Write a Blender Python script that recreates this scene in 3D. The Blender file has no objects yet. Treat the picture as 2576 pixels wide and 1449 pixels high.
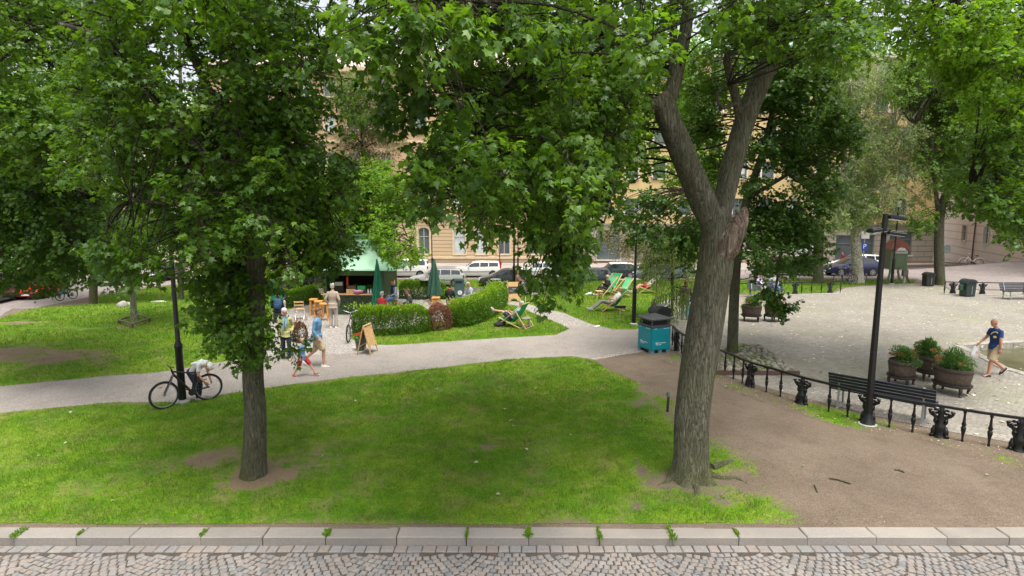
import bpy, bmesh, math, random
import numpy as np
from mathutils import Vector, Matrix, Euler
R = math.radians
SC = bpy.context.scene
# ---------------------------------------------------------------- camera, sky, sun, exposure
F0, PIT, CH = 1444.0, R(7.69), 4.7            # focal length for a 2576 wide frame, pitch, height
cam = bpy.data.cameras.new('camera'); camo = bpy.data.objects.new('camera', cam)
SC.collection.objects.link(camo); SC.camera = camo
cam.sensor_width = 36.0; cam.lens = F0 * 36.0 / 2576.0
cam.clip_start = 0.1; cam.clip_end = 2000
camo.location = (0, 0, CH); camo.rotation_euler = (math.pi/2 - PIT, 0, 0)
SUN_EL, SUN_AZ = R(72), R(150)
W = bpy.data.worlds.new('World'); SC.world = W; W.use_nodes = True
nt = W.node_tree; bg = nt.nodes['Background']
sky = nt.nodes.new('ShaderNodeTexSky'); sky.sky_type = 'NISHITA'; sky.sun_disc = False
sky.sun_elevation = SUN_EL; sky.sun_rotation = SUN_AZ; sky.air_density = 1.0; sky.dust_density = 5.0; sky.ozone_density = 1.0
# overcast: the cloud deck takes the blue out of the sky light
hs = nt.nodes.new('ShaderNodeHueSaturation'); hs.inputs['Saturation'].default_value = 0.28; hs.inputs['Value'].default_value = 1.0
nt.links.new(sky.outputs[0], hs.inputs['Color']); nt.links.new(hs.outputs[0], bg.inputs['Color'])
bg.inputs['Strength'].default_value = 0.125
sl = bpy.data.lights.new('sun', 'SUN'); sl.energy = 1.5; sl.angle = R(24); sl.color = (1.0, 0.95, 0.86)
so = bpy.data.objects.new('sun', sl); SC.collection.objects.link(so)
so.rotation_euler = (math.pi/2 - SUN_EL, 0, math.pi - SUN_AZ)
SC.view_settings.view_transform = 'Standard'; SC.view_settings.look = 'None'
SC.view_settings.exposure = 1.32; SC.view_settings.gamma = 1.0
SC.cycles.max_bounces = 8; SC.cycles.diffuse_bounces = 4; SC.cycles.transmission_bounces = 4; SC.cycles.transparent_max_bounces = 4
SC.cycles.use_denoising = True

# ---------------------------------------------------------------- picture -> world
def smooth01(t): t = np.clip(t, 0, 1); return t*t*(3-2*t)
def zraw(x, y):
    x = np.asarray(x, float); y = np.asarray(y, float)
    yc = np.interp(x, [-24, -14, 0, 6, 12], [26.5, 30.5, 35, 37.5, 38.5])
    f = smooth01((x-9)/8.0); z = -1.4*smooth01((y-yc)/9.0)*(1-f)-f*(.35*smooth01((y-yc)/7.0)+1.05*smooth01((y-48)/11.0))
    z = z - np.clip((x-36)/12, 0, 1)*np.clip((y-66)*0.07, -1.4, 1.6)*smooth01((y-40)/12)
    return z
GS = 2.0
def zt(x, y):                                   # triangulated terrain height (2 m grid, split along x-y)
    x = np.asarray(x, float); y = np.asarray(y, float)
    i = np.floor(x/GS); j = np.floor(y/GS); u = x/GS-i; v = y/GS-j
    z00 = zraw(i*GS, j*GS); z11 = zraw((i+1)*GS, (j+1)*GS); z10 = zraw((i+1)*GS, j*GS); z01 = zraw(i*GS, (j+1)*GS)
    return np.where(u > v, z00 + u*(z10-z00) + v*(z11-z10), z00 + v*(z01-z00) + u*(z11-z01))
def ray(px, py):
    a = (px-1288)/F0; b = (724.5-py)/F0
    return a, math.cos(PIT)+b*math.sin(PIT), b*math.cos(PIT)-math.sin(PIT)
def At(px, py, D):                              # point at world depth y = D seen at picture (2576 wide) px, py
    dx, dy, dz = ray(px, py); t = D/dy
    return Vector((dx*t, D, CH+dz*t))
def G(px, py):                                  # ground point
    dx, dy, dz = ray(px, py); t0 = 2.0
    t = 4.0
    while t < 160:
        if CH+dz*t <= float(zt(dx*t, dy*t)): break
        t0 = t; t += 0.5
    lo, hi = t0, t
    for _ in range(18):
        m = (lo+hi)/2
        if CH+dz*m <= float(zt(dx*m, dy*m)): hi = m
        else: lo = m
    return Vector((dx*hi, dy*hi, float(zt(dx*hi, dy*hi))))
def onG(x, y): return Vector((x, y, float(zt(x, y))))
def ppm(D): return F0/D                         # picture pixels per metre (approx.)

# ---------------------------------------------------------------- noise
def _h(i, j, s): 
    n = (i*374761393 + j*668265263 + s*974711) & 0x7fffffff
    n = ((n ^ (n >> 13))*1274126177) & 0x7fffffff
    return ((n ^ (n >> 16)) & 0xffff)/65535.0
def vn(x, y, sc=1.0, seed=0):
    x = np.asarray(x, float)*sc+1000; y = np.asarray(y, float)*sc+1000
    i = np.floor(x).astype(np.int64); j = np.floor(y).astype(np.int64); u = x-i; v = y-j
    u = u*u*(3-2*u); v = v*v*(3-2*v)
    a = _h(i, j, seed); b = _h(i+1, j, seed); c = _h(i, j+1, seed); d = _h(i+1, j+1, seed)
    return a+(b-a)*u+(c-a)*v+(a-b-c+d)*u*v
def fbm(x, y, sc=1.0, seed=0): return (vn(x, y, sc, seed)+0.5*vn(x, y, sc*2.1, seed+1)+0.25*vn(x, y, sc*4.3, seed+2))/1.75

# ---------------------------------------------------------------- materials
MATS = {}
def _new(name):
    m = bpy.data.materials.new(name); m.use_nodes = True; n = m.node_tree
    return m, n, n.nodes['Principled BSDF']
def mat(name, c, rough=0.6, metal=0.0, var=0.0, sc=8.0, bump=0.0, bsc=40.0, coat=0.0, spec=None, em=None):
    if name in MATS: return MATS[name]
    m, n, b = _new(name); L = n.links
    b.inputs['Roughness'].default_value = rough; b.inputs['Metallic'].default_value = metal
    if spec is not None: b.inputs['Specular IOR Level'].default_value = spec
    if coat: b.inputs['Coat Weight'].default_value = coat; b.inputs['Coat Roughness'].default_value = 0.05
    c = (*c, 1)
    b.inputs['Base Color'].default_value = c
    tc = n.nodes.new('ShaderNodeTexCoord')
    if var:
        no = n.nodes.new('ShaderNodeTexNoise'); no.inputs['Scale'].default_value = sc; no.inputs['Detail'].default_value = 4
        L.new(tc.outputs['Object'], no.inputs['Vector'])
        mr = n.nodes.new('ShaderNodeMapRange'); mr.inputs[1].default_value = .3; mr.inputs[2].default_value = .7
        mr.inputs[3].default_value = 1-var; mr.inputs[4].default_value = 1+var
        L.new(no.outputs[0], mr.inputs[0])
        mx = n.nodes.new('ShaderNodeVectorMath'); mx.operation = 'SCALE'; mx.inputs[0].default_value = c[:3]
        L.new(mr.outputs[0], mx.inputs['Scale']); L.new(mx.outputs[0], b.inputs['Base Color'])
    if bump:
        n2 = n.nodes.new('ShaderNodeTexNoise'); n2.inputs['Scale'].default_value = bsc; n2.inputs['Detail'].default_value = 5
        L.new(tc.outputs['Object'], n2.inputs['Vector'])
        bp = n.nodes.new('ShaderNodeBump'); bp.inputs['Strength'].default_value = bump; bp.inputs['Distance'].default_value = .02
        L.new(n2.outputs[0], bp.inputs['Height']); L.new(bp.outputs[0], b.inputs['Normal'])
    if em: b.inputs['Emission Color'].default_value = (*em, 1); b.inputs['Emission Strength'].default_value = 1
    MATS[name] = m; return m
def ramp(n, stops):
    r = n.nodes.new('ShaderNodeValToRGB'); e = r.color_ramp.elements
    e[0].position = stops[0][0]; e[0].color = (*stops[0][1], 1); e[1].position = stops[-1][0]; e[1].color = (*stops[-1][1], 1)
    for p, c in stops[1:-1]:
        q = e.new(p); q.color = (*c, 1)
    return r
def noise(n, sc, det=4, rough=.5, vec=None, dist=0):
    t = n.nodes.new('ShaderNodeTexNoise'); t.inputs['Scale'].default_value = sc; t.inputs['Detail'].default_value = det
    t.inputs['Roughness'].default_value = rough; t.inputs['Distortion'].default_value = dist
    if vec is not None: n.links.new(vec, t.inputs['Vector'])
    return t
def mixc(n, f, a, b, mode='MIX'):
    m = n.nodes.new('ShaderNodeMix'); m.data_type = 'RGBA'; m.blend_type = mode
    for s, v in ((0, f), (6, a), (7, b)):
        if hasattr(v, 'type') and hasattr(v, 'is_linked'): n.links.new(v, m.inputs[s])
        elif isinstance(v, tuple): m.inputs[s].default_value = (*v, 1)
        else: m.inputs[s].default_value = v
    return m.outputs[2]
def mrange(n, v, a, b, c=0., d=1.):
    m = n.nodes.new('ShaderNodeMapRange'); n.links.new(v, m.inputs[0])
    for k, q in enumerate((a, b, c, d)): m.inputs[k+1].default_value = q
    return m.outputs[0]
def mop(n, op, a, b=0.0):
    m = n.nodes.new('ShaderNodeMath'); m.operation = op
    for k, v in ((0, a), (1, b)):
        if isinstance(v, (int, float)): m.inputs[k].default_value = v
        else: n.links.new(v, m.inputs[k])
    return m.outputs[0]
def bumpn(n, h, strength, dist=0.02):
    b = n.nodes.new('ShaderNodeBump'); b.inputs['Strength'].default_value = strength; b.inputs['Distance'].default_value = dist
    n.links.new(h, b.inputs['Height']); return b.outputs[0]
def attr(n, name):
    a = n.nodes.new('ShaderNodeAttribute'); a.attribute_name = name; return a

def geo_pos(n): return n.nodes.new('ShaderNodeNewGeometry').outputs['Position']
def soilcol(n, P, c1, c2, c3, peb, psc, sc):
    L = n.links
    a = noise(n, sc, 6, .6, P); r = ramp(n, [(.3, c1), (.5, c2), (.7, c3)]); L.new(a.outputs[0], r.inputs[0])
    v = n.nodes.new('ShaderNodeTexVoronoi'); v.inputs['Scale'].default_value = psc; L.new(P, v.inputs['Vector'])
    f = noise(n, 60, 3, .7, P)
    sv = n.nodes.new('ShaderNodeSeparateColor'); L.new(v.outputs['Color'], sv.inputs[0])
    g = mixc(n, peb, r.outputs[0], mixc(n, mrange(n, sv.outputs[0], 0, 1), tuple(x*.45 for x in c1), tuple(min(1, x*1.5) for x in c3)))
    st = noise(n, 1.7, 6, .7, P, .6)
    g = mixc(n, mrange(n, st.outputs[0], .5, .72, 0, .35), g, tuple(x*.62 for x in c1))
    g2 = mixc(n, mrange(n, f.outputs[0], .35, .7, 0, .4), g, tuple(x*.55 for x in c1))
    return g2, f, v
def mat_soil(name, c1, c2, c3, peb=.35, psc=28, sc=.5, streak=None):
    m, n, b = _new(name); L = n.links; P = geo_pos(n)
    g2, f, v = soilcol(n, P, c1, c2, c3, peb, psc, sc)
    L.new(g2, b.inputs['Base Color']); b.inputs['Roughness'].default_value = .95; b.inputs['Specular IOR Level'].default_value = .2
    L.new(bumpn(n, mop(n, 'ADD', f.outputs[0], v.outputs['Distance']), .5, .01), b.inputs['Normal'])
    return m
DIRT = ((.105, .078, .056), (.155, .118, .086), (.205, .162, .122), .35, 70, .7)
M_dirt = mat_soil('dirt', *DIRT)
M_gravel = mat_soil('gravel', (.22, .20, .178), (.30, .275, .245), (.37, .34, .31), .7, 30, .35)
M_asph = mat_soil('path_asphalt', (.22, .195, .172), (.285, .257, .228), (.335, .30, .267), .4, 50, .45)

def n_sep(n, P, k):
    s = n.nodes.new('ShaderNodeSeparateXYZ'); n.links.new(P, s.inputs[0]); return s.outputs[k]
def mat_grass(name, blade=False):
    m, n, b = _new(name); L = n.links; P = geo_pos(n)
    a = noise(n, .55, 5, .6, P); c = noise(n, 2.6, 4, .6, P)
    r = ramp(n, [(.36, (.060, .165, .006)), (.46, (.095, .225, .006)), (.54, (.15, .27, .012)), (.64, (.22, .31, .03))]); L.new(mop(n, 'ADD', mop(n, 'MULTIPLY', a.outputs[0], .6), mop(n, 'MULTIPLY', c.outputs[0], .4)), r.inputs[0])
    at = attr(n, 'bare')
    if blade:
        t = attr(n, 'tint')
        col = mixc(n, mrange(n, t.outputs['Fac'], 0, 1, 0, .75), r.outputs[0], (.25, .37, .035))
        col = mixc(n, mrange(n, t.outputs['Fac'], .45, 0, 0, .75), col, (.022, .06, .004))
        col = mixc(n, mrange(n, t.outputs['Fac'], .93, .96, 0, .8), col, (.40, .34, .16))
        col = mixc(n, mop(n, 'MULTIPLY', at.outputs['Fac'], .8), col, (.15, .145, .05))
        col = mixc(n, mrange(n, noise(n, 1.4, 5, .7, P).outputs[0], .5, .68, 0, .45), col, (.19, .18, .06))
        col = mixc(n, mrange(n, noise(n, .35, 3, .6, P).outputs[0], .42, .62, .0, .35), col, (.05, .13, .01))
        b.inputs['Roughness'].default_value = .6; b.inputs['Specular IOR Level'].default_value = .25
        L.new(col, b.inputs['Base Color'])
        tr = n.nodes.new('ShaderNodeBsdfTranslucent'); L.new(mixc(n, .5, col, (.25, .5, .02)), tr.inputs['Color'])
        ms = n.nodes.new('ShaderNodeMixShader'); ms.inputs[0].default_value = .35
        out = n.nodes['Material Output']; L.new(b.outputs[0], ms.inputs[1]); L.new(tr.outputs[0], ms.inputs[2]); L.new(ms.outputs[0], out.inputs[0])
        return m
    f = noise(n, 30, 5, .75, P); ff = noise(n, 95, 2, .6, P)
    col = mixc(n, mrange(n, f.outputs[0], .35, .7, .0, .85), r.outputs[0], (.035, .055, .010))
    col = mixc(n, mrange(n, noise(n, 1.4, 5, .7, P).outputs[0], .48, .68, 0, .6), col, (.20, .165, .07))
    soil = soilcol(n, P, *DIRT)[0]
    soil = mixc(n, mop(n, 'MULTIPLY', mop(n, 'MULTIPLY', mrange(n, n_sep(n, P, 0), 1.5, -1.), .65), c.outputs[0]), soil, (.27, .19, .10))
    bf = mop(n, 'ADD', at.outputs['Fac'], mop(n, 'MULTIPLY', mop(n, 'ADD', mop(n, 'SUBTRACT', f.outputs[0], .5), mop(n, 'MULTIPLY', mop(n, 'SUBTRACT', noise(n, 7, 5, .75, P).outputs[0], .5), 1.3)), 1.3))
    col = mixc(n, mrange(n, bf, .44, .60), col, soil)
    L.new(col, b.inputs['Base Color']); b.inputs['Roughness'].default_value = .9; b.inputs['Specular IOR Level'].default_value = .1
    L.new(bumpn(n, mop(n, 'ADD', f.outputs[0], ff.outputs[0]), .5, .012), b.inputs['Normal'])
    return m
M_lawn = mat_grass('lawn_soil'); M_blade = mat_grass('grass_blades', True)

def mat_setts(name, cols, bw=.12, bh=.11, mortar=(.16, .15, .12), rot=0., moss=None):
    m, n, b = _new(name); L = n.links; P = geo_pos(n)
    mp = n.nodes.new('ShaderNodeMapping'); mp.inputs['Rotation'].default_value = (0, 0, rot); L.new(P, mp.inputs['Vector'])
    w = noise(n, 1.2, 2, .5, P)
    va = n.nodes.new('ShaderNodeVectorMath'); va.operation = 'MULTIPLY_ADD'; L.new(w.outputs['Color'], va.inputs[0]); va.inputs[1].default_value = (.35, .35, 0); L.new(mp.outputs[0], va.inputs[2])
    br = n.nodes.new('ShaderNodeTexBrick'); L.new(va.outputs[0], br.inputs['Vector']); br.inputs['Scale'].default_value = 1
    br.inputs['Brick Width'].default_value = bw; br.inputs['Row Height'].default_value = bh; br.inputs['Mortar Size'].default_value = .012
    br.inputs['Mortar Smooth'].default_value = .4
    br.inputs['Color1'].default_value = (0, 0, 0, 1); br.inputs['Color2'].default_value = (1, 1, 1, 1); br.inputs['Mortar'].default_value = (.5, .5, .5, 1)
    r = ramp(n, [(i/(len(cols)-1), c) for i, c in enumerate(cols)]); L.new(br.outputs['Color'], r.inputs[0])
    a = noise(n, .45, 5, .6, P); f = noise(n, 22, 3, .6, P)
    col = mixc(n, br.outputs['Fac'], r.outputs[0], mortar)
    col = mixc(n, mrange(n, a.outputs[0], .42, .68, 0, .45), col, tuple(.72*x for x in cols[0]))
    if moss:
        a2 = noise(n, .28, 6, .65, P)
        col = mixc(n, mop(n, 'MULTIPLY', mrange(n, a2.outputs[0], .5, .7, 0, .75), mrange(n, f.outputs[0], .3, .6)), col, moss)
    col = mixc(n, mrange(n, f.outputs[0], .3, .8, 0, .3), col, (.1, .09, .08))
    L.new(col, b.inputs['Base Color']); b.inputs['Roughness'].default_value = .8; b.inputs['Specular IOR Level'].default_value = .3
    h = mop(n, 'ADD', mop(n, 'MULTIPLY', br.outputs['Fac'], -1.), mop(n, 'MULTIPLY', f.outputs[0], .4))
    L.new(bumpn(n, h, .6, .012), b.inputs['Normal'])
    return m
M_plaza = mat_setts('plaza_setts', [(.235, .212, .178), (.30, .272, .232), (.36, .33, .285)], .13, .115, (.20, .185, .155), .3, (.25, .27, .14))
M_street = mat_setts('street_setts', [(.24, .20, .19), (.31, .265, .25), (.36, .315, .30)], .14, .12, (.15, .13, .12))
M_pave = mat_setts('pavement_slabs', [(.32, .28, .255), (.36, .32, .29), (.40, .36, .33)], .7, .5, (.2, .17, .16))

# ---------------------------------------------------------------- mesh builder
class MB:
    def __init__(s): s.v = []; s.f = []; s.m = []; s.mi = 0; s.M = Matrix()
    def add(s, vs, fs):
        o = len(s.v); M = s.M
        s.v += [tuple(M @ Vector(p)) for p in vs]
        s.f += [tuple(i+o for i in f) for f in fs]; s.m += [s.mi]*len(fs); return s
    def box(s, c, d, r=None, taper=1.0):
        x, y, z = d[0]/2, d[1]/2, d[2]/2; q = taper
        vs = [Vector(p) for p in ((-x, -y, -z), (x, -y, -z), (x, y, -z), (-x, y, -z), (-x*q, -y*q, z), (x*q, -y*q, z), (x*q, y*q, z), (-x*q, y*q, z))]
        if r is not None:
            E = Euler(r).to_matrix(); vs = [E @ v for v in vs]
        c = Vector(c)
        return s.add([v+c for v in vs], [(0, 3, 2, 1), (4, 5, 6, 7), (0, 1, 5, 4), (1, 2, 6, 5), (2, 3, 7, 6), (3, 0, 4, 7)])
    def bar(s, a, b, w, h=None, up=(0, 0, 1)):
        a, b = Vector(a), Vector(b); d = b-a; L = d.length; d.normalize(); h = h or w
        u = Vector(up); sx = d.cross(u)
        if sx.length < 1e-4: sx = d.cross(Vector((1, 0, 0)))
        sx.normalize(); u = sx.cross(d)
        p = [sx*(i*w/2)+u*(j*h/2) for i, j in ((-1, -1), (1, -1), (1, 1), (-1, 1))]
        return s.add([a+q for q in p]+[b+q for q in p], [(3, 2, 1, 0), (4, 5, 6, 7), (0, 1, 5, 4), (1, 2, 6, 5), (2, 3, 7, 6), (3, 0, 4, 7)])
    def tube(s, pts, rad, n=8, cap=True, sq=None, rnd=None):
        pts = [Vector(p) for p in pts]; k = len(pts)
        if not hasattr(rad, '__len__'): rad = [rad]*k
        vs = []; up = None
        for i, p in enumerate(pts):
            d = (pts[min(i+1, k-1)]-pts[max(i-1, 0)])
            if d.length < 1e-9: d = Vector((0, 0, 1))
            d.normalize()
            if up is None:
                up = Vector((0, 1, 0)) if abs(d.y) < .9 else Vector((1, 0, 0))
            a = (up - d*up.dot(d)).normalized(); up = a; b = d.cross(a)
            for j in range(n):
                t = 2*math.pi*j/n; r = rad[i]
                if isinstance(r, tuple): ra, rb = r
                else: ra = rb = r
                q = 1.0 if rnd is None else rnd(i/(k-1), t)
                vs.append(p + a*(math.cos(t)*ra*q) + b*(math.sin(t)*rb*q))
        fs = [(i*n+j, i*n+(j+1) % n, (i+1)*n+(j+1) % n, (i+1)*n+j) for i in range(k-1) for j in range(n)]
        if cap: fs += [tuple(reversed(range(n))), tuple(range((k-1)*n, k*n))]
        return s.add(vs, fs)
    def lathe(s, prof, c=(0, 0, 0), n=12, sx=1, sy=1):
        c = Vector(c); vs = [c+Vector((r*math.cos(2*math.pi*j/n)*sx, r*math.sin(2*math.pi*j/n)*sy, z)) for r, z in prof for j in range(n)]
        k = len(prof); fs = [(i*n+j, i*n+(j+1) % n, (i+1)*n+(j+1) % n, (i+1)*n+j) for i in range(k-1) for j in range(n)]
        fs += [tuple(reversed(range(n))), tuple(range((k-1)*n, k*n))]
        return s.add(vs, fs)
    def prism(s, poly, axis, a, b):             # poly: 2D points in the plane normal to axis
        n = len(poly)
        def P(p, h): return {'x': (h, p[0], p[1]), 'y': (p[0], h, p[1]), 'z': (p[0], p[1], h)}[axis]
        vs = [P(p, a) for p in poly]+[P(p, b) for p in poly]
        return s.add(vs, [tuple(range(n))[::-1], tuple(range(n, 2*n))]+[(i, (i+1) % n, (i+1) % n+n, i+n) for i in range(n)])
    def ell(s, c, r, n=10, m=7, rot=None):
        c = Vector(c); r = r if hasattr(r, '__len__') else (r, r, r)
        E = Euler(rot).to_matrix() if rot is not None else Matrix.Identity(3)
        vs = []; fs = []
        for i in range(m+1):
            t = math.pi*i/m
            for j in range(n):
                p = 2*math.pi*j/n
                vs.append(c+E @ Vector((r[0]*math.sin(t)*math.cos(p), r[1]*math.sin(t)*math.sin(p), r[2]*math.cos(t))))
        for i in range(m):
            for j in range(n): fs.append((i*n+j, (i+1)*n+j, (i+1)*n+(j+1) % n, i*n+(j+1) % n))
        return s.add(vs, fs)
    def torus(s, c, Rr, r, axis='y', n=28, m=6, arc=(0, 1)):
        pts = []
        k = n if arc == (0, 1) else n
        for i in range(k+1):
            t = 2*math.pi*(arc[0]+(arc[1]-arc[0])*i/k)
            a, b = math.cos(t)*Rr, math.sin(t)*Rr
            pts.append(Vector(c)+Vector({'y': (a, 0, b), 'x': (0, a, b), 'z': (a, b, 0)}[axis]))
        # ring cross-sections
        vs = []; ax = Vector({'y': (0, 1, 0), 'x': (1, 0, 0), 'z': (0, 0, 1)}[axis]); c = Vector(c)
        for p in pts:
            o = (p-c).normalized()
            for j in range(m):
                q = 2*math.pi*j/m; vs.append(p+o*math.cos(q)*r+ax*math.sin(q)*r)
        fs = [(i*m+j, i*m+(j+1) % m, (i+1)*m+(j+1) % m, (i+1)*m+j) for i in range(k) for j in range(m)]
        return s.add(vs, fs)
    def build(s, name, mats, parent=None, smooth=None, bevel=0, seg=1):
        me = bpy.data.meshes.new(name); me.from_pydata(s.v, [], s.f)
        if not isinstance(mats, (list, tuple)): mats = [mats]
        for m in mats: me.materials.append(m)
        if len(mats) > 1: me.polygons.foreach_set('material_index', s.m)
        bm = bmesh.new(); bm.from_mesh(me)
        bmesh.ops.remove_doubles(bm, verts=bm.verts, dist=1e-5)
        bmesh.ops.recalc_face_normals(bm, faces=bm.faces)
        if bevel: bmesh.ops.bevel(bm, geom=bm.edges[:], offset=bevel, segments=seg, affect='EDGES', clamp_overlap=True)
        bm.to_mesh(me); bm.free()
        if smooth is not None:
            me.polygons.foreach_set('use_smooth', [True]*len(me.polygons))
            me.set_sharp_from_angle(angle=R(smooth))
        return link(name, me, parent)
def link(name, me, parent=None):
    o = bpy.data.objects.new(name, me); SC.collection.objects.link(o)
    if parent is not None: o.parent = parent
    return o
def tag(o, label=None, cat=None, group=None, kind=None):
    if label: o['label'] = label
    if cat: o['category'] = cat
    if group: o['group'] = group
    if kind: o['kind'] = kind
    return o
def thing(name, label, cat, loc=(0, 0, 0), rz=0, group=None):
    o = bpy.data.objects.new(name, None); SC.collection.objects.link(o); o.empty_display_size = .2
    o.location = loc; o.rotation_euler = (0, 0, rz); return tag(o, label, cat, group)
def copy_tree(o, parent=None, loc=None, rz=None, label=None):
    c = o.copy(); SC.collection.objects.link(c)
    if parent is not None: c.parent = parent
    if loc is not None: c.location = loc
    if rz is not None: c.rotation_euler = (0, 0, rz)
    if label: c['label'] = label
    for ch in o.children: copy_tree(ch, c)
    return c
def smoothpath(pts, k=6):
    pts = [Vector(p) for p in pts]; out = []
    for i in range(len(pts)-1):
        p0 = pts[max(i-1, 0)]; p1 = pts[i]; p2 = pts[i+1]; p3 = pts[min(i+2, len(pts)-1)]
        for j in range(k):
            t = j/k
            out.append(.5*((2*p1)+(p2-p0)*t+(2*p0-5*p1+4*p2-p3)*t*t+(3*p1-p0-3*p2+p3)*t**3))
    out.append(pts[-1]); return out
def lerpr(r, k, n): # radii interpolated for smoothpath
    out = []
    for i in range(len(r)-1):
        for j in range(k): out.append(r[i]+(r[i+1]-r[i])*j/k)
    out.append(r[-1]); return out
def textmesh(name, s, size, m, parent, loc, rot, depth=.004, align='CENTER', ext=None):
    cu = bpy.data.curves.new(name, 'FONT'); cu.body = s; cu.size = size; cu.extrude = depth/2; cu.align_x = align; cu.align_y = 'CENTER'
    t = bpy.data.objects.new(name, cu); SC.collection.objects.link(t)
    bpy.context.view_layer.update()
    me = bpy.data.meshes.new_from_object(t); bpy.data.objects.remove(t)
    me.materials.clear(); me.materials.append(m)
    o = link(name, me, parent); o.location = loc; o.rotation_euler = rot; return o

# ---------------------------------------------------------------- ground sheets
def wpoly(pxs): return [tuple(G(*p)[:2]) for p in pxs]
def inpoly(poly, X, Y):
    X = np.asarray(X, float); Y = np.asarray(Y, float); ins = np.zeros(X.shape, bool); n = len(poly)
    for i in range(n):
        x0, y0 = poly[i]; x1, y1 = poly[(i+1) % n]
        if y0 == y1: continue
        c = ((y0 > Y) != (y1 > Y)) & (X < (x1-x0)*(Y-y0)/(y1-y0)+x0); ins ^= c
    return ins
def edgedist(poly, X, Y):
    d = np.full(X.shape, 1e9); n = len(poly)
    for i in range(n):
        ax, ay = poly[i]; bx, by = poly[(i+1) % n]; ux, uy = bx-ax, by-ay; L2 = ux*ux+uy*uy+1e-12
        t = np.clip(((X-ax)*ux+(Y-ay)*uy)/L2, 0, 1); d = np.minimum(d, np.hypot(X-ax-t*ux, Y-ay-t*uy))
    return d
def wavy(poly, step=.35, amp=.06, seed=1):
    out = []; n = len(poly)
    for i in range(n):
        a = Vector(poly[i]); b = Vector(poly[(i+1) % n]); L = (b-a).length; k = max(1, int(L/step))
        nx = Vector((-(b-a).y, (b-a).x))/(L+1e-9)
        for j in range(k):
            p = a+(b-a)*(j/k); w = (float(fbm(p.x, p.y, 1.3, seed))-.5)*2*amp+(float(vn(p.x, p.y, 6, seed))-.5)*amp*.8
            q = p+nx*w; out.append((q.x, q.y))
    return out
def sheet(name, poly, off, m, fine=None, barefn=None, kind='structure', taper=None):
    bm = bmesh.new(); vs = [bm.verts.new((x, y, 0)) for x, y in poly]
    es = [bm.edges.new((vs[i], vs[(i+1) % len(vs)])) for i in range(len(vs))]
    bmesh.ops.triangle_fill(bm, use_beauty=True, edges=es)
    xs = [p[0] for p in poly]; ys = [p[1] for p in poly]
    gx, gy = np.meshgrid(np.linspace(min(xs), max(xs), 12), np.linspace(min(ys), max(ys), 12))
    planes = []
    if np.abs(zraw(gx, gy)).max() > 1e-6:
        for k in range(math.floor(min(xs)/GS), math.ceil(max(xs)/GS)+1): planes.append(((k*GS, 0, 0), (1, 0, 0)))
        for k in range(math.floor(min(ys)/GS), math.ceil(max(ys)/GS)+1): planes.append(((0, k*GS, 0), (0, 1, 0)))
        d = [x-y for x, y in poly]
        for k in range(math.floor(min(d)/GS), math.ceil(max(d)/GS)+1): planes.append(((k*GS, 0, 0), (1, -1, 0)))
    if fine:
        planes += [((x, 0, 0), (1, 0, 0)) for x in np.arange(min(xs), max(xs), fine)]+[((0, y, 0), (0, 1, 0)) for y in np.arange(min(ys), max(ys), fine)]
    for co, no in planes:
        bmesh.ops.bisect_plane(bm, geom=bm.verts[:]+bm.edges[:]+bm.faces[:], dist=1e-6, plane_co=co, plane_no=no)
    me = bpy.data.meshes.new(name); bm.to_mesh(me); bm.free()
    n = len(me.vertices); co = np.empty(n*3); me.vertices.foreach_get('co', co); co = co.reshape(-1, 3)
    co[:, 2] = zt(co[:, 0], co[:, 1])+off; me.vertices.foreach_set('co', co.ravel())
    if barefn:
        a = me.attributes.new('bare', 'FLOAT', 'POINT'); a.data.foreach_set('value', barefn(co[:, 0], co[:, 1]).astype(np.float32))
    bm = bmesh.new(); bm.from_mesh(me); bmesh.ops.remove_doubles(bm, verts=bm.verts, dist=1e-4)
    for f in bm.faces:
        if f.normal.z < 0: f.normal_flip()
    if taper:                                   # worn edges run out flush with the earth
        for v in bm.verts:
            if v.is_boundary and v.co.x > taper: v.co.z -= off-.0008
    ex = bmesh.ops.extrude_edge_only(bm, edges=[e for e in bm.edges if e.is_boundary])   # edge skirt down into the ground
    for v in ex['geom']:
        if isinstance(v, bmesh.types.BMVert): v.co.z -= off+.006
    bm.to_mesh(me); bm.free()
    me.materials.append(m); o = link(name, me); return tag(o, kind=kind)

BASIN = [tuple(G(*p)[:2]) for p in [(2414, 869), (2480, 900), (2530, 927), (2576, 940), (2700, 985), (2860, 985), (2860, 852), (2576, 860)]]
# base ground: dense grid out to 90 m, then one skirt to the horizon
gx = np.arange(-90, 90.1, GS); gy = np.arange(8, 124.1, GS); nx, ny = len(gx), len(gy)
X, Y = np.meshgrid(gx, gy); Z = zraw(X, Y)-.0
V = np.stack([X.ravel(), Y.ravel(), Z.ravel()], 1).tolist()
Fc = []
for j in range(ny-1):
    for i in range(nx-1):
        cxx, cyy = gx[i]+GS/2, gy[j]+GS/2
        if min(p[0] for p in BASIN)-.9 < cxx < max(p[0] for p in BASIN)+.9 and min(p[1] for p in BASIN)-.9 < cyy < max(p[1] for p in BASIN)+.9: continue
        a = j*nx+i; Fc += [(a, a+1, a+nx+1), (a, a+nx+1, a+nx)]
g = MB(); g.v = V; g.f = Fc; g.m = [0]*len(Fc)
g.add([(-900, 8, -.02), (-90, 8, -.02), (-90, 124, -1.42), (-900, 124, -1.42)], [(0, 1, 2, 3)])
g.add([(90, 8, -.02), (900, 8, -.02), (900, 124, -3.02), (90, 124, -3.02)], [(0, 1, 2, 3)])
g.add([(-900, 124, -1.42), (900, 124, -3.02), (900, 1500, -3.02), (-900, 1500, -1.42)], [(0, 1, 2, 3)])
g.add([(-900, -300, -.35), (900, -300, -.35), (900, 8, -.35), (-900, 8, -.35)], [(0, 1, 2, 3)])
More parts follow.
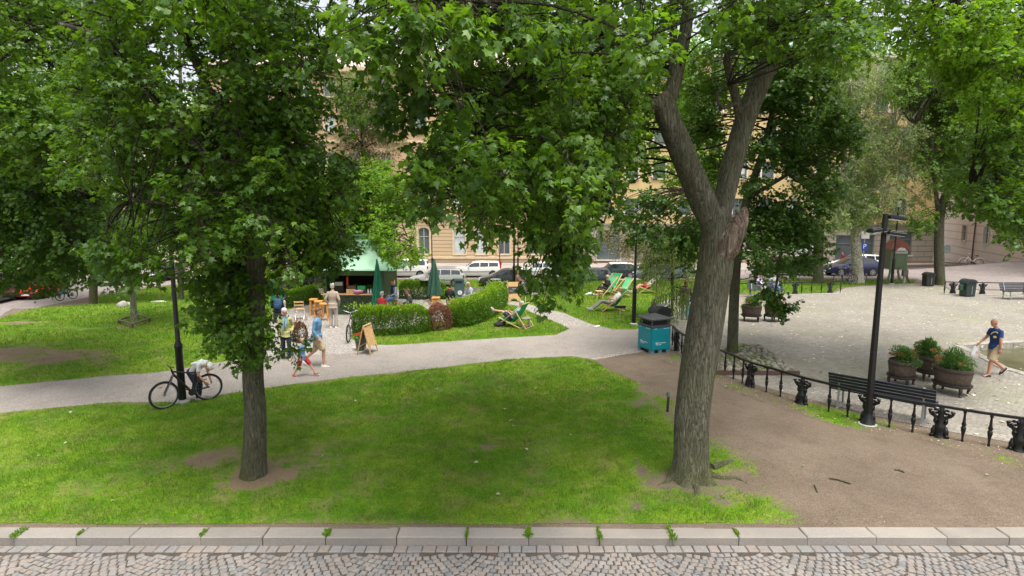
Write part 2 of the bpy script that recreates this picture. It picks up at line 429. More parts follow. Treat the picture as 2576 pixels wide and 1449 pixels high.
tag(g.build('ground', M_dirt), kind='structure')

LAWN_FRONT_PX = [(-260, 1318), (-260, 1075), (-100, 1050), (0, 1040), (150, 1025), (300, 1012), (450, 1012), (580, 990), (700, 972), (850, 952), (1000, 938), (1150, 920), (1300, 903), (1440, 897), (1490, 905), (1530, 930), (1600, 960), (1670, 990), (1730, 1030), (1800, 1050), (1880, 1090), (1960, 1150), (2040, 1220), (2110, 1280), (2110, 1318)]
LAWN_LEFT_PX = [(-260, 1005), (-100, 982), (0, 971), (200, 953), (400, 936), (560, 912), (660, 893), (650, 850), (690, 790), (760, 768), (830, 752), (900, 740), (990, 735), (990, 704), (830, 705), (700, 708), (480, 715), (370, 725), (250, 745), (100, 775), (0, 800), (-260, 850)]
LAWN_ISLAND_PX = [(945, 868), (905, 862), (880, 850), (885, 838), (1000, 825), (1130, 805), (1225, 780), (1262, 764), (1300, 770), (1345, 790), (1400, 812), (1432, 828), (1400, 843), (1250, 851), (1100, 861), (1000, 868)]
LAWN_MID_PX = [(1000, 728), (1110, 726), (1262, 728), (1290, 757), (1340, 768), (1420, 788), (1480, 814), (1540, 829), (1600, 829), (1636, 805), (1640, 770), (1700, 745), (1880, 738), (2090, 736), (2120, 722), (2200, 716), (2300, 713), (2300, 706), (2080, 705), (1780, 707), (1400, 704), (1000, 705)]
VERGE_PX = [(1655, 905), (1700, 890), (1745, 915), (1800, 938), (1900, 972), (2050, 1012), (2200, 1050), (2340, 1082), (2480, 1112), (2700, 1160), (2700, 1240), (2480, 1160), (2330, 1112), (2150, 1085), (2000, 1040), (1880, 1000), (1780, 955)]
PATH_PX = [(-260, 1090), (-260, 990), (-100, 970), (0, 960), (200, 945), (400, 930), (560, 906), (700, 890), (760, 893), (880, 890), (1000, 868), (1200, 848), (1440, 822), (1600, 826), (1610, 850), (1605, 872), (1500, 900), (1440, 907), (1300, 912), (1150, 930), (1000, 948), (700, 984), (450, 1022), (0, 1052)]
GRAVEL_PX = [(600, 930), (620, 760), (800, 730), (1000, 722), (1300, 735), (1420, 760), (1700, 740), (1740, 830), (1640, 880), (1500, 905), (900, 960)]
PLAZA_PX = [(1640, 850), (1640, 800), (1700, 752), (1880, 742), (2088, 740), (2130, 724), (2220, 716), (2300, 713), (2376, 722), (2390, 730), (2900, 735), (3100, 1200), (2700, 1150), (2576, 1119), (2340, 1078), (2200, 1046), (2050, 1008), (1900, 968), (1810, 940), (1745, 912), (1700, 885)]
P_FRONT = wavy(wpoly(LAWN_FRONT_PX), amp=.05, seed=3); P_FRONT = [(x, max(y, 8.09)) for x, y in P_FRONT]
P_LEFT = wavy(wpoly(LAWN_LEFT_PX), amp=.1, seed=4); P_ISL = wavy(wpoly(LAWN_ISLAND_PX), amp=.06, seed=5)
P_MID = wavy(wpoly(LAWN_MID_PX), amp=.08, seed=6); P_VERGE = wavy(wpoly(VERGE_PX), amp=.08, seed=7)
def spot(x, y, cx, cy, rx, ry=None):
    d = np.hypot((x-cx)/rx, (y-cy)/(ry or rx)); return np.clip(1.15-d+(fbm(x, y, 3.0, 31)-.5)*1.3, 0, 1)
SP = [(637, 1200, .8), (1740, 1215, 1.05), (1850, 1120, .8), (1860, 1210, .6), (1600, 1275, .22), (530, 1150, .5), (250, 1045, .28), (1230, 1130, .15), (1640, 1010, .6), (2050, 1280, .6)]
SPW = [(G(a, b), c) for a, b, c in SP]
def bare_front(x, y):
    e = edgedist(P_FRONT, x, y); b = .48*np.clip(1-e/.25, 0, 1)
    for p, r in SPW: b = np.maximum(b, spot(x, y, p.x, p.y, r)*1.1)
    rx = np.clip((x-3.0)/2.2, 0, 1)*np.clip((11.5-y)/3, 0, 1)
    th = np.clip(1-np.abs((x+4.2)/3.2)-np.abs(y-10.6)/2.6, 0, 1)
    wr_ = np.clip((x-np.interp(y, [8, 9, 10.3, 11, 12.5, 13.6, 15, 18], [3.7, 3.9, 3.9, 3.5, 3.35, 3.3, 3.0, 2.3]))/.9, 0, 1); b = np.maximum(b, wr_*1.1)
    return np.clip(b*.72+.95*(fbm(x, y, 1.1, 11)-.42)+.32*rx+.38*th, 0, 1)
SL = [(G(150, 828), 2.6, .3), (G(0, 885), 2.4, .9), (G(20, 815), 1.6, .6), (G(340, 822), .9, .4), (G(-60, 900), 5, 2.0)]
def bare_left(x, y):
    b = .45*np.clip(1-edgedist(P_LEFT, x, y)/.3, 0, 1)
    for p, r, q in SL: b = np.maximum(b, spot(x, y, p.x, p.y, r, q)*1.0)
    return np.clip(b+.15*(fbm(x, y, .8, 12)-.5), 0, 1)
def bare_mid(x, y): return np.clip(.15*(fbm(x, y, .8, 13)-.5), 0, 1)
def bare_verge(x, y): return np.clip(.22+1.7*(fbm(x, y, 1.1, 14)-.38)+.3*np.clip((x-5)/4, 0, 1)+.5*np.clip(1-edgedist(P_VERGE, x, y)/.18, 0, 1), 0, 1)
sheet('gravel_yard', wavy(wpoly(GRAVEL_PX), amp=.1, seed=8), .004, M_gravel)
sheet('footpath', wavy(wpoly(PATH_PX), amp=.07, seed=9), .008, M_asph)
sheet('lawn_front', P_FRONT, .012, M_lawn, .22, bare_front, taper=3.2)
sheet('lawn_left', P_LEFT, .012, M_lawn, 1.0, bare_left)
sheet('lawn_island', P_ISL, .012, M_lawn, 1.0, bare_mid)
sheet('lawn_middle', P_MID, .012, M_lawn, 2.0, bare_mid)
sheet('lawn_verge', P_VERGE, .012, M_lawn, .22, bare_verge, taper=-50)
PLZ = wpoly(PLAZA_PX)
def sheet_hole(name, poly, hole, off, m):           # planar sheet with one hole
    bm = bmesh.new(); es = []
    for pl_ in (poly, hole):
        vs = [bm.verts.new((x, y, off)) for x, y in pl_]; es += [bm.edges.new((vs[i], vs[(i+1) % len(vs)])) for i in range(len(vs))]
    bmesh.ops.triangle_fill(bm, use_beauty=True, edges=es, normal=(0, 0, 1))
    for k in range(-2, 30):
        for co, no in (((k*GS, 0, 0), (1, 0, 0)), ((0, k*GS, 0), (0, 1, 0)), ((k*GS, 0, 0), (1, -1, 0))):
            bmesh.ops.bisect_plane(bm, geom=bm.verts[:]+bm.edges[:]+bm.faces[:], dist=1e-6, plane_co=co, plane_no=no)
    for f in bm.faces:
        if f.normal.z < 0: f.normal_flip()
    for v in bm.verts: v.co.z = float(zt(v.co.x, v.co.y))+off
    me = bpy.data.meshes.new(name); bm.to_mesh(me); bm.free(); me.materials.append(m); return tag(link(name, me), kind='structure')
sheet_hole('plaza', PLZ, BASIN, .008, M_plaza)
# street behind the park (lower), left street, far pavement
STREET = [(-70, 22), (-40, 22.5)]+wpoly([(-260, 840), (0, 797), (100, 772), (250, 742), (370, 722), (480, 712), (700, 705), (1000, 701), (1400, 700), (1780, 702), (2080, 700), (2300, 702), (2370, 716), (2390, 727), (2900, 730)])+[(70, 44), (80, 60), (62, 78), (58, 60), (-60, 60), (-85, 50), (-85, 22)]
sheet('street', STREET, .006, M_street)
pv = MB()
pl = [(-24, 58.2), (49.5, 58.2), (50.2, 60), (49.2, 66.4), (-24, 66.4)]
pv.prism(pl, 'z', -1.5, -1.27)
tag(pv.build('pavement', M_pave), kind='structure')

# ---------------------------------------------------------------- front road: kerb and setts
M_sett = None
def mat_tint(name, cols, rough=.75, bump=.5, bsc=30):
    m, n, b = _new(name); L = n.links; P = geo_pos(n); t = attr(n, 'tint')
    r = ramp(n, [(i/(len(cols)-1), c) for i, c in enumerate(cols)]); L.new(t.outputs['Fac'], r.inputs[0])
    f = noise(n, bsc, 5, .65, P); g_ = noise(n, .7, 4, .6, P)
    c = mixc(n, mrange(n, f.outputs[0], .35, .75, 0, .4), r.outputs[0], tuple(.45*x for x in cols[0]))
    c = mixc(n, mrange(n, g_.outputs[0], .45, .75, 0, .35), c, (.42, .36, .30))
    L.new(c, b.inputs['Base Color']); b.inputs['Roughness'].default_value = rough; b.inputs['Specular IOR Level'].default_value = .3
    L.new(bumpn(n, f.outputs[0], bump, .01), b.inputs['Normal']); return m
def set_tint(o, vals, per):
    me = o.data; a = me.attributes.new('tint', 'FLOAT', 'FACE')
    a.data.foreach_set('value', np.repeat(np.asarray(vals, np.float32), per)); return o
M_sett = mat_tint('road_setts', [(.15, .155, .16), (.195, .187, .18), (.225, .20, .178), (.235, .198, .175), (.19, .192, .193), (.245, .228, .21), (.215, .185, .17)], .7, .5, 26)
M_kerb = mat_tint('kerb_granite', [(.21, .195, .172), (.25, .23, .205), (.285, .26, .235)], .8, .5, 45)
M_joint = mat_soil('joint_sand', (.06, .05, .04), (.085, .07, .055), (.12, .10, .08), .4, 60, 1.5)
rng = random.Random(5)
def rawbox(vs, fs, cx, cy, hx, hy, ang, zb, zt_, tilt=0, ch=.012, jit=.0):
    o = len(vs); c, s_ = math.cos(ang), math.sin(ang)
    tx, ty = rng.uniform(-tilt, tilt), rng.uniform(-tilt, tilt)
    base = [(-1, -1), (1, -1), (1, 1), (-1, 1)]; jj = [(rng.uniform(-jit, jit), rng.uniform(-jit, jit)) for _ in base]
    for lev, (z, inset) in enumerate(((zb, 0), (zt_-ch*.8, 0), (zt_, ch))):
        for (a, b_), (ja, jb) in zip(base, jj):
            lx = a*(hx-inset)+ja; ly = b_*(hy-inset)+jb
            vs.append((cx+lx*c-ly*s_, cy+lx*s_+ly*c, z+(lx*tx+ly*ty if lev else 0)))
    for k in (0, 4):
        for i in range(4): fs.append((o+k+i, o+k+(i+1) % 4, o+k+4+(i+1) % 4, o+k+4+i))
    fs.append((o+8, o+9, o+10, o+11))
vs, fs, tn = [], [], []
x = -13.0
while x < 13.5:                                 # row of larger blocks at the kerb
    w = rng.uniform(.15, .22); rawbox(vs, fs, x+w/2, 7.685, w/2-.006, .078, 0, -.2, -.118+rng.uniform(-.004, .004), .02, .012, .004); tn.append(.35+rng.random()*.6); x += w
S = 1.5; RW = .094; k = 0
v0 = 7.60
for row in range(0, 34):
    for seg in range(-11, 12):
        n_ = 15
        for i in range(n_):
            t = (i+.5+(.5 if row % 2 else 0))/n_-.5
            if t > .5: continue
            xx = seg*S+t*S; hgt = .18; yy = v0+.40-row*RW-hgt*(1-(2*t)**2)
            if seg > 5: xx += .04*math.sin(row)
            sl_ = math.atan(8*hgt*t/S)
            if yy > 7.555: continue
            if yy < 4.2: continue
            q = rng.uniform(.85, 1.0)
            rawbox(vs, fs, xx+rng.uniform(-.006, .006), yy+rng.uniform(-.006, .006), S/n_/2/math.cos(sl_)*.90*q, RW/2*.88*math.cos(sl_*.6)*rng.uniform(.92, 1), sl_+rng.uniform(-.06, .06), -.2, -.12+rng.uniform(-.006, .004), .05, .013, .006)
            tn.append(min(1, max(0, rng.gauss(.5, .27)+.25*(float(vn(xx, yy, .5, 3))-.5))))
me = bpy.data.meshes.new('road'); me.from_pydata(vs, [], fs); me.materials.append(M_sett); ro = link('road', me); tag(ro, kind='structure'); set_tint(ro, tn, 9)
jb = MB(); jb.add([(-60, -20, -.138), (60, -20, -.138), (60, 7.78, -.138), (-60, 7.78, -.138)], [(0, 1, 2, 3)]); tag(jb.build('road_bed', M_joint), kind='structure')
vs, fs, tn = [], [], []
x = -12.9; JOINTS = []
while x < 13.5:
    JOINTS.append(x)
    w = rng.uniform(.86, 1.08) if x > -6 else rng.uniform(.75, .95)
    rawbox(vs, fs, x+w/2, 7.905, w/2-.006, .137, rng.uniform(-.004, .004), -.25, .003+rng.uniform(-.006, .006), .006, .016, .004); tn.append(rng.random()); x += w
me = bpy.data.meshes.new('kerb'); me.from_pydata(vs, [], fs); me.materials.append(M_kerb); ko = link('kerb', me); tag(ko, kind='structure'); set_tint(ko, tn, 9)

# ---------------------------------------------------------------- fast triangle soups (grass, leaves)
def soup(name, V, F, m, parent=None, fattr=None, nv=None, smooth=False):
    """V (n,3), F (m,k) equal-sized faces"""
    me = bpy.data.meshes.new(name); k = F.shape[1]
    me.vertices.add(len(V)); me.vertices.foreach_set('co', V.astype(np.float32).ravel())
    me.loops.add(F.size); me.loops.foreach_set('vertex_index', F.astype(np.int32).ravel())
    me.polygons.add(len(F)); me.polygons.foreach_set('loop_start', np.arange(0, F.size, k, dtype=np.int32)); me.polygons.foreach_set('loop_total', np.full(len(F), k, np.int32))
    me.update(calc_edges=True); me.materials.append(m)
    for an, av in (fattr or {}).items():
        a = me.attributes.new(an, 'FLOAT', 'FACE'); a.data.foreach_set('value', av.astype(np.float32))
    if smooth: me.polygons.foreach_set('use_smooth', np.ones(len(F), bool))
    return link(name, me, parent)
NR = np.random.default_rng(7)
def grass(name, poly, barefn, dens, h, w, off=.01, lim=None, keep=.55):
    xs = [p[0] for p in poly]; ys = [p[1] for p in poly]; x0, x1, y0, y1 = min(xs), max(xs), min(ys), max(ys)
    if lim: x0, x1 = max(x0, lim[0]), min(x1, lim[1])
    n = int((x1-x0)*(y1-y0)*dens); x = NR.uniform(x0, x1, n); y = NR.uniform(y0, y1, n)
    k = inpoly(poly, x, y) & (np.abs(x) < y*.98+1.2); x, y = x[k], y[k]
    b = barefn(x, y); cl = np.clip(.5*fbm(x, y, 3.5, 21)+1.0*(fbm(x, y, 11., 22)-.25), 0, 1); k = (NR.random(len(x)) < np.clip(1.15-b*1.9, 0.02, 1)*(.25+1.2*cl)); x, y, b, cl = x[k], y[k], b[k], cl[k]
    n = len(x); z = zt(x, y)+off; a = NR.uniform(0, 2*np.pi, n); hh = h*NR.uniform(.35, 1.5, n)*(1-.5*b)*(.35+1.3*cl); ww = w*NR.uniform(.7, 1.3, n)
    la = NR.uniform(0, 2*np.pi, n); ln = hh*NR.uniform(.1, 1.0, n)
    V = np.empty((n, 3, 3)); V[:, 0] = np.stack([x-np.cos(a)*ww, y-np.sin(a)*ww, z-.01], 1); V[:, 1] = np.stack([x+np.cos(a)*ww, y+np.sin(a)*ww, z-.01], 1)
    V[:, 2] = np.stack([x+np.cos(la)*ln, y+np.sin(la)*ln, z+hh], 1)
    o = soup(name, V.reshape(-1, 3), np.arange(n*3).reshape(-1, 3), M_blade, None, {'tint': NR.random(n), 'bare': b})
    return tag(o, kind='stuff')
GR = grass('grass', P_FRONT, bare_front, 2500, .046, .0055)
tag(GR, 'short green grass growing on the front lawn', 'grass')
tag(grass('grass', P_VERGE, bare_verge, 1600, .055, .0045), 'patchy grass along the iron railing', 'grass')
tag(grass('grass', P_ISL, bare_mid, 900, .06, .008), 'bright grass in front of the hedge', 'grass')
tag(grass('grass', P_LEFT, bare_left, 330, .07, .013), 'green grass on the left lawn', 'grass')
tag(grass('grass', P_MID, bare_mid, 330, .07, .013), 'bright grass around the deck chairs', 'grass')

# ================================================================ BUILDINGS
def mat_wall(name, c, joint=None, jh=.42, jw=.0, var=.12):
    m, n, b = _new(name); L = n.links; P = geo_pos(n)
    a = noise(n, .6, 6, .6, P); f = noise(n, 9, 4, .6, P)
    col = mixc(n, mrange(n, a.outputs[0], .35, .7, 0, .5), c, tuple(x*(1-var*2) for x in c))
    col = mixc(n, mrange(n, f.outputs[0], .3, .8, 0, .25), col, tuple(x*.8 for x in c))
    if joint:
        sp = n.nodes.new('ShaderNodeSeparateXYZ'); L.new(P, sp.inputs[0])
        fr = mop(n, 'FRACT', mop(n, 'DIVIDE', sp.outputs[2], jh))
        j = mop(n, 'LESS_THAN', fr, .13)
        if jw:
            row = mop(n, 'FLOOR', mop(n, 'DIVIDE', sp.outputs[2], jh))
            fx = mop(n, 'FRACT', mop(n, 'ADD', mop(n, 'DIVIDE', sp.outputs[0], jw), mop(n, 'MULTIPLY', row, .5)))
            j = mop(n, 'MAXIMUM', j, mop(n, 'LESS_THAN', fx, .04))
        col = mixc(n, j, col, joint)
        L.new(bumpn(n, mop(n, 'MULTIPLY', j, -1.), 1., .03), b.inputs['Normal'])
    L.new(col, b.inputs['Base Color']); b.inputs['Roughness'].default_value = .85; return m
M_stone = mat_wall('sand_stone', (.52, .39, .235), (.20, .14, .08), .42)
M_orange = mat_wall('orange_brick', (.53, .36, .21), (.43, .28, .16), .15, .3)
M_grey = mat_wall('grey_stone', (.36, .32, .26), (.22, .19, .15), .62, 1.6)
M_yell = mat_wall('yellow_render', (.56, .42, .20), None)
M_pink = mat_wall('pink_render', (.74, .62, .53), (.52, .42, .35), .95)
M_cream = mat_wall('cream_render', (.60, .54, .43), None)
M_redst = mat_wall('red_plinth', (.33, .17, .12), (.2, .1, .07), .5, 1.2)
M_trim = mat('stone_trim', (.56, .44, .29), .8, var=.12, sc=3)
M_trimw = mat('pale_trim', (.62, .57, .48), .8, var=.08, sc=3)
M_wframe = mat('window_frame_paint', (.50, .50, .44), .5)
M_wfg = mat('window_frame_green', (.16, .21, .17), .5)
M_glass = mat('window_glass', (.10, .12, .13), .08, spec=.8, var=.4, sc=.35)
M_curt = mat('pale_curtain_glass', (.50, .54, .55), .25, spec=.6, var=.2, sc=.8)
M_roofp = mat('roof_pinkish', (.46, .36, .32), .6, var=.12, sc=1)
M_roofg = mat('roof_green', (.36, .50, .42), .5, var=.1, sc=1)
M_roofw = mat('roof_pale', (.6, .62, .62), .5, var=.1, sc=1)
M_metal = mat('dark_metal', (.018, .018, .02), .42, .3, var=.25, sc=12)
M_pipe = mat('brown_pipe', (.12, .06, .045), .5)
def facade(root, p0, p1, floors, zb, depth, roof, M_roof, cornice=None, glassalt=.3, rs=3, trim=None, fr=None):
    """floors: (z0,z1,wallmat,[(u,w,z0,z1,arched)])"""
    p0 = Vector(p0); p1 = Vector(p1); u = (p1-p0); Lw = u.length; u.normalize(); nrm = Vector((u.y, -u.x)); rr = random.Random(rs)
    def P(s, z, d=0.): q = p0+u*s-nrm*d; return (q.x, q.y, z)
    proto = {}
    ang = math.atan2(u.y, u.x)
    for (z0, z1, wm, wins, nm) in floors:
        b = MB(); s = 0.
        for (c, w, a, d, arch) in sorted(wins):
            x0, x1 = c-w/2, c+w/2
            def q(s0, s1, za, zb_): b.add([P(s0, za), P(s1, za), P(s1, zb_), P(s0, zb_)], [(0, 1, 2, 3)])
            q(s, x0, z0, z1); q(x0, x1, z0, a); q(x0, x1, d, z1); s = x1
            D_ = .22
            b.add([P(x0, a), P(x1, a), P(x1, a, D_), P(x0, a, D_)], [(0, 1, 2, 3)]); b.add([P(x0, d), P(x1, d), P(x1, d, D_), P(x0, d, D_)], [(0, 1, 2, 3)])
            b.add([P(x0, a), P(x0, d), P(x0, d, D_), P(x0, a, D_)], [(0, 1, 2, 3)]); b.add([P(x1, a), P(x1, d), P(x1, d, D_), P(x1, a, D_)], [(0, 1, 2, 3)])
            if arch:
                r = w/2; k = 8
                for sg in (-1, 1):
                    pts = [(c+sg*r, d)]+[(c+sg*r*math.sin(math.pi/2*i/k), d-r+r*math.cos(math.pi/2*i/k)) for i in range(k+1)]
                    for dd in (.0, ):
                        b.add([P(x_, z_, .005) for x_, z_ in pts], [tuple(range(len(pts)))])
        b.add([P(s, z0), P(Lw, z0), P(Lw, z1), P(s, z1)], [(0, 1, 2, 3)])
        # sides and back
        b.add([P(0, z0), P(0, z0, depth), P(0, z1, depth), P(0, z1)], [(0, 1, 2, 3)]); b.add([P(Lw, z0), P(Lw, z0, depth), P(Lw, z1, depth), P(Lw, z1)], [(0, 1, 2, 3)])
        b.build('wall' if nm is None else nm, wm, root)
        for (c, w, a, d, arch) in wins:
            key = (round(w, 2), round(d-a, 2), rr.random() < glassalt, arch)
            if key not in proto:
                H = d-a; f = MB(); t = .07
                f.box((0, 0, H/2), (.06, .05, H-.16)); f.box((0, 0, .04), (w, .08, .08)); f.box((0, 0, H-.04), (w, .08, .08))
                f.box((-w/2+.04, 0, H/2), (.08, .08, H-.16)); f.box((w/2-.04, 0, H/2), (.08, .08, H-.16)); f.box((0, .0, H*.66), (w-.16, .045, .05))
                o = f.build('window', fr or M_wframe, root)
                g_ = MB(); g_.box((0, .05, H/2), (w-.02, .02, H-.02)); g_.build('pane', M_curt if key[2] else M_glass, o)
                sl_ = MB(); sl_.box((0, -.22, -.05), (w+.3, .22, .1)); sl_.build('sill', trim or M_trim, o)
                if trim and w < 2:
                    for sx in (-1, 1): sl_ = MB(); sl_.box((sx*(w/2+.09), -.235, H/2), (.18, .05, H+.0)); sl_.build('surround', trim, o)
                proto[key] = o; o2 = o
            else:
                o2 = copy_tree(proto[key])
                o2.parent = root
            q = P(c, a, .18); o2.location = q; o2.rotation_euler = (0, 0, ang)
    if cornice:
        for (z, hgt, prd, m_) in cornice:
            c = MB(); c.add([P(-.1, z, -prd), P(Lw+.1, z, -prd), P(Lw+.1, z+hgt, -prd), P(-.1, z+hgt, -prd), P(-.1, z, .05), P(Lw+.1, z, .05), P(Lw+.1, z+hgt, .05), P(-.1, z+hgt, .05)],
                          [(0, 1, 2, 3), (4, 7, 6, 5), (0, 4, 5, 1), (3, 2, 6, 7), (0, 3, 7, 4), (1, 5, 6, 2)]); c.build('cornice', m_, root)
    zt1, zr = roof; b = MB(); e = .5
    b.add([P(-e, zt1, -e), P(Lw+e, zt1, -e), P(Lw-1, zr, depth*.5), P(1, zr, depth*.5), P(-e, zt1, depth+e), P(Lw+e, zt1, depth+e)], [(0, 1, 2, 3), (4, 3, 2, 5), (0, 3, 4), (1, 5, 2), (0, 4, 5, 1)])
    b.build('roof', M_roof, root)
def gz(py, D): return At(1288, py, D).z
DA = 66.
xa0, xa1 = At(545, 600, DA).x, At(1475, 600, DA).x
zA = gz(547, DA)
bx = [At(1156, 600, DA).x + k*2.56*1.0 for k in (-11, -10, -9, -8, -6.6, -5.6, -4.6, -3.2, -1.6, 0, 1, 2, 3.4, 4.4)]
cen = [x_-xa0 for x_ in bx if xa0+1 < x_ < xa1-1]
bA = thing('building', 'sand coloured rusticated building with arched windows and orange brick upper floors', 'building', (0, 0, 0))
zs, ze = gz(640, DA), gz(572, DA)
fl = [(-1.8, gz(641, DA)-.35, M_stone, [], 'plinth'), (gz(641, DA)-.35, zA, M_stone, [(c, 1.30, zs, ze, True) for c in cen], None)]
z = zA
for i, hh in enumerate((4.3, 4.1, 3.9, 3.7)):
    fl.append((z, z+hh, M_orange, [(c, 1.15, z+1.0, z+3.0, i % 2 == 0) for c in cen], None)); z += hh
facade(bA, (xa0, DA), (xa1, DA), fl, -1.4, 14, (z+.4, z+4.3), M_roofp,
       [(zA-.12, .35, .22, M_trim), (gz(641, DA)-.45, .28, .14, M_trim), (z-.1, .5, .55, M_trim), (zA+4.2, .25, .15, M_trim), (zA+8.3, .25, .15, M_trim)], .35, 3, M_trim)
for px in (1283-8, 1757-512+300):
    pass
dp = MB(); dp.tube([(At(1258, 600, DA).x-.05, DA-.12, -1.3), (At(1258, 600, DA).x-.05, DA-.12, z)], .06, 8); dp.build('drain_pipe', M_pipe, bA, 40)
M_awn = mat('red_awning', (.50, .06, .06), .7)
for (ax, ay) in ((460, 297), (522, 257), (585, 257)):
    p = At(ax, ay, DA-.6); m_ = MB(); m_.add([(p.x-.8, DA-.05, p.z+.5), (p.x+.8, DA-.05, p.z+.5), (p.x+.8, DA-1.1, p.z-.5), (p.x-.8, DA-1.1, p.z-.5), (p.x-.8, DA-.05, p.z+.42), (p.x+.8, DA-.05, p.z+.42), (p.x+.8, DA-1.1, p.z-.62), (p.x-.8, DA-1.1, p.z-.62)], [(0, 1, 2, 3), (4, 7, 6, 5), (0, 4, 5, 1), (3, 2, 6, 7), (0, 3, 7, 4), (1, 5, 6, 2)]); m_.build('awning', M_awn, bA)
# yellow building
xb1 = At(2347, 600, DA).x; zB = gz(565, DA)
bB = thing('building', 'yellow building with a grey stone ground floor, dark shop windows and a green roof', 'building')
Lb = xb1-xa1
wb = [(At(1530, 600, DA).x-xa1, 2.6, -.9, 2.5, False), (At(1660, 600, DA).x-xa1, 2.2, .2, 2.5, False), (At(1790, 600, DA).x-xa1, 2.2, .2, 2.5, False), (At(1900, 600, DA).x-xa1, 2.2, .2, 2.5, False), (At(2020, 600, DA).x-xa1, 3.0, .0, 2.5, False), (At(2148, 600, DA).x-xa1, 4.4, -1.0, 1.9, False), (At(2262, 600, DA).x-xa1, 2.6, -.4, 2.3, False)]
fl = [(-1.8, -1.05, M_redst, [], 'plinth'), (-1.05, zB, M_grey, wb, None)]
z = zB
for i, hh in enumerate((4.1, 3.7, 3.6, 3.5, 3.4)):
    cc = [1.9+k*3.05 for k in range(13) if 1.9+k*3.05 < Lb-1.5]
    fl.append((z, z+hh, M_yell, [(c, 1.35, z+1.05, z+2.95, False) for c in cc], None)); z += hh
facade(bB, (xa1+.02, DA-.3), (xb1, DA-.3), fl, -1.4, 14, (z+.3, z+4), M_roofg, [(zB-.05, .22, .16, M_grey), (z-.2, .5, .5, M_trimw)], .1, 8, M_trimw, M_wfg)
# pink building
bC = thing('building', 'pale pink rendered building with small paned windows beside the side street', 'building')
a = Vector((59.6, 79.)); d = Vector((5.8, 13.2)).normalized()
a0 = a+d*6; a1 = a-d*44; Lc = (a1-a0).length
wc = []
for px in (2425, 2480, 2540, 2600):
    r_ = (px-1288)/F0
    def err(s_):
        q = a0-d*s_; return abs(q.x/(q.y*math.cos(PIT)+3.5*math.sin(PIT))-r_)
    wc.append(min((err(s_*.1), s_*.1) for s_ in range(0, 440))[1])
print('pink windows', wc, Lc)
fl = [(-3.2, 3.2, M_pink, [(s_, 1.6, .95, 2.85, False) for s_ in wc], None)]
z = 3.2
for k in range(5): fl.append((z, z+3.7, M_pink, [(s_, 1.5, z+1.5, z+3.3, False) for s_ in wc], None)); z += 3.7
facade(bC, a0, a1, fl, -3, 12, (z+.3, z+3.5), M_roofp, [(z-.2, .5, .5, M_trimw)], .15, 9, M_trimw)
dp = MB(); q = a0+(-d)*((wc[0]+wc[1])/2); dp.tube([(q.x-.15, q.y-.1, -2.6), (q.x-.15, q.y-.1, z)], .07, 8); dp.build('drain_pipe', M_pipe, bC, 40)
# left pale building across the left street
bD = thing('building', 'pale cream building behind the trees on the left, under a light metal roof', 'building')
xd1 = xa0-3.5; xd0 = xd1-38; fl = []; z = -1.8
for i, hh in enumerate((5.0, 4.0, 3.8, 3.7)):
    fl.append((z, z+hh, M_cream, [(2+k*3.1, 1.3, z+1.6, z+3.4, False) for k in range(11)], None)); z += hh
facade(bD, (xd0, 62), (xd1, 66), fl, -1.4, 14, (z+.2, z+3.5), M_roofw, [(z-.2, .4, .4, M_trimw)], .3, 10, M_trimw)

# ================================================================ TREES
def mat_leaf(name, cols, tr=(.18, .36, .02), mixf=.38, rough=.42, spec=.45):
    m, n, b = _new(name); L = n.links; t = attr(n, 'tint')
    r = ramp(n, [(i/(len(cols)-1), c) for i, c in enumerate(cols)]); L.new(t.outputs['Fac'], r.inputs[0]); L.new(r.outputs[0], b.inputs['Base Color'])
    b.inputs['Roughness'].default_value = rough; b.inputs['Specular IOR Level'].default_value = spec
    T = n.nodes.new('ShaderNodeBsdfTranslucent'); L.new(mixc(n, .45, tr, r.outputs[0]), T.inputs['Color'])
    ms = n.nodes.new('ShaderNodeMixShader'); ms.inputs[0].default_value = mixf
    L.new(b.outputs[0], ms.inputs[1]); L.new(T.outputs[0], ms.inputs[2]); L.new(ms.outputs[0], n.nodes['Material Output'].inputs[0]); return m
ML_maple = mat_leaf('maple_leaf', [(.036, .092, .013), (.060, .142, .013), (.092, .19, .013), (.17, .27, .03)], (.28, .52, .015), .42, .44, .42)
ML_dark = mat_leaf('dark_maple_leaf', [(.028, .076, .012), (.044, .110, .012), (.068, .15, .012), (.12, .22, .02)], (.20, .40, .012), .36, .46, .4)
ML_bright = mat_leaf('bright_maple_leaf', [(.07, .165, .012), (.105, .23, .012), (.15, .29, .015), (.25, .38, .03)], (.34, .58, .015), .48, .5, .3)
ML_pale = mat_leaf('pale_birch_leaf', [(.10, .17, .035), (.16, .25, .05), (.23, .33, .075), (.34, .40, .12)], (.34, .46, .10), .45)
ML_weep = mat_leaf('weeping_leaf', [(.10, .18, .035), (.16, .26, .05), (.24, .33, .07), (.36, .38, .12)], (.40, .55, .08), .45)
ML_brown = mat_leaf('dry_leaf', [(.16, .15, .07), (.22, .19, .09), (.30, .26, .12), (.26, .30, .10)], (.35, .33, .10), .4)
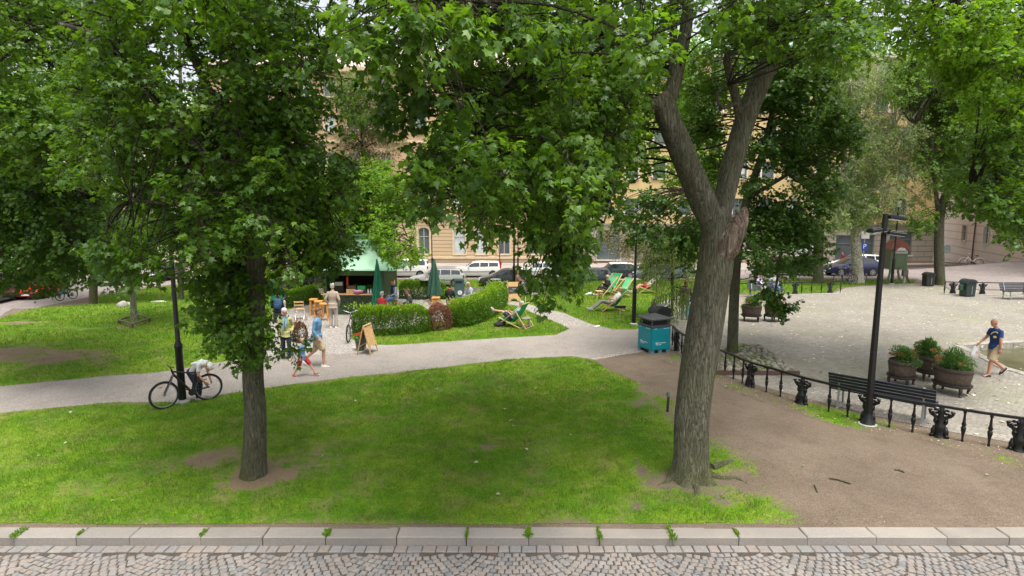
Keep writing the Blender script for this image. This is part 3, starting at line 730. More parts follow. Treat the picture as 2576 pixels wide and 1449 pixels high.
def mat_bark(name, c1, c2, c3, moss=(.10, .12, .02), sx=9, sz=1.6, bs=.9, mossz=1.2, mossf=.6):
    m, n, b = _new(name); L = n.links; P = geo_pos(n)
    mp = n.nodes.new('ShaderNodeMapping'); mp.inputs['Scale'].default_value = (sx, sx, sz); L.new(P, mp.inputs['Vector'])
    a = noise(n, 1.0, 3, .5, mp.outputs[0], 1.2); a2 = noise(n, 2.6, 4, .6, mp.outputs[0], .8)
    rd = lambda q: mrange(n, mop(n, 'ABSOLUTE', mop(n, 'SUBTRACT', q, .5)), 0, .11)
    h = mop(n, 'ADD', mop(n, 'MULTIPLY', rd(a.outputs[0]), .6), mop(n, 'MULTIPLY', rd(a2.outputs[0]), .4))
    r = ramp(n, [(.05, c1), (.5, c2), (1.0, c3)]); L.new(h, r.inputs[0])
    bl = noise(n, 1.1, 5, .6, P)
    sp = n.nodes.new('ShaderNodeSeparateXYZ'); L.new(P, sp.inputs[0])
    mf = mop(n, 'MULTIPLY', mrange(n, bl.outputs[0], .42, .62), mop(n, 'ADD', mrange(n, sp.outputs[2], mossz, 0, 0, .9), .25))
    col = mixc(n, mop(n, 'MULTIPLY', mf, mossf), r.outputs[0], moss)
    L.new(col, b.inputs['Base Color']); b.inputs['Roughness'].default_value = .9; b.inputs['Specular IOR Level'].default_value = .2
    L.new(bumpn(n, h, bs, .035), b.inputs['Normal']); return m
MB_big = mat_bark('maple_bark', (.07, .066, .044), (.175, .168, .115), (.235, .225, .165), (.12, .15, .03), 16, 2.2, 1.0)
MB_mid = mat_bark('grey_bark', (.06, .056, .038), (.145, .138, .096), (.195, .186, .135), (.10, .12, .025), 20, 3.0, 1.0)
MB_dark = mat_bark('dark_bark', (.02, .016, .012), (.05, .04, .028), (.09, .075, .055), (.05, .06, .02), 8, 1.6)
MB_birch = mat_bark('birch_bark', (.12, .11, .08), (.36, .34, .27), (.50, .48, .40), (.2, .22, .12), 3, 3.5, .5)
MB_young = mat_bark('young_bark', (.10, .10, .06), (.24, .25, .16), (.33, .34, .24), (.10, .12, .05), 5, 4, .4)

MAPLE = np.array([(0, .30, .0), (0, 0, .02), (.13, .0, -.01), (.40, .03, -.09), (.30, .27, -.04), (.53, .54, -.13), (.20, .50, .0), (.15, .68, -.03), (0, .98, -.10),
                  (-.15, .68, -.03), (-.20, .50, .0), (-.53, .54, -.13), (-.30, .27, -.04), (-.40, .03, -.09), (-.13, .0, -.01)])
MAPLE_F = np.array([(0, i, i+1) for i in range(1, 14)]+[(0, 14, 1)])
STAR = np.array([(0, .3, .03), (.38, .0, -.06), (.24, .3, 0), (.52, .55, -.1), (.0, .98, -.08), (-.52, .55, -.1), (-.24, .3, 0), (-.38, .0, -.06)])
STAR_F = np.array([(0, 1, 2), (0, 2, 3), (0, 3, 4), (0, 4, 5), (0, 5, 6), (0, 6, 7), (0, 7, 1)])
OVAL = np.array([(0, 0, 0), (.26, .4, -.03), (0, 1, -.06), (-.26, .4, -.03)]); OVAL_F = np.array([(0, 1, 2), (0, 2, 3)])
SLIM = np.array([(0, 0, 0), (.10, .45, -.03), (0, 1, -.12), (-.10, .45, -.03)])
LK = {'maple': (MAPLE, MAPLE_F), 'star': (STAR, STAR_F), 'oval': (OVAL, OVAL_F), 'slim': (SLIM, OVAL_F)}
def nrm(v): return v/(np.linalg.norm(v, axis=-1, keepdims=True)+1e-9)
def leaves(name, P, T, N, S, tint, kind, m, parent):
    LV, LF = LK[kind]; n = len(P); T = nrm(T); B = nrm(np.cross(T, N)); N = np.cross(B, T)
    V = P[:, None]+S[:, None, None]*(LV[None, :, 0, None]*B[:, None]+LV[None, :, 1, None]*T[:, None]+LV[None, :, 2, None]*N[:, None])
    F = (LF[None]+np.arange(n)[:, None, None]*len(LV)).reshape(-1, 3)
    return soup(name, V.reshape(-1, 3), F, m, parent, {'tint': np.repeat(tint, len(LF))})
def region(poly, D0, D1, rpx, n, seed=1, gap=.75, bias=0.):
    rr = random.Random(seed); out = []; xs = [p[0] for p in poly]; ys = [p[1] for p in poly]; tries = 0
    while len(out) < n and tries < n*40:
        tries += 1; x = rr.uniform(min(xs), max(xs)); y = rr.uniform(min(ys), max(ys))
        if not inpoly(poly, np.array([x]), np.array([y]))[0]: continue
        D = rr.uniform(D0, D1); r = rpx*rr.uniform(.7, 1.25)
        e = edgedist(poly, np.array([x]), np.array([y]))[0]; r = min(r, max(rpx*.5, e+rpx*.4))
        c = At(x, y, D); rm = r/F0*D
        if c.z-rm < float(zt(c.x, c.y))+.3 and rm > .5: continue
        out.append((c, rm))
    return out
LQ = dict(maple=(.70, 1.75), star=(.70, 1.75), oval=(1, 1.3), slim=(1, 1.3))
class Tree:
    def __init__(s, name, label, base, group=None, seed=1):
        s.root = thing(name, label, 'tree', base, 0, group); s.b = Vector(base); s.tk = MB(); s.br = MB(); s.lp = []; s.rr = random.Random(seed); s.np = np.random.default_rng(seed); s.n = 0
    def limb(s, pts, n=10, k=5, part='tk', rough=.0, flare=0, seed=0, rad=None):
        """pts: (px,py,D,width px)"""
        P = smoothpath([At(*p[:3]) for p in pts], k); Rr = lerpr([p[3]/2/F0*p[2] for p in pts], k, len(P))
        s.limbw(P, Rr, n, part, rough, flare, seed); return P
    def limbw(s, P, Rr, n=10, part='tk', rough=0., flare=0, seed=0):
        L = len(P)-1; ph = seed*1.7; TL = sum((Vector(P[i+1])-Vector(P[i])).length for i in range(L))
        def rnd(f, t):
            q = 1+rough*(.5*math.sin(3*t+ph+f*7)+.35*math.sin(5*t+ph*2-f*13)+.25*math.sin(2*t+f*23)+.3*(float(vn(t*2.0, f*14, 1.0, 5+seed))-.5)*2)
            if flare: q += flare*math.exp(-max(0, f*TL-.15)/.28)*(.55+.45*math.sin(5*t+ph)+.3*math.sin(3*t+1+ph))
            return q
        getattr(s, part).tube([Vector(p)-s.b for p in P], Rr, n, True, rnd=rnd if (rough or flare) else None)
        for p, r in zip(P, Rr): s.lp.append((Vector(p), r))
    def leaf(s, clumps, size, lai, kind, m, droop=.35, nl=12, flat=.75, spread=.42, name='foliage', twig=True, tb=0., weep=0., link_=True):
        size *= LQ[kind][0]; lai *= LQ[kind][1]
        rn = s.np; Ps, Ts, Ns, Ss, Tn = [], [], [], [], []
        lpp = np.array([p[:] for p, r in s.lp]) if s.lp else None
        for c, r in clumps:
            c = np.array(c); area = math.pi*r*r; nleaf = area/(.5*size*size*(.3 if kind in ('oval', 'slim') else 1))*lai; ns = max(2, int(nleaf/nl))
            if link_ and lpp is not None:
                i = int(np.argmin(np.linalg.norm(lpp-c, axis=1)+.4*np.abs(lpp[:, 2]-c[2]))); a = lpp[i]; L = np.linalg.norm(c-a)
                if L > .25:
                    mid = (a+c)/2+rn.normal(0, .06*L, 3)+np.array([0, 0, .08*L]); w = min(.045, .012+.008*L)*min(1.6, .5+r)
                    s.br.tube([Vector(q)-s.b for q in smoothpath([a, mid, c], 4)], lerpr([w, w*.7, w*.35], 4, 9), 5)
            ctint = rn.normal(0, .10)+tb
            o = nrm(rn.normal(0, 1, (ns, 3))); rad = rn.random(ns)**.45; sc = c+o*(rad*r)[:, None]*np.array([1, 1, .85])
            d = nrm(o*.8+rn.normal(0, .45, (ns, 3))+np.array([0, 0, -droop])); 
            if weep: d = nrm(d*(1-weep)+np.array([0, 0, -weep]))
            Ls = spread*min(1., .45+r)*rn.uniform(.6, 1.3, ns)*(size/.14)**.5
            if twig:
                for j in range(ns):
                    if rn.random() < .55: s.br.tube([Vector(c+(sc[j]-c)*.15)-s.b, Vector(sc[j])-s.b, Vector(sc[j]+d[j]*Ls[j])-s.b], [.009, .006, .003], 3, False)
            un = nrm(np.array([0, 0, flat])+o*.35+rn.normal(0, .25, (ns, 3)))
            if weep: un = nrm(rn.normal(0, 1, (ns, 3)))
            t = rn.random((ns, nl)); lat = nrm(np.cross(d, un)); side = rn.choice([-1, 1], (ns, nl))
            p = sc[:, None]+d[:, None]*(t*Ls[:, None])[..., None]+lat[:, None]*(side*rn.uniform(.1, .9, (ns, nl))*size*1.0)[..., None]+rn.normal(0, size*.25, (ns, nl, 3))
            T = d[:, None]*.55+lat[:, None]*(side*.8)[..., None]+rn.normal(0, .35, (ns, nl, 3))+np.array([0, 0, -droop])
            if weep: T = d[:, None]+rn.normal(0, .25, (ns, nl, 3))
            N_ = un[:, None]+rn.normal(0, .38, (ns, nl, 3))
            sz = size*rn.uniform(.55, 1.15, (ns, nl))
            tn = np.clip(.38+ctint+rn.normal(0, .10, (ns, 1))+rn.normal(0, .16, (ns, nl)), 0, 1); y = rn.random((ns, nl)) < .015; tn[y] = 1
            Ps.append(p.reshape(-1, 3)); Ts.append(T.reshape(-1, 3)); Ns.append(N_.reshape(-1, 3)); Ss.append(sz.ravel()); Tn.append(tn.ravel())
        P = np.concatenate(Ps)-np.array(s.b); s.n += len(P)
        return leaves(name, P, np.concatenate(Ts), np.concatenate(Ns), np.concatenate(Ss), np.concatenate(Tn), kind, m, s.root)
    def done(s, bark, tname='trunk', brm=None):
        if s.tk.v: s.tk.build(tname, bark, s.root, 60)
        if s.br.v:
            me = bpy.data.meshes.new('branches'); me.from_pydata(s.br.v, [], s.br.f); me.materials.append(brm or (MB_dark if bark in (MB_big, MB_mid) else bark)); link('branches', me, s.root)
        print('TREE', s.root.name, s.n)

# --- T1: left foreground maple
B1 = G(637, 1196); D1 = B1.y
t = Tree('maple_tree', 'straight maple in the left foreground with leafy shoots hanging over its lower trunk', (B1.x, B1.y, 0), seed=3)
t.limb([(637, 1215, D1, 74), (638, 1185, D1, 66), (640, 1130, D1, 58), (642, 1040, D1, 54), (636, 940, D1, 51), (640, 800, D1, 48), (643, 650, D1, 47), (637, 520, D1, 44), (620, 400, D1, 40), (604, 250, D1, 36), (600, 100, D1, 30), (612, -60, D1, 24), (600, -260, D1, 15)], 40, 7, 'tk', .05, .6, 2)
t.limb([(632, 560, D1, 22), (600, 500, D1-.1, 18), (540, 470, D1-.4, 14), (470, 515, D1-1, 10), (330, 500, D1-1.5, 6)], 8)
t.limb([(620, 430, D1, 24), (540, 260, D1, 22), (460, 85, D1-.3, 20), (405, 10, D1-.4, 15), (360, -80, D1-.5, 10)], 10, 5, 'tk', .05)
t.limb([(632, 500, D1, 20), (480, 350, D1-.2, 19), (306, 148, D1-.5, 19), (240, 90, D1-.6, 15), (150, 60, D1-.6, 9)], 10, 5, 'tk', .05)
t.limb([(640, 440, D1, 17), (700, 260, D1+.3, 14), (760, 165, D1+.4, 10), (860, 170, D1+.5, 7)], 8)
t.limb([(640, 560, D1, 16), (680, 590, D1+.2, 14), (600, 640, D1-.3, 8)], 8)
t.limb([(640, 690, D1, 18), (600, 640, D1-.2, 15), (570, 600, D1-.4, 10), (520, 560, D1-.6, 6)], 8)
t.limb([(646, 620, D1, 14), (720, 540, D1+.4, 12), (830, 500, D1+.8, 9), (900, 440, D1+1, 6)], 8)
t.limb([(605, 200, D1, 18), (700, 90, D1+.4, 15), (840, 105, D1+.8, 9)], 8)
R1 = [(250, 0), (880, 0), (850, 60), (790, 80), (850, 130), (840, 200), (880, 300), (925, 385), (990, 450), (940, 490), (890, 520), (850, 570), (870, 640), (800, 665), (700, 690), (560, 650), (470, 640), (350, 560), (260, 470), (140, 430), (200, 300), (130, 200)]
t.leaf(region(R1, D1-2.2, D1+1.6, 62, 135, 11), .135, 1.45, 'maple', ML_maple)
t.leaf(region([(480, 640), (620, 600), (740, 620), (700, 680), (668, 760), (680, 820), (700, 872), (640, 890), (590, 925), (545, 880), (495, 780), (475, 700)], D1-.9, D1+.8, 42, 44, 12), .125, 1.5, 'maple', ML_maple, droop=.7)
t.leaf(region([(215, 600), (330, 575), (450, 590), (480, 680), (400, 700), (300, 715), (240, 665)], D1-1.6, D1-.4, 34, 24, 13), .125, 1.6, 'maple', ML_maple, droop=.6)
t.leaf(region([(100, -500), (1000, -500), (950, 20), (180, 20)], D1-3, D1+3, 110, 55, 14), .15, .8, 'star', ML_maple)
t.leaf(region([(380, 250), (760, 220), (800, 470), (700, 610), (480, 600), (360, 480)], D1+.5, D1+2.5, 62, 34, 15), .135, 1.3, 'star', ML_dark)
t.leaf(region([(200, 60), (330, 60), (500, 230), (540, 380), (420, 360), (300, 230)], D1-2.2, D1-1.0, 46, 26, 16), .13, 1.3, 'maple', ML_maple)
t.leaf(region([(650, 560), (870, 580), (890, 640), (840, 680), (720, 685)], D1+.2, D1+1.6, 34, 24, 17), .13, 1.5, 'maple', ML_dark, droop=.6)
t.leaf(region([(420, 0), (600, 0), (590, 200), (470, 200)], D1-.5, D1+1.5, 44, 12, 18), .13, 1.2, 'maple', ML_maple)
# small sprays over the path
for c_ in ([(At(585, 915, D1-.3), .10), (At(560, 870, D1-.3), .18), (At(465, 800, D1-.2), .08), (At(500, 720, D1-.2), .2), (At(600, 890, D1-.3), .15), (At(655, 900, D1-.3), .12), (At(735, 885, D1-.2), .12), (At(758, 862, D1-.2), .09), (At(700, 860, D1-.2), .15)]): t.leaf([c_], .12, 2.6, 'maple', ML_maple, droop=.7, name='shoot')
t.done(MB_mid)

# --- T2: right foreground big forked maple with a snapped limb
B2 = G(1738, 1203); D2 = B2.y
t = Tree('maple_tree', 'big leaning maple in the right foreground that forks above a pale snapped limb', (B2.x, B2.y, 0), seed=5)
t.limb([(1735, 1225, D2, 106.2), (1736, 1192, D2, 93.6), (1738, 1140, D2, 86.4), (1740, 1060, D2+.02, 88.2), (1752, 960, D2+.05, 89.1), (1768, 860, D2+.08, 89.1), (1784, 760, D2+.1, 88.2), (1797, 680, D2+.1, 86.4), (1804, 610, D2+.1, 81.0), (1806, 560, D2+.1, 70.2), (1802, 520, D2+.1, 49.5)], 64, 8, 'tk', .035, .8, 4)
t.limb([(1803, 600, D2+.1, 55.8), (1780, 530, D2+.1, 64.8), (1747, 455, D2+.1, 63.9), (1710, 370, D2+.05, 59.4), (1685, 310, D2, 55.8), (1668, 262, D2, 55.8), (1655, 240, D2, 45.0)], 32, 6, 'tk', .06, 0, 5)
t.limb([(1806, 590, D2+.1, 50.4), (1820, 510, D2+.15, 49.5), (1845, 400, D2+.2, 49.5), (1878, 290, D2+.25, 50.4), (1915, 200, D2+.3, 47.7), (1960, 110, D2+.4, 41.4), (2010, 0, D2+.5, 36.0), (2050, -150, D2+.6, 27.0), (2080, -320, D2+.7, 16.2)], 32, 6, 'tk', .06, 0, 6)
t.limb([(1672, 275, D2, 41.4), (1695, 215, D2, 32.4), (1712, 140, D2, 30.6), (1728, 50, D2, 28.8), (1735, -80, D2, 23.4), (1745, -250, D2, 14.4)], 20, 5, 'tk', .06, 0, 7)
t.limb([(1685, 260, D2+.02, 23.4), (1692, 170, D2+.1, 20.7), (1694, 60, D2+.15, 18.9), (1690, -80, D2+.2, 13.5)], 14, 5, 'tk', .05)
t.limb([(1668, 265, D2, 45.0), (1620, 258, D2-.2, 32.4), (1560, 245, D2-.5, 27.0), (1500, 222, D2-.9, 24.3), (1430, 185, D2-1.4, 19.8), (1330, 120, D2-2.0, 16.2), (1200, 40, D2-2.8, 12.6), (1080, -10, D2-3.6, 8.1)], 16, 5, 'tk', .08, 0, 8)
t.limb([(1540, 240, D2-.6, 18.0), (1515, 170, D2-.8, 14.4), (1530, 80, D2-.9, 12.6), (1520, -60, D2-1, 9.9)], 10)
t.limb([(1480, 215, D2-1, 13.5), (1440, 300, D2-1.3, 10.8), (1420, 420, D2-1.5, 9.0), (1415, 540, D2-1.6, 6.3)], 8)
t.limb([(1350, 130, D2-1.9, 10.8), (1270, 220, D2-2, 9.0), (1200, 340, D2-1.9, 7.2), (1160, 480, D2-1.8, 4.5)], 8)
t.limb([(1600, 255, D2-.3, 12.6), (1560, 340, D2-.6, 9.9), (1545, 460, D2-.7, 7.2), (1520, 560, D2-.8, 4.5)], 8)
t.limb([(1866, 330, D2+.25, 19.8), (1852, 250, D2+.15, 21.6), (1835, 185, D2+.1, 19.8), (1830, 140, D2, 16.2), (1858, 125, D2-.1, 11.7), (1900, 60, D2-.2, 8.1)], 12, 5, 'tk', .08)
t.limb([(1850, 260, D2+.1, 11.7), (1815, 270, D2, 9.9), (1805, 235, D2-.1, 7.2), (1830, 215, D2-.15, 5.4)], 8)
t.limb([(1940, 150, D2+.35, 18.0), (2010, 130, D2+.3, 12.6), (2090, 60, D2+.1, 8.1)], 8)
# snapped limb
st = MB(); st.M = Matrix.Translation(-t.b)
P = smoothpath([At(1800, 665, D2+.02), At(1828, 618, D2-.06), At(1850, 578, D2-.1), At(1864, 548, D2-.1), At(1876, 522, D2-.08)], 6)
def strn(f, a_): return 1+.10*math.sin(3*a_+f*9)+.06*math.sin(7*a_+f*17)
st.tube(P, [q/2/F0*D2 for q in lerpr([44, 60, 56, 36, 7], 6, 25)], 26, True, rnd=strn)
M_snap = mat_bark('snapped_wood', (.09, .068, .05), (.29, .22, .165), (.40, .32, .25), (.13, .10, .07), 9, .8, 1.2, 3.0, .6)
st.build('broken_limb', M_snap, t.root, 60)
for k, (pts) in enumerate(([(1700, 1190), (1680, 1212), (1655, 1222)], [(1780, 1195), (1815, 1205), (1850, 1205), (1885, 1220)], [(1745, 1210), (1752, 1235), (1748, 1252)], [(1790, 1180), (1830, 1165), (1850, 1160)])):
    P = [G(*q) for q in pts]; P = smoothpath([p+Vector((0, 0, .02-.03*i/len(P))) for i, p in enumerate(P)], 5)
    rt = MB(); rt.M = Matrix.Translation(-t.b); rt.tube(P, lerpr([.085]+[.045]*(len(pts)-2)+[.012], 5, len(P)), 10); rt.build('root', MB_big, t.root, 60)
A = dict(kind='maple', m=ML_maple)
t.leaf(region([(865, 0), (1190, 0), (1240, 60), (1180, 120), (1100, 105), (1030, 195), (960, 185), (900, 130), (850, 80)], 5.2, 6.6, 62, 34, 21), .15, 1.5, 'maple', ML_maple, droop=.5, tb=.12)
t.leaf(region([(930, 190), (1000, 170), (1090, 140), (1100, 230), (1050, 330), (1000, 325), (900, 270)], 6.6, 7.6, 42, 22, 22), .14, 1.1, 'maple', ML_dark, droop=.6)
R2 = [(1110, 0), (1700, 0), (1670, 130), (1600, 200), (1620, 300), (1560, 400), (1560, 480), (1500, 550), (1440, 600), (1320, 600), (1220, 570), (1080, 560), (1010, 500), (1040, 390), (1100, 300), (1080, 130)]
t.leaf(region(R2, D2-4.2, D2+.6, 60, 150, 23), .14, 1.4, 'maple', ML_maple)
t.leaf(region([(1310, 545), (1490, 540), (1480, 650), (1425, 720), (1375, 780), (1330, 700)], D2-2.2, D2-1.4, 34, 30, 24), .14, 1.5, 'maple', ML_maple, droop=.8)
t.leaf(region([(1380, 340), (1520, 330), (1530, 420), (1450, 490), (1370, 460)], D2-3.7, D2-3.0, 40, 22, 25), .145, 1.4, 'maple', ML_maple, droop=.7, tb=.18)
t.leaf(region([(1530, 190), (1640, 200), (1640, 260), (1560, 300), (1500, 280)], D2-1.4, D2-.7, 28, 10, 35), .14, 1.3, 'maple', ML_maple, droop=.6, tb=.1)
t.leaf(region([(1700, 0), (2230, 0), (2190, 70), (2190, 150), (2120, 200), (2080, 120), (2030, 100), (1900, 110), (1780, 60)], D2-2, D2+1.5, 50, 64, 26), .135, 1.3, 'maple', ML_maple)
t.leaf(region([(1560, 60), (1690, 100), (1660, 330), (1600, 520), (1540, 500), (1590, 300)], D2+1.2, D2+3, 50, 16, 27), .135, 1.0, 'star', ML_maple)
t.leaf(region([(1200, 90), (1560, 90), (1560, 420), (1440, 560), (1120, 520), (1080, 400)], D2+.5, D2+2.8, 66, 30, 29), .14, 1.1, 'star', ML_dark)
t.leaf(region([(800, -520), (2300, -520), (2250, 10), (1000, 10)], D2-4, D2+4, 120, 75, 28), .16, .8, 'star', ML_maple)
t.done(MB_big)

# --- T3: dark maple behind the fork, thin trunk in the cobbled tree pit
B3 = G(1843, 893); D3 = B3.y
t = Tree('maple_tree', 'dark green maple with a slim trunk standing in the cobblestone tree pit', tuple(B3), seed=6)
t.limb([(1843, 898, D3, 34.4), (1843, 870, D3, 27.5), (1845, 800, D3, 24.9), (1848, 720, D3, 24.1), (1856, 620, D3, 22.4), (1880, 500, D3, 19.8), (1920, 380, D3, 16.3), (1950, 240, D3, 12.0), (1960, 60, D3, 8.6)], 20, 5, 'tk', .05, .35, 3)
t.limb([(1855, 630, D3, 13.8), (1800, 540, D3, 10.3), (1740, 480, D3-.4, 6.9)], 8)
t.limb([(1880, 500, D3, 12.0), (1980, 440, D3-.5, 8.6), (2090, 380, D3-.8, 5.2)], 8)
t.limb([(1870, 560, D3, 11.2), (1960, 600, D3-.6, 7.7), (1950, 740, D3-.9, 5.2), (1955, 780, D3-1, 3.4)], 8)
R3 = [(1870, 170), (1990, 120), (2060, 160), (2100, 260), (2150, 300), (2160, 350), (2085, 420), (2100, 490), (2060, 550), (2110, 600), (2098, 645), (2000, 670), (1940, 700), (1890, 690), (1870, 600), (1880, 450)]
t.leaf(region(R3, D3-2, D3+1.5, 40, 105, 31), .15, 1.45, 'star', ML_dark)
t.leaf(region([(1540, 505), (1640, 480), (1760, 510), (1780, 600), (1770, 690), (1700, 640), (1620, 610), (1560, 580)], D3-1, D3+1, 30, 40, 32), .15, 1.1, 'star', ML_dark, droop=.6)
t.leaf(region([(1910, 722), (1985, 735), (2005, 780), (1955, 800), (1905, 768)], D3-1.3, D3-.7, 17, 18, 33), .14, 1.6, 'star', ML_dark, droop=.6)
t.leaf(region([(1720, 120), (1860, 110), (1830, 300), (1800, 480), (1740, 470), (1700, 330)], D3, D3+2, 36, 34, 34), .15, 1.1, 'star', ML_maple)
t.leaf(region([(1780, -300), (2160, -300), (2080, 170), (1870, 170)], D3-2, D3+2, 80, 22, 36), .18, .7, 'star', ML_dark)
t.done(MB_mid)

# --- T4: big dark maple at the left edge (trunk just outside the frame)
B4 = G(-90, 905); D4 = B4.y
t = Tree('maple_tree', 'dense dark maple at the left edge whose low branches overhang the lawn', tuple(B4), seed=7)
t.limb([(-90, 915, D4, 70), (-90, 850, D4, 54), (-80, 700, D4, 50), (-70, 500, D4, 44), (-40, 300, D4, 36), (0, 100, D4, 26), (40, -150, D4, 16)], 20, 4, 'tk', .05, .4)
t.limb([(-75, 520, D4, 22), (40, 460, D4-1, 16), (150, 470, D4-2, 10), (250, 500, D4-2.5, 6)], 8)
t.limb([(-30, 300, D4, 20), (60, 180, D4-1, 15), (120, 150, D4-1.5, 10), (200, 110, D4-2, 6)], 8)
t.leaf(region([(-90, 390), (100, 420), (240, 470), (300, 530), (270, 640), (215, 735), (150, 700), (120, 735), (70, 700), (20, 700), (-90, 740)], D4-4.5, D4+1, 52, 95, 41), .15, 1.4, 'star', ML_dark)
t.leaf(region([(-90, -20), (300, -20), (230, 160), (270, 330), (160, 440), (-90, 420)], D4-6, D4-1, 62, 80, 42), .15, 1.05, 'star', ML_maple, tb=.15)
t.leaf(region([(-300, -500), (350, -500), (300, 0), (-200, 0)], D4-5, D4+2, 120, 28, 43), .2, .6, 'star', ML_maple)
t.done(MB_mid)

# --- T5: young tree in the wooden guard
B5 = G(337, 812); D5 = B5.y
t = Tree('young_tree', 'young tree with a yellow band on its pale trunk inside a low wooden guard', tuple(B5), seed=8)
t.limb([(338, 814, D5, 17), (336, 780, D5, 15), (334, 700, D5, 13), (333, 600, D5, 12), (336, 500, D5, 9), (338, 380, D5, 6)], 12, 4, 'tk', .03)
t.limb([(334, 600, D5, 6), (380, 540, D5, 5), (430, 500, D5, 3)], 6); t.limb([(334, 590, D5, 6), (290, 530, D5, 5), (260, 480, D5, 3)], 6)
bd = MB(); bd.M = Matrix.Translation(-t.b); bd.tube([At(334.5, 712, D5), At(334.5, 722, D5)], .111, 14); bd.build('yellow_band', mat('yellow_band', (.62, .42, .04), .6), t.root, 40)
t.leaf(region([(270, 440), (440, 430), (470, 560), (400, 640), (330, 660), (280, 600)], D5-1.5, D5+1.5, 36, 34, 51), .13, 1.0, 'star', ML_bright)
t.done(MB_young)

# --- T12: bright maple behind the kiosk / T1
B12 = onG(At(800, 700, 30).x, 30)
t = Tree('maple_tree', 'bright green maple growing behind the kiosk roof', tuple(B12), seed=9)
t.limb([(800, 745, 30, 22), (806, 640, 30, 18), (830, 540, 29.5, 16), (860, 470, 29, 12), (900, 380, 29, 8)], 12, 4, 'tk', .04)
t.limb([(835, 530, 29.4, 12), (900, 495, 28, 11), (960, 486, 27, 9), (1000, 490, 26.5, 6)], 8); t.limb([(870, 540, 28, 8), (920, 500, 27.5, 7)], 6)
t.limb([(985, 488, 27, 6), (1010, 560, 26, 4), (1040, 630, 25.5, 3)], 6)
t.leaf(region([(690, 520), (720, 660), (860, 680), (700, 500), (850, 425), (960, 400), (1010, 430), (1045, 520), (1035, 590), (1090, 615), (1085, 650), (1020, 665), (960, 640), (920, 600), (870, 650), (830, 690), (760, 690), (700, 620)], 25.5, 29, 30, 110, 61), .17, 1.2, 'star', ML_bright)
t.leaf(region([(900, 520), (1020, 560), (1075, 640), (1000, 670), (950, 640)], 23.5, 25, 22, 22, 62), .16, .9, 'star', ML_bright, tb=.15)
t.done(MB_mid)

# --- T6: right trunk by the plaza corner
B6 = G(2365, 716); D6 = B6.y
t = Tree('maple_tree', 'tree with a thick bare trunk between the black litter bin and the rear railing', tuple(B6), seed=10)
t.limb([(2364, 722, D6, 27.2), (2364, 700, D6, 23.1), (2362, 620, D6, 21.1), (2364, 540, D6, 21.1), (2378, 495, D6, 18.4), (2405, 450, D6, 15.0), (2440, 380, D6, 10.9), (2470, 250, D6, 6.8)], 20, 5, 'tk', .05, .25)
t.limb([(2364, 560, D6, 12.2), (2352, 470, D6, 8.2), (2340, 400, D6-.5, 6.8), (2300, 340, D6-1, 4.1)], 8)
t.limb([(2395, 462, D6, 10.9), (2350, 400, D6-.5, 8.8), (2342, 350, D6-.5, 7.5), (2300, 320, D6-1, 4.8)], 8)
t.leaf(region([(2290, 540), (2345, 520), (2350, 580), (2310, 600)], D6-2.5, D6-1, 20, 12, 71), .15, .9, 'star', ML_maple)
t.leaf(region([(2380, 500), (2420, 495), (2415, 540), (2385, 540)], D6-2, D6, 18, 8, 72), .15, .9, 'star', ML_maple)
t.leaf(region([(2290, 330), (2400, 300), (2500, 300), (2480, 480), (2400, 500), (2330, 460)], D6-3, D6+3, 38, 36, 73), .15, .7, 'star', ML_maple)
t.leaf(region([(2180, 140), (2450, 120), (2500, 300), (2400, 330), (2250, 260)], D6-3, D6+3, 45, 50, 74), .15, .95, 'star', ML_maple, tb=.25)
t.done(MB_mid)

# --- T7: birches with thin pale crowns in front of the yellow building
B7 = G(2158, 712); D7 = B7.y
t = Tree('birch_tree', 'pale barked birch with a thin grey green crown beside the blue hatchback', tuple(B7), seed=12)
t.limb([(2158, 716, D7, 30.6), (2158, 690, D7, 25.5), (2152, 600, D7, 22.1), (2150, 560, D7, 22.1), (2135, 510, D7, 15.3), (2120, 440, D7, 11.0), (2130, 300, D7, 7.6)], 18, 4, 'tk', .05, .2)
t.limb([(2155, 570, D7, 17.0), (2170, 500, D7, 11.9), (2200, 440, D7, 9.3), (2260, 390, D7, 6.8), (2300, 330, D7, 4.2)], 8)
t.limb([(2200, 440, D7, 5.1), (2235, 380, D7, 5.1), (2250, 320, D7, 3.4)], 6); t.limb([(2140, 520, D7, 7.6), (2110, 470, D7, 6.0), (2095, 440, D7, 4.2)], 6)
for k, q in enumerate((([(2090, 180), (2180, 130), (2260, 170), (2240, 330), (2160, 330), (2110, 300)], 24, .5), ([(2090, 330), (2300, 300), (2380, 420), (2330, 520), (2240, 560), (2100, 560), (2060, 480)], 44, .5), ([(2050, 440), (2200, 450), (2180, 560), (2060, 570)], 22, .6))):
    t.leaf(region(q[0], D7-2.5, D7+3, 42, q[1], 80+k), .12, q[2], 'oval', ML_pale, nl=16, spread=.7, droop=.8, name='foliage')
t.leaf(region([(2250, 150), (2420, 150), (2440, 330), (2300, 300)], D7-1, D7+3, 45, 30, 84), .13, .6, 'oval', ML_pale, nl=16, spread=.7, droop=.8)
for k, (x0, y0, x1, y1) in enumerate(((2200, 440, 2330, 250), (2170, 500, 2050, 400), (2140, 470, 2180, 250), (2230, 400, 2380, 380), (2150, 560, 2240, 500), (2130, 420, 2090, 230))):
    t.limb([(x0, y0, D7-.5, 6), ((x0+x1)/2+8, (y0+y1)/2-14, D7-.9, 4), (x1, y1, D7-1.2, 2)], 6, 4, 'br')
t.done(MB_birch)

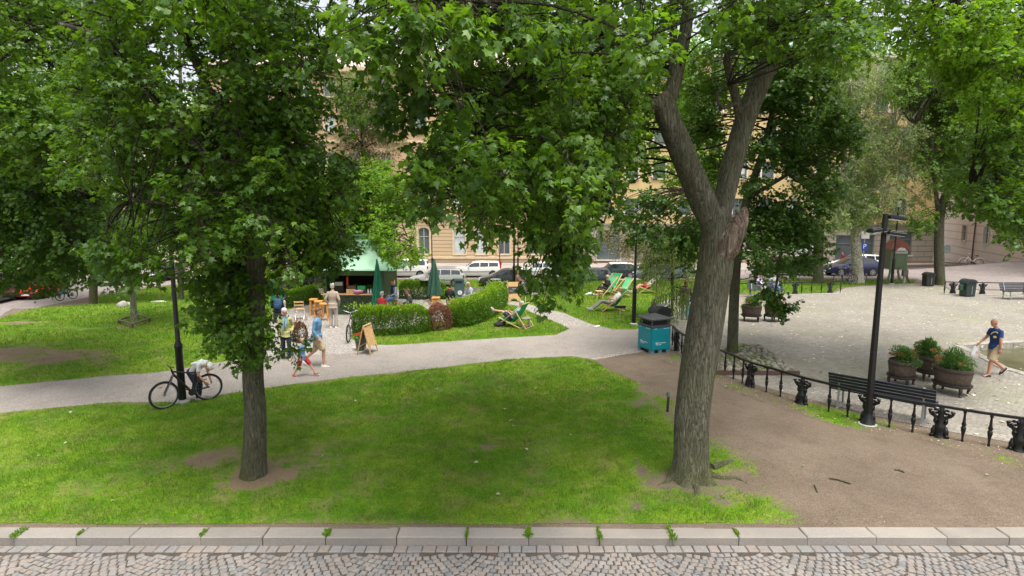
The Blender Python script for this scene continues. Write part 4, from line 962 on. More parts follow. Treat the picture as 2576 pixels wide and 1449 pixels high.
# --- T8: dark trunk left of the birch
B8 = G(2058, 712)
t = Tree('tree', 'tree with a straight grey trunk standing just behind the rear railing', tuple(B8), seed=13)
t.limb([(2058, 720, B8.y, 28.1), (2058, 690, B8.y, 24.4), (2060, 600, B8.y, 22.2), (2066, 480, B8.y, 17.8), (2060, 330, B8.y, 10.4)], 16, 4, 'tk', .05, .2)
t.leaf(region([(1990, 100), (2120, 80), (2140, 330), (2100, 420), (2000, 400)], B8.y-2, B8.y+2, 44, 20, 91), .16, .8, 'star', ML_bright)
t.done(MB_mid)

# --- T9: pale weeping tree left of the fork
B9 = onG(At(1688, 700, 24.5).x, 24.5)
t = Tree('weeping_tree', 'small weeping tree with pale yellow green leaves behind the teal bin', tuple(B9), seed=14)
t.limb([(1690, 795, 24.5, 9), (1692, 700, 24.5, 8), (1688, 620, 24.5, 7), (1670, 560, 24.5, 5), (1600, 540, 24.3, 3)], 8, 4)
t.leaf(region([(1600, 560), (1760, 560), (1775, 640), (1760, 700), (1640, 690), (1610, 640)], 23.5, 26, 34, 40, 101), .11, .75, 'slim', ML_weep, nl=18, spread=.9, droop=1.2, weep=.5)
t.leaf(region([(1640, 680), (1760, 690), (1750, 760), (1700, 800), (1690, 790), (1650, 720)], 22.0, 24, 18, 26, 102), .11, .9, 'slim', ML_weep, nl=18, spread=1.1, droop=1.5, weep=.8)
t.leaf(region([(1505, 585), (1600, 560), (1640, 620), (1600, 650), (1550, 630)], 24, 27, 24, 18, 103), .09, .5, 'oval', ML_brown, nl=14, spread=.8)
t.done(MB_dark)

# --- T10: right edge maple, trunk outside the frame
B10 = G(2760, 930); D10 = B10.y
t = Tree('maple_tree', 'green maple reaching in from the right edge above the fountain', tuple(B10), seed=15)
t.limb([(2760, 940, D10, 66), (2758, 850, D10, 52), (2745, 600, D10, 46), (2720, 350, D10, 36), (2690, 100, D10, 26), (2660, -120, D10, 16)], 18, 4, 'tk', .05, .3)
t.limb([(2738, 560, D10, 18), (2640, 420, D10-1, 14), (2520, 440, D10-2, 9), (2440, 470, D10-2.5, 6)], 8)
t.limb([(2720, 350, D10, 18), (2600, 200, D10-1, 14), (2450, 60, D10-2, 9), (2350, 30, D10-2, 6)], 8)
t.leaf(region([(2660, 640), (2570, 630), (2530, 600), (2490, 540), (2440, 520), (2390, 470), (2400, 440), (2470, 400), (2480, 300), (2660, 280)], D10-4, D10, 44, 66, 111), .145, 1.3, 'star', ML_maple)
t.leaf(region([(2660, 300), (2490, 300), (2400, 190), (2320, 130), (2200, 80), (2180, -10), (2660, -10)], D10-5, D10, 52, 84, 112), .145, 1.0, 'star', ML_bright, tb=.0)
t.leaf(region([(2200, -450), (2900, -450), (2800, 0), (2250, 0)], D10-5, D10+2, 110, 24, 113), .2, .6, 'star', ML_maple)
t.done(MB_mid)

# --- T11: sparse, partly dry tree in front of the orange facade
B11 = onG(At(925, 700, 46).x, 46)
t = Tree('tree', 'thin half bare tree with brownish twigs in front of the orange facade', tuple(B11), seed=16)
t.limb([(925, 712, 46, 12), (922, 560, 46, 10), (915, 420, 46, 8), (905, 300, 46, 5), (890, 200, 46, 3)], 8, 4)
for a_ in range(14):
    x0 = 912+random.Random(a_).uniform(-6, 6); y0 = 250+a_*16; sx = -1 if a_ % 2 else 1; q = random.Random(a_+50).uniform(40, 95)
    t.limb([(x0, y0, 46, 3.2), (x0+sx*q*.5, y0-20, 46, 2.4), (x0+sx*q, y0-10, 46+sx, 1.4)], 5, 3, 'br')
t.leaf(region([(850, 200), (940, 200), (1000, 300), (1020, 420), (940, 430), (850, 400)], 44, 48, 34, 60, 121), .13, .55, 'oval', ML_brown, nl=14, spread=.8, droop=.6)
t.leaf(region([(820, 180), (920, 190), (960, 260), (880, 290)], 44, 48, 30, 26, 122), .13, .65, 'oval', ML_pale, nl=14, spread=.8, droop=.6)
t.done(MB_dark)

# --- background trees
def bgtree(label, px, D, w, polys, m, seed, size=.18, lai=.9, rpx=42, n=30, top=90):
    b = onG(At(px, 700, D).x, D); g_ = b.z; py = 724.5+F0*math.tan(math.atan((CH-g_)/D)-PIT)
    t = Tree('tree', label, tuple(b), seed=seed)
    t.limb([(px, py+4, D, w*1.2), (px, py-40, D, w), (px+3, (py+top)/2, D, w*.8), (px-4, top, D, w*.4)], 12, 4, 'tk', .04)
    for k, (poly, nn) in enumerate(polys): t.leaf(region(poly, D-3, D+3, rpx, nn, seed*10+k), size, lai, 'star', m, twig=False)
    t.done(MB_mid)
bgtree('light green tree far behind the lawn, seen between the two foreground maples', 1420, 33, 16, [([(1060, 330), (1200, 260), (1560, 250), (1600, 420), (1540, 470), (1400, 530), (1250, 570), (1140, 520), (1060, 440)], 84)], ML_bright, 21, lai=.95)
bgtree('light green tree behind the young tree on the left lawn', 455, 36, 14, [([(330, 220), (470, 200), (560, 330), (560, 540), (440, 600), (320, 560), (280, 420)], 40)], ML_bright, 22, lai=.75)
bgtree('tall dark tree by the parked cars on the left street', 235, 37, 18, [([(120, 300), (300, 260), (400, 420), (400, 600), (300, 690), (180, 690), (60, 640), (0, 500)], 60)], ML_dark, 23)
bgtree('dark tree behind the far left of the street', 60, 44, 18, [([(-120, 200), (140, 200), (180, 500), (120, 640), (-120, 640)], 40)], ML_dark, 24, size=.22)
bgtree('green tree in front of the yellow facade behind the fork of the big maple', 1795, 36, 16, [([(1600, 80), (1880, 60), (1900, 300), (1830, 470), (1700, 500), (1600, 400)], 50)], ML_bright, 25, lai=.8)
bgtree('leafy tree behind the kiosk hiding the orange building', 700, 40, 16, [([(560, 380), (700, 330), (850, 420), (860, 560), (800, 680), (600, 680), (540, 560)], 46)], ML_maple, 26, lai=.85)
bgtree('tall tree at the mouth of the side street', 2640, 56, 22, [([(2300, 130), (2560, 100), (2600, 320), (2560, 480), (2440, 500), (2330, 420)], 70)], ML_bright, 27, size=.22, lai=.9)

# ================================================================ PARK FURNITURE
M_black = mat('black_iron', (.006, .006, .007), .42, .0, var=.3, sc=15, bump=.15, bsc=60)
M_wood = mat('light_wood', (.52, .33, .15), .55, var=.2, sc=12)
M_pine = mat('bench_wood', (.018, .022, .032), .33, var=.2, sc=10)
M_owood = mat('orange_wood', (.60, .28, .07), .5, var=.15, sc=9)
M_oldw = mat('barrel_wood', (.085, .06, .042), .8, var=.35, sc=14, bump=.5, bsc=35)
M_rust = mat('barrel_iron', (.05, .038, .032), .7, .3, var=.3, sc=20)
M_conc = mat('concrete', (.34, .33, .30), .9, var=.15, sc=9, bump=.3)
M_white = mat('white_paint', (.75, .75, .73), .5)
M_offw = mat('off_white', (.62, .60, .55), .6)
M_rubber = mat('rubber', (.012, .012, .012), .7)
M_steel = mat('steel', (.45, .46, .47), .3, .8)
M_chalk = mat('chalkboard', (.035, .038, .042), .6, var=.4, sc=30)
M_chalkw = mat('chalk', (.55, .55, .52), .8)
M_lampg = mat('lamp_glass', (.62, .66, .66), .2, spec=.6)

def park_lamp(label, base, h=5.0, thick=1.25, group='park lamp posts with lantern heads'):
    t = thing('park_lamp', label, 'street lamp', base, 0, group)
    m = MB(); m.lathe([(.17, 0), (.16, .05), (.10, .09)], n=16); m.build('foot', M_conc, t, 40)
    m = MB(); m.lathe([(.088, .06), (.085, thick-.08), (.095, thick-.05), (.095, thick), (.055, thick+.12), (.045, h-.1), (.04, h)], n=14); m.build('pole', M_black, t, 40)
    m = MB(); m.lathe([(.05, h), (.11, h+.04), (.15, h+.42)], n=12); m.build('lantern_glass', M_lampg, t, 40)
    m = MB(); m.lathe([(.18, h+.42), (.17, h+.47), (.05, h+.56), (.0, h+.58)], n=12); m.build('lantern_cap', M_black, t, 40)
    return t
park_lamp('black lamp post with a thick lower sleeve that the mountain bike leans on', G(460, 1013), 4.6, 1.45)
park_lamp('black lamp post in the middle lawn beside the small black sign', G(1594, 817), 4.6, 1.45)
park_lamp('black lamp post right behind the chalkboard sign on the lawn', G(1293, 738), 5.0, 1.5)
park_lamp('black lamp post on the far pavement between the white station wagon and the hatchback', At(1303, 655, 57.8).to_2d().to_3d()+Vector((0, 0, -1.3)), 5.2, 1.2)
park_lamp('thin lamp post beside the green telephone kiosk', G(2243, 716), 4.9, 1.6)
park_lamp('lamp post with a pale lantern standing by the sand coloured facade', At(1087, 655, 57.8).to_2d().to_3d()+Vector((0, 0, -1.3)), 5.3, 1.2)
# floodlight mast
b = G(2182, 1068); t = thing('flood_lamp', 'tall black square mast carrying floodlights in front of the railing', 'street lamp', b)
m = MB(); m.lathe([(.185, 0), (.185, .02), (.165, .03)], n=20); m.build('foot', M_conc, t, 40)
m = MB(); m.lathe([(.15, .03), (.095, .14), (.075, .26)], n=20); m.box((0, 0, 2.44), (.105, .105, 4.38), (0, 0, R(8)), .66); m.build('mast', M_black, t, 40)
for (dx, dy, dz, rz, L) in ((.24, .05, 4.54, .1, .38), (.18, -.12, 4.22, -.3, .32), (-.17, .05, 4.28, 3.2, .24)):
    m = MB(); m.M = Matrix.Translation((dx, dy, dz)) @ Matrix.Rotation(rz, 4, 'Z') @ Matrix.Rotation(R(8), 4, 'Y')
    m.box((0, 0, 0), (L, .22, .06)); m.box((0, 0, .04), (L*.8, .16, .03)); m.bar((-L/2, 0, 0), (-L/2-.08, 0, -.02), .05); f_ = m.build('floodlight', M_black, t, None, .008)
    m2 = MB(); m2.M = m.M; m2.box((0, 0, -.04), (L*.85, .2, .008)); m2.build('glass', M_lampg, f_)
# small post beside the big maple
b = G(1679, 1037); t = thing('post', 'short weathered post with a green cap left of the big maple trunk', 'post', b)
m = MB(); m.tube([(0, 0, -.02), (.012, 0, .40)], [.032, .028], 10); m.build('shaft', M_rust, t, 40)
m = MB(); m.lathe([(.036, .38), (.04, .44), (.035, .49), (.01, .51)], n=10); m.build('cap', mat('verdigris', (.10, .16, .13), .7), t, 40)
# small sign in lawn
b = G(1559, 816); t = thing('lawn_sign', 'small black plate sign on a thin post in the middle lawn', 'sign', b)
m = MB(); m.tube([(0, 0, 0), (0, 0, .72)], .016, 8); m.build('post', M_steel, t, 40)
m = MB(); m.box((0, -.02, .74), (.46, .03, .12)); m.build('plate', M_black, t, None, .004)

# ---- railing
def baluster(): 
    m = MB(); m.lathe([(.028, -.05), (.028, .03), (.018, .07), (.024, .16), (.044, .27), (.046, .31), (.028, .34), (.044, .37), (.026, .44), (.019, .60), (.032, .63), (.028, .66)], n=8); return m
def ornate():                                      # cast iron post: twin scrolled legs, urn, leafy brackets
    m = MB()
    for s in (-1, 1):
        m.tube(smoothpath([(s*.15, 0, 0), (s*.10, 0, .10), (s*.05, .0, .24), (s*.09, 0, .36), (s*.06, 0, .46)], 5), lerpr([.035, .045, .03, .04, .03], 5, 21), 7)
        m.ell((s*.10, 0, .13), (.055, .05, .10), 8, 6); m.ell((s*.07, 0, .03), (.07, .05, .03), 8, 5)
        m.tube(smoothpath([(s*.03, 0, .42), (s*.10, .0, .46), (s*.16, 0, .49), (s*.20, 0, .56), (s*.16, 0, .60)], 4), lerpr([.03, .035, .03, .022, .012], 4, 17), 7)
        for k, (a, b_) in enumerate(((.08, .52), (.13, .53), (.17, .50), (.05, .60), (.10, .59), (.19, .58), (.10, .44), (.08, .38), (.09, .22), (.12, .06))):
            m.ell((s*a, .02*(-1)**k, b_), (.038, .045, .028), 6, 5, (0, s*k*.7, k))
    m.lathe([(.07, .0), (.11, .02), (.07, .10), (.10, .20), (.10, .27), (.06, .34), (.075, .42), (.05, .50), (.07, .56), (.04, .66)], n=10)
    return m
def railing(label, path, posts, bal, hh=.68, group='black iron railings around the square', spacing=.42):
    """path: ground pixels; posts: px list; bal: number or None"""
    P = smoothpath([G(*p) for p in path], 8); 
    t = thing('railing', label, 'railing', P[0], 0, group); o = P[0]
    L = [0]
    for i in range(1, len(P)): L.append(L[-1]+(P[i]-P[i-1]).length)
    def at(s):
        i = max(0, min(len(P)-2, next((k for k in range(len(L)) if L[k] > s), len(L)-1)-1)); f = (s-L[i])/max(1e-6, L[i+1]-L[i]); p = P[i].lerp(P[i+1], f); d = P[i+1]-P[i]; return p, math.atan2(d.y, d.x)
    r = MB()
    for i in range(len(P)-1): r.bar(P[i]-o+Vector((0, 0, hh)), P[i+1]-o+Vector((0, 0, hh)), .07, .045)
    r.build('top_rail', M_black, t)
    ps = []
    for px in posts:
        s = min(range(0, int(L[-1]*20)+1), key=lambda q: abs(1288+F0*at(q/20)[0].x/(at(q/20)[0].y*math.cos(PIT)+CH*math.sin(PIT))-px))/20; ps.append(s)
    om = bm_ = None
    for s in ps:
        p, a = at(s)
        if om is None: om = ornate().build('ornate_post', M_black, t, 50); q = om
        else: q = om.copy(); SC.collection.objects.link(q)
        q.location = p-o; q.rotation_euler = (0, 0, a); q.scale = (1, 1, hh/.68)
    s = .02; 
    while s < L[-1]:
        if all(abs(s-z_) > .24 for z_ in ps):
            p, a = at(s)
            if bm_ is None: bm_ = baluster().build('baluster', M_black, t, 50); q = bm_
            else: q = bm_.copy(); SC.collection.objects.link(q)
            q.location = p-o; q.scale = (1, 1, hh/.68)
        s += spacing
    return t
railing('long curved front railing running from the teal bin past the mast to the right edge', [(1691, 868), (1706, 885), (1745, 908), (1815, 940), (1885, 973), (1950, 995), (2015, 1017), (2085, 1037), (2170, 1060), (2262, 1082), (2362, 1101), (2465, 1120), (2576, 1138), (2760, 1165)], [1702, 1732, 1885, 2017, 2180, 2362, 2560, 2740], None)
railing('short curved railing behind the teal bin by the black litter bins', [(1735, 762), (1700, 768), (1662, 780), (1641, 795), (1638, 812), (1650, 832)], [1648], None, spacing=.38)
railing('far straight railing behind the two planters under the maple', [(1772, 742), (1880, 743), (1990, 741), (2105, 738), (2122, 737)], [2000, 2088], None, spacing=.62)
railing('far right railing behind the slatted bench', [(2374, 739), (2470, 741), (2576, 743), (2760, 748)], [2396, 2471, 2590, 2700], None, spacing=1.0)
st_ = MB(); P = [G(*p)+Vector((0, 0, .01)) for p in [(1770, 744), (1880, 745), (1990, 743), (2122, 739)]]
for i in range(3): st_.bar(P[i], P[i+1], .16, .08)
tag(st_.build('kerb', M_conc), kind='structure')
st_ = MB(); P = [G(*p)+Vector((0, 0, .01)) for p in [(2370, 741), (2470, 743), (2576, 745), (2800, 750)]]
for i in range(3): st_.bar(P[i], P[i+1], .16, .08)
tag(st_.build('kerb', M_conc), kind='structure')

# ---- bench
def bench(label, c, rz, L=2.2):
    t = thing('park_bench', label, 'bench', c, rz, 'slatted park benches')
    for k in range(5):
        a = k/4; m = MB(); m.bar((-L/2, -.02+.42*a, .44+.015*abs(a-.5)*2), (L/2, -.02+.42*a, .44+.015*abs(a-.5)*2), .075, .03)
        m.build('seat_slat', M_pine, t, None, .005)
    for k in range(5):
        a = k/4; m = MB(); m.bar((-L/2, -.06-.13*a, .52+.32*a), (L/2, -.06-.13*a, .52+.32*a), .028, .066, up=(0, -.3, 1)); m.build('back_slat', M_pine, t, None, .005)
    for x in (-L/2+.22, L/2-.22):
        m = MB(); m.bar((x, .40, 0), (x, .36, .43), .045); m.bar((x, -.10, 0), (x, -.04, .44), .045); m.bar((x, -.06, .43), (x, .40, .43), .045); m.bar((x, -.035, .44), (x, -.17, .88), .045); m.bar((x, -.16, .02), (x, .46, .02), .05, .03); m.build('leg', M_rust if False else M_steel, t, None, .006)
    return t
a, c = G(2100, 1033), G(2312, 1078); d = (c-a).normalized()
nrm_ = Vector((-d.y, d.x, 0)); ctr = (a+c)/2+nrm_*.32
bench('long slatted bench with its back against the front railing by the lamp mast', ctr, math.atan2(d.y, d.x), (c-a).length+.45)
bench('grey slatted bench in front of the far right railing', G(2560, 752)+Vector((.35, 0, 0)), math.pi, 2.6)
bench('slatted bench near the far railing where a woman in lilac sits', G(1925, 748), math.pi+.1, 2.0)

# ---- leafy clumps for pots, shrubs, hedges
def bush(root, name, blobs, size, nn, m, kind='oval', seed=1, up=.5, tb=0., spike=0.):
    rn = np.random.default_rng(seed); P, T, N, S, tn = [], [], [], [], []
    tot = sum(b[1][0]*b[1][1]+b[1][0]*b[1][2] for b in blobs)
    for c, r in blobs:
        k = int(nn*(r[0]*r[1]+r[0]*r[2])/tot); o = nrm(rn.normal(0, 1, (k, 3))); rad = rn.random(k)**.3*(.8+.45*fbm(o[:, 0]*2+seed, o[:, 1]*2+o[:, 2], 1.2, seed))
        p = np.array(c)+o*np.array(r)*rad[:, None]; t_ = nrm(o*.8+rn.normal(0, .5, (k, 3))+np.array([0, 0, up]))
        P.append(p); T.append(t_); N.append(nrm(rn.normal(0, 1, (k, 3))+np.array([0, 0, .6]))); S.append(size*rn.uniform(.6, 1.3, k)*(1+spike*np.clip(o[:, 2], 0, 1)))
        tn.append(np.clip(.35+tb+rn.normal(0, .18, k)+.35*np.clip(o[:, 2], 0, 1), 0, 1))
    return leaves(name, np.concatenate(P), np.concatenate(T), np.concatenate(N), np.concatenate(S), np.concatenate(tn), kind, m, root)
ML_pot = mat_leaf('pot_leaf', [(.03, .09, .02), (.06, .16, .03), (.10, .22, .04), (.18, .28, .07)], (.2, .4, .05))
ML_flr = mat_leaf('red_flower', [(.35, .02, .01), (.55, .04, .02), (.6, .12, .04), (.6, .2, .1)], (.6, .1, .05))
ML_flo = mat_leaf('orange_flower', [(.5, .13, .03), (.55, .2, .06), (.6, .3, .1), (.6, .4, .2)], (.6, .3, .1))
def planter(label, base, w, seed, red=.02, tall=0, h=.45):
    t = thing('barrel_planter', label, 'planter', base, seed*.7, 'wooden barrel planters on cast iron stands'); r = w/2
    m = MB(); m.lathe([(r*.82, .26), (r*.93, .36), (r, .52), (r*1.01, .70), (r*.93, .70), (r*.9, .60)], n=20, sy=.8)
    m.build('barrel', M_oldw, t, 30)
    for z, q in ((.33, .905), (.62, 1.02)): m = MB(); m.lathe([(r*q, z-.02), (r*q+.012, z-.02), (r*q+.012, z+.02), (r*q, z+.02)], n=20, sy=.8); m.build('hoop', M_rust, t, 30)
    m = MB(); m.lathe([(r*.92, .22), (r*1.05, .25), (r*1.07, .29), (r*.95, .29)], n=20, sy=.82); m.build('stand_ring', M_rust, t, 30)
    for k in range(4):
        a = math.pi/4+k*math.pi/2; x, y = math.cos(a)*r*.92, math.sin(a)*r*.72
        m = MB(); m.tube(smoothpath([(x, y, .26), (x*1.08, y*1.08, .16), (x*1.0, y, .06), (x*1.1, y*1.1, 0)], 4), lerpr([.05, .04, .024, .035], 4, 13), 7); m.build('leg', M_rust, t, 40)
    m = MB(); m.lathe([(r*.9, .62), (0, .65)], n=16, sy=.8); m.build('soil', M_dirt, t)
    bl = [((random.Random(seed*9+k).uniform(-.6, .6)*r, random.Random(seed*7+k).uniform(-.45, .45)*r, .78+.06*(k % 3)), (r*.5, r*.42, .17)) for k in range(9)]
    bush(t, 'plants', bl, .05, 2600, ML_pot, seed=seed); bush(t, 'trailing_leaves', [((r*.75, 0, .62), (.12, r*.6, .14)), ((-r*.7, -.1, .66), (.12, r*.5, .1)), ((0, -r*.8, .66), (r*.7, .1, .1))], .045, 700, ML_pot, seed=seed+1, tb=.1, up=-.3)
    if tall: bush(t, 'flower_stalks', [((0, 0, .96), (r*.5, r*.4, .2))], .11, 420, ML_pot, 'slim', seed+2, 2.5)
    for k in range(12): bush(t, 'flower', [((random.Random(seed*5+k).uniform(-1, 1)*r, random.Random(seed*3+k).uniform(-.8, .8)*r, .84+.1*random.Random(seed+k).random()), (.07, .07, .04))], .035, 35, ML_flo if red < .5 else ML_flr, seed=seed+3+k)
    return t
planter('barrel planter with red flowers, left of the front three on the square', G(2266, 968), .80, 1, 1)
planter('rearmost barrel planter of the front three, with tall thin flower stalks', G(2330, 955), .74, 2, 0, 1)
planter('largest barrel planter, nearest the railing, overflowing with orange flowers', G(2392, 990), .84, 3, 0, 1)
planter('barrel planter with pale orange flowers right of the slim maple trunk', G(1889, 808), .80, 4)
planter('barrel planter half hidden under the hanging maple spray', G(1945, 808), .80, 5, 1)

# ---- hedges and shrubs
ML_hedge = mat_leaf('hedge_leaf', [(.03, .085, .012), (.07, .16, .014), (.17, .31, .018), (.33, .48, .03)], (.25, .45, .02), .35)
ML_red = mat_leaf('barberry_leaf', [(.07, .075, .025), (.12, .09, .04), (.24, .12, .08), (.38, .19, .14)], (.4, .12, .06), .3)
def hedge(name, label, cat, path, w, h, m, seed, dens=3800, bare=True, hs=None, tb=0.):
    P = smoothpath([G(*p) for p in path], 5); o = P[0]; t = thing(name, label, cat, o); rn = np.random.default_rng(seed)
    L = sum((P[i+1]-P[i]).length for i in range(len(P)-1)); n = int(L*dens*w*1.9); idx = rn.random(n)*(len(P)-1); i = idx.astype(int); f = idx-i
    A = np.array([p[:] for p in P]); c = A[i]*(1-f[:, None])+A[i+1]*f[:, None]; d = nrm(A[i+1]-A[i]); nn_ = np.stack([-d[:, 1], d[:, 0], np.zeros(n)], 1)
    hh = h if hs is None else np.interp(idx/(len(P)-1), np.linspace(0, 1, len(hs)), hs)
    lump = .82+.36*fbm(c[:, 0], c[:, 1], 1.6, seed); th = rn.uniform(-.38, 1.38, n)*np.pi; rad = rn.random(n)**.2
    ends = np.clip(np.minimum(idx, len(P)-1-idx)*L/(len(P)-1)/(w*.5), .0, 1)**.5
    y = np.cos(th)*w/2*rad*lump*(.35+.65*ends); z = hh*(.60+.40*np.sin(th)*rad*lump*(.6+.4*ends))-.02
    z = np.where(np.sin(th) < 0, hh*(.50+.75*np.sin(th)*rn.random(n)), z); z = z-(np.abs(np.cos(th))**4)*hh*.34*rn.random(n); P3 = c+nn_*y[:, None]; P3[:, 2] += z*(.72+.28*ends)
    out = np.stack([nn_[:, 0]*np.cos(th), nn_[:, 1]*np.cos(th), np.sin(th)], 1)
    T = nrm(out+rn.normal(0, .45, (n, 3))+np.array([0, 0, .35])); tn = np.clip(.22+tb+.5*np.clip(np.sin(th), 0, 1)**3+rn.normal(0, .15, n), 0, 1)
    S = .056*rn.uniform(.6, 1.2, n)*(1+.7*np.clip(np.sin(th), 0, 1)**2)
    # sprigs above the top
    k = int(L*26); q = MB(); sp, st2 = [], []
    for _ in range(k):
        j = rn.integers(0, len(P)-1); p = P[j].lerp(P[j+1], rn.random())-o; a = rn.normal(0, 1, 2)
        s_ = MB
        b0 = p+Vector((a[0]*w*.18, a[1]*w*.18, (hh if np.isscalar(hh) else h)*.9)); e = b0+Vector((a[0]*.07, a[1]*.07, rn.uniform(.06, .20)))
        for u in np.linspace(0, 1, 7):
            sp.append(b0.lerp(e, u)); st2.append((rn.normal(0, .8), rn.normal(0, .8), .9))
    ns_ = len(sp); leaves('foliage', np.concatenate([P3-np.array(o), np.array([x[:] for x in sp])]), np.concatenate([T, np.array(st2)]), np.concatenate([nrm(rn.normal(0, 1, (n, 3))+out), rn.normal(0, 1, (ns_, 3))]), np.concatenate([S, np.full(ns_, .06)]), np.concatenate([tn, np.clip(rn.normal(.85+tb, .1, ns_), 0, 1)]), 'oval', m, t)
    q = MB()
    for j in range(int(L*(16 if bare else 8))):
        i_ = rn.integers(0, len(P)-1); p = P[i_].lerp(P[i_+1], rn.random())-o; a = rn.normal(0, .5, 2)
        q.tube([p+Vector((a[0]*.12, a[1]*.12, -.02)), p+Vector((a[0]*.2, a[1]*.2, h*.3)), p+Vector((a[0]*w*.6, a[1]*w*.6, h*.75))], [.012, .009, .005], 4, False)
    me = bpy.data.meshes.new('stems'); me.from_pydata(q.v, [], q.f); me.materials.append(MB_dark); link('stems', me, t); return t
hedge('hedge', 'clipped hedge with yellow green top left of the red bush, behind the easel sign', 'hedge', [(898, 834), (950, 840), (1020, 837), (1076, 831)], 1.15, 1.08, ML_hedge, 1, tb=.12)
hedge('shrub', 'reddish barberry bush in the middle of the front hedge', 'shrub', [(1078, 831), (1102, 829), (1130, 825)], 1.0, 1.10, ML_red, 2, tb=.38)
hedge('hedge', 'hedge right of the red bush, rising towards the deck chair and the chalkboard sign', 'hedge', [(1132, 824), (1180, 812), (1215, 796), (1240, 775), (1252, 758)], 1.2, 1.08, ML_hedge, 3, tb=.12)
hedge('hedge', 'low clipped hedge behind the wooden bar stools', 'hedge', [(692, 775), (730, 772), (770, 764), (800, 755)], .9, .85, ML_hedge, 4)
hedge('hedge', 'far hedge between the kiosk and the folded dark umbrella', 'hedge', [(1005, 750), (1040, 750), (1075, 752), (1120, 748)], .9, .95, ML_hedge, 5)
hedge('shrub', 'low reddish shrub beside the woman in the yellow cardigan', 'shrub', [(742, 862), (752, 860), (762, 856)], .75, .8, ML_red, 6)
for k, (lab, q, s) in enumerate((('leafy green plant at the foot of the hedge beside the bare stems on the left', (650, 880), .5), ('low green shrub behind the umbrella by the litter column', (1120, 752), .35))):
    b = G(*q); t = thing('plant', lab, 'plant', b); bush(t, 'leaves', [((0, 0, s*.7), (s, s*.8, s*.7)), ((.2, .1, s), (s*.6, s*.5, s*.4))], .08, 1800, ML_bright, seed=30+k)
    m = MB(); m.tube([(0, 0, 0), (0, 0, s)], .012, 5); m.build('stem', MB_dark, t)

# ---- tree guard
c = G(337, 812); t = thing('tree_guard', 'low square wooden frame around the young tree', 'tree guard', c)
cs = [G(300, 815)-c, G(333, 826)-c, G(377, 811)-c, G(345, 801)-c]
M_gw = mat('mossy_wood', (.10, .085, .045), .8, var=.3, sc=9)
for i in range(4):
    m = MB(); a, b = cs[i], cs[(i+1) % 4]; m.bar(a+Vector((0, 0, .17+.001*i)), b+Vector((0, 0, .17+.001*i)), .09, .06); m.build('beam', M_gw, t, None, .006)
    m = MB(); m.bar(cs[i]+Vector((0, 0, -.05)), cs[i]+Vector((0, 0, .138)), .08); m.build('post', M_gw, t)
M_rock = mat('rock', (.30, .28, .24), .9, var=.3, sc=7, bump=.6, bsc=14)
def rock(label, base, r, seed):
    rr = random.Random(seed); m = MB(); m.ell((0, 0, r[2]*.3), r, 14, 9); 
    m.v = [(x*(1+.25*(float(vn(x*3+seed, y*3+z, 1.5, seed))-.5)), y*(1+.3*(float(vn(y*4, x*4+z, 1.5, seed+1))-.5)), z*(1+.4*(float(vn(x*3, y*3, 2, seed+2))-.5))) for x, y, z in m.v]
    o = m.build('rock', M_rock, None, 50); o.location = base; tag(o, label, 'rock', 'stones in the left lawn'); return o
rock('rough grey rock in the left lawn, left of the young tree', G(308, 772), (.28, .22, .22), 1)
rock('flat pale stone just left of the young tree trunk', G(326, 768), (.32, .2, .12), 2)
rock('long pale flat stone right of the young tree', G(400, 760), (.42, .2, .06), 3)

# ---- cobbled tree pit
PIT_PX = [(1806, 943), (1812, 900), (1830, 876), (1870, 872), (1912, 874), (1950, 900), (2005, 944)]
pp = wpoly(PIT_PX); t = thing('tree_pit', 'raised triangular bed of rounded cobblestones around the slim maple', 'tree pit', (0, 0, 0))
m = MB(); m.prism(pp, 'z', 0, .10); m.build('bed', mat_soil('pit_soil', (.10, .12, .04), (.16, .15, .08), (.20, .18, .12), .3, 30, 2), t)
a, b = Vector((*pp[0], .065)), Vector((*pp[-1], .065)); m = MB(); m.bar(a+Vector((-.1, -.03, 0)), b+Vector((.05, -.03, 0)), .06, .15); m.build('edge_board', mat('edge_board', (.10, .06, .045), .7), t)
rr = random.Random(4); m = MB(); P_ = []; tv = []
for _ in range(900):
    x, y = rr.uniform(min(p[0] for p in pp), max(p[0] for p in pp)), rr.uniform(min(p[1] for p in pp), max(p[1] for p in pp))
    r = rr.uniform(.055, .11)
    if not inpoly(pp, np.array([x]), np.array([y]))[0] or edgedist(pp, np.array([x]), np.array([y]))[0] < r*.7 or (Vector((x, y))-B3.to_2d()).length < .28: continue
    if any((x-a_)**2+(y-b_)**2 < (.82*(r+c_))**2 for a_, b_, c_ in P_): continue
    P_.append((x, y, r)); m.ell((x, y, .11), (r*rr.uniform(.9, 1.2), r*rr.uniform(.8, 1), r*.55), 9, 6, (0, 0, rr.random()*3)); tv.append(rr.random())
so_ = m.build('cobblestones', mat_tint('pit_stones', [(.17, .16, .12), (.24, .22, .17), (.29, .26, .21), (.20, .21, .17)], .8, .4, 20), t, 60); tag(so_, kind='stuff')
a_ = so_.data.attributes.new('tint', 'FLOAT', 'FACE'); nf = len(so_.data.polygons); a_.data.foreach_set('value', np.repeat(np.array(tv, np.float32), nf//len(tv)+1)[:nf])
bush(t, 'moss_tufts', [((x, y, .10), (.12, .12, .03)) for x, y, r in P_[::9]], .05, 2600, ML_bright, 'slim', 9, 1.5)

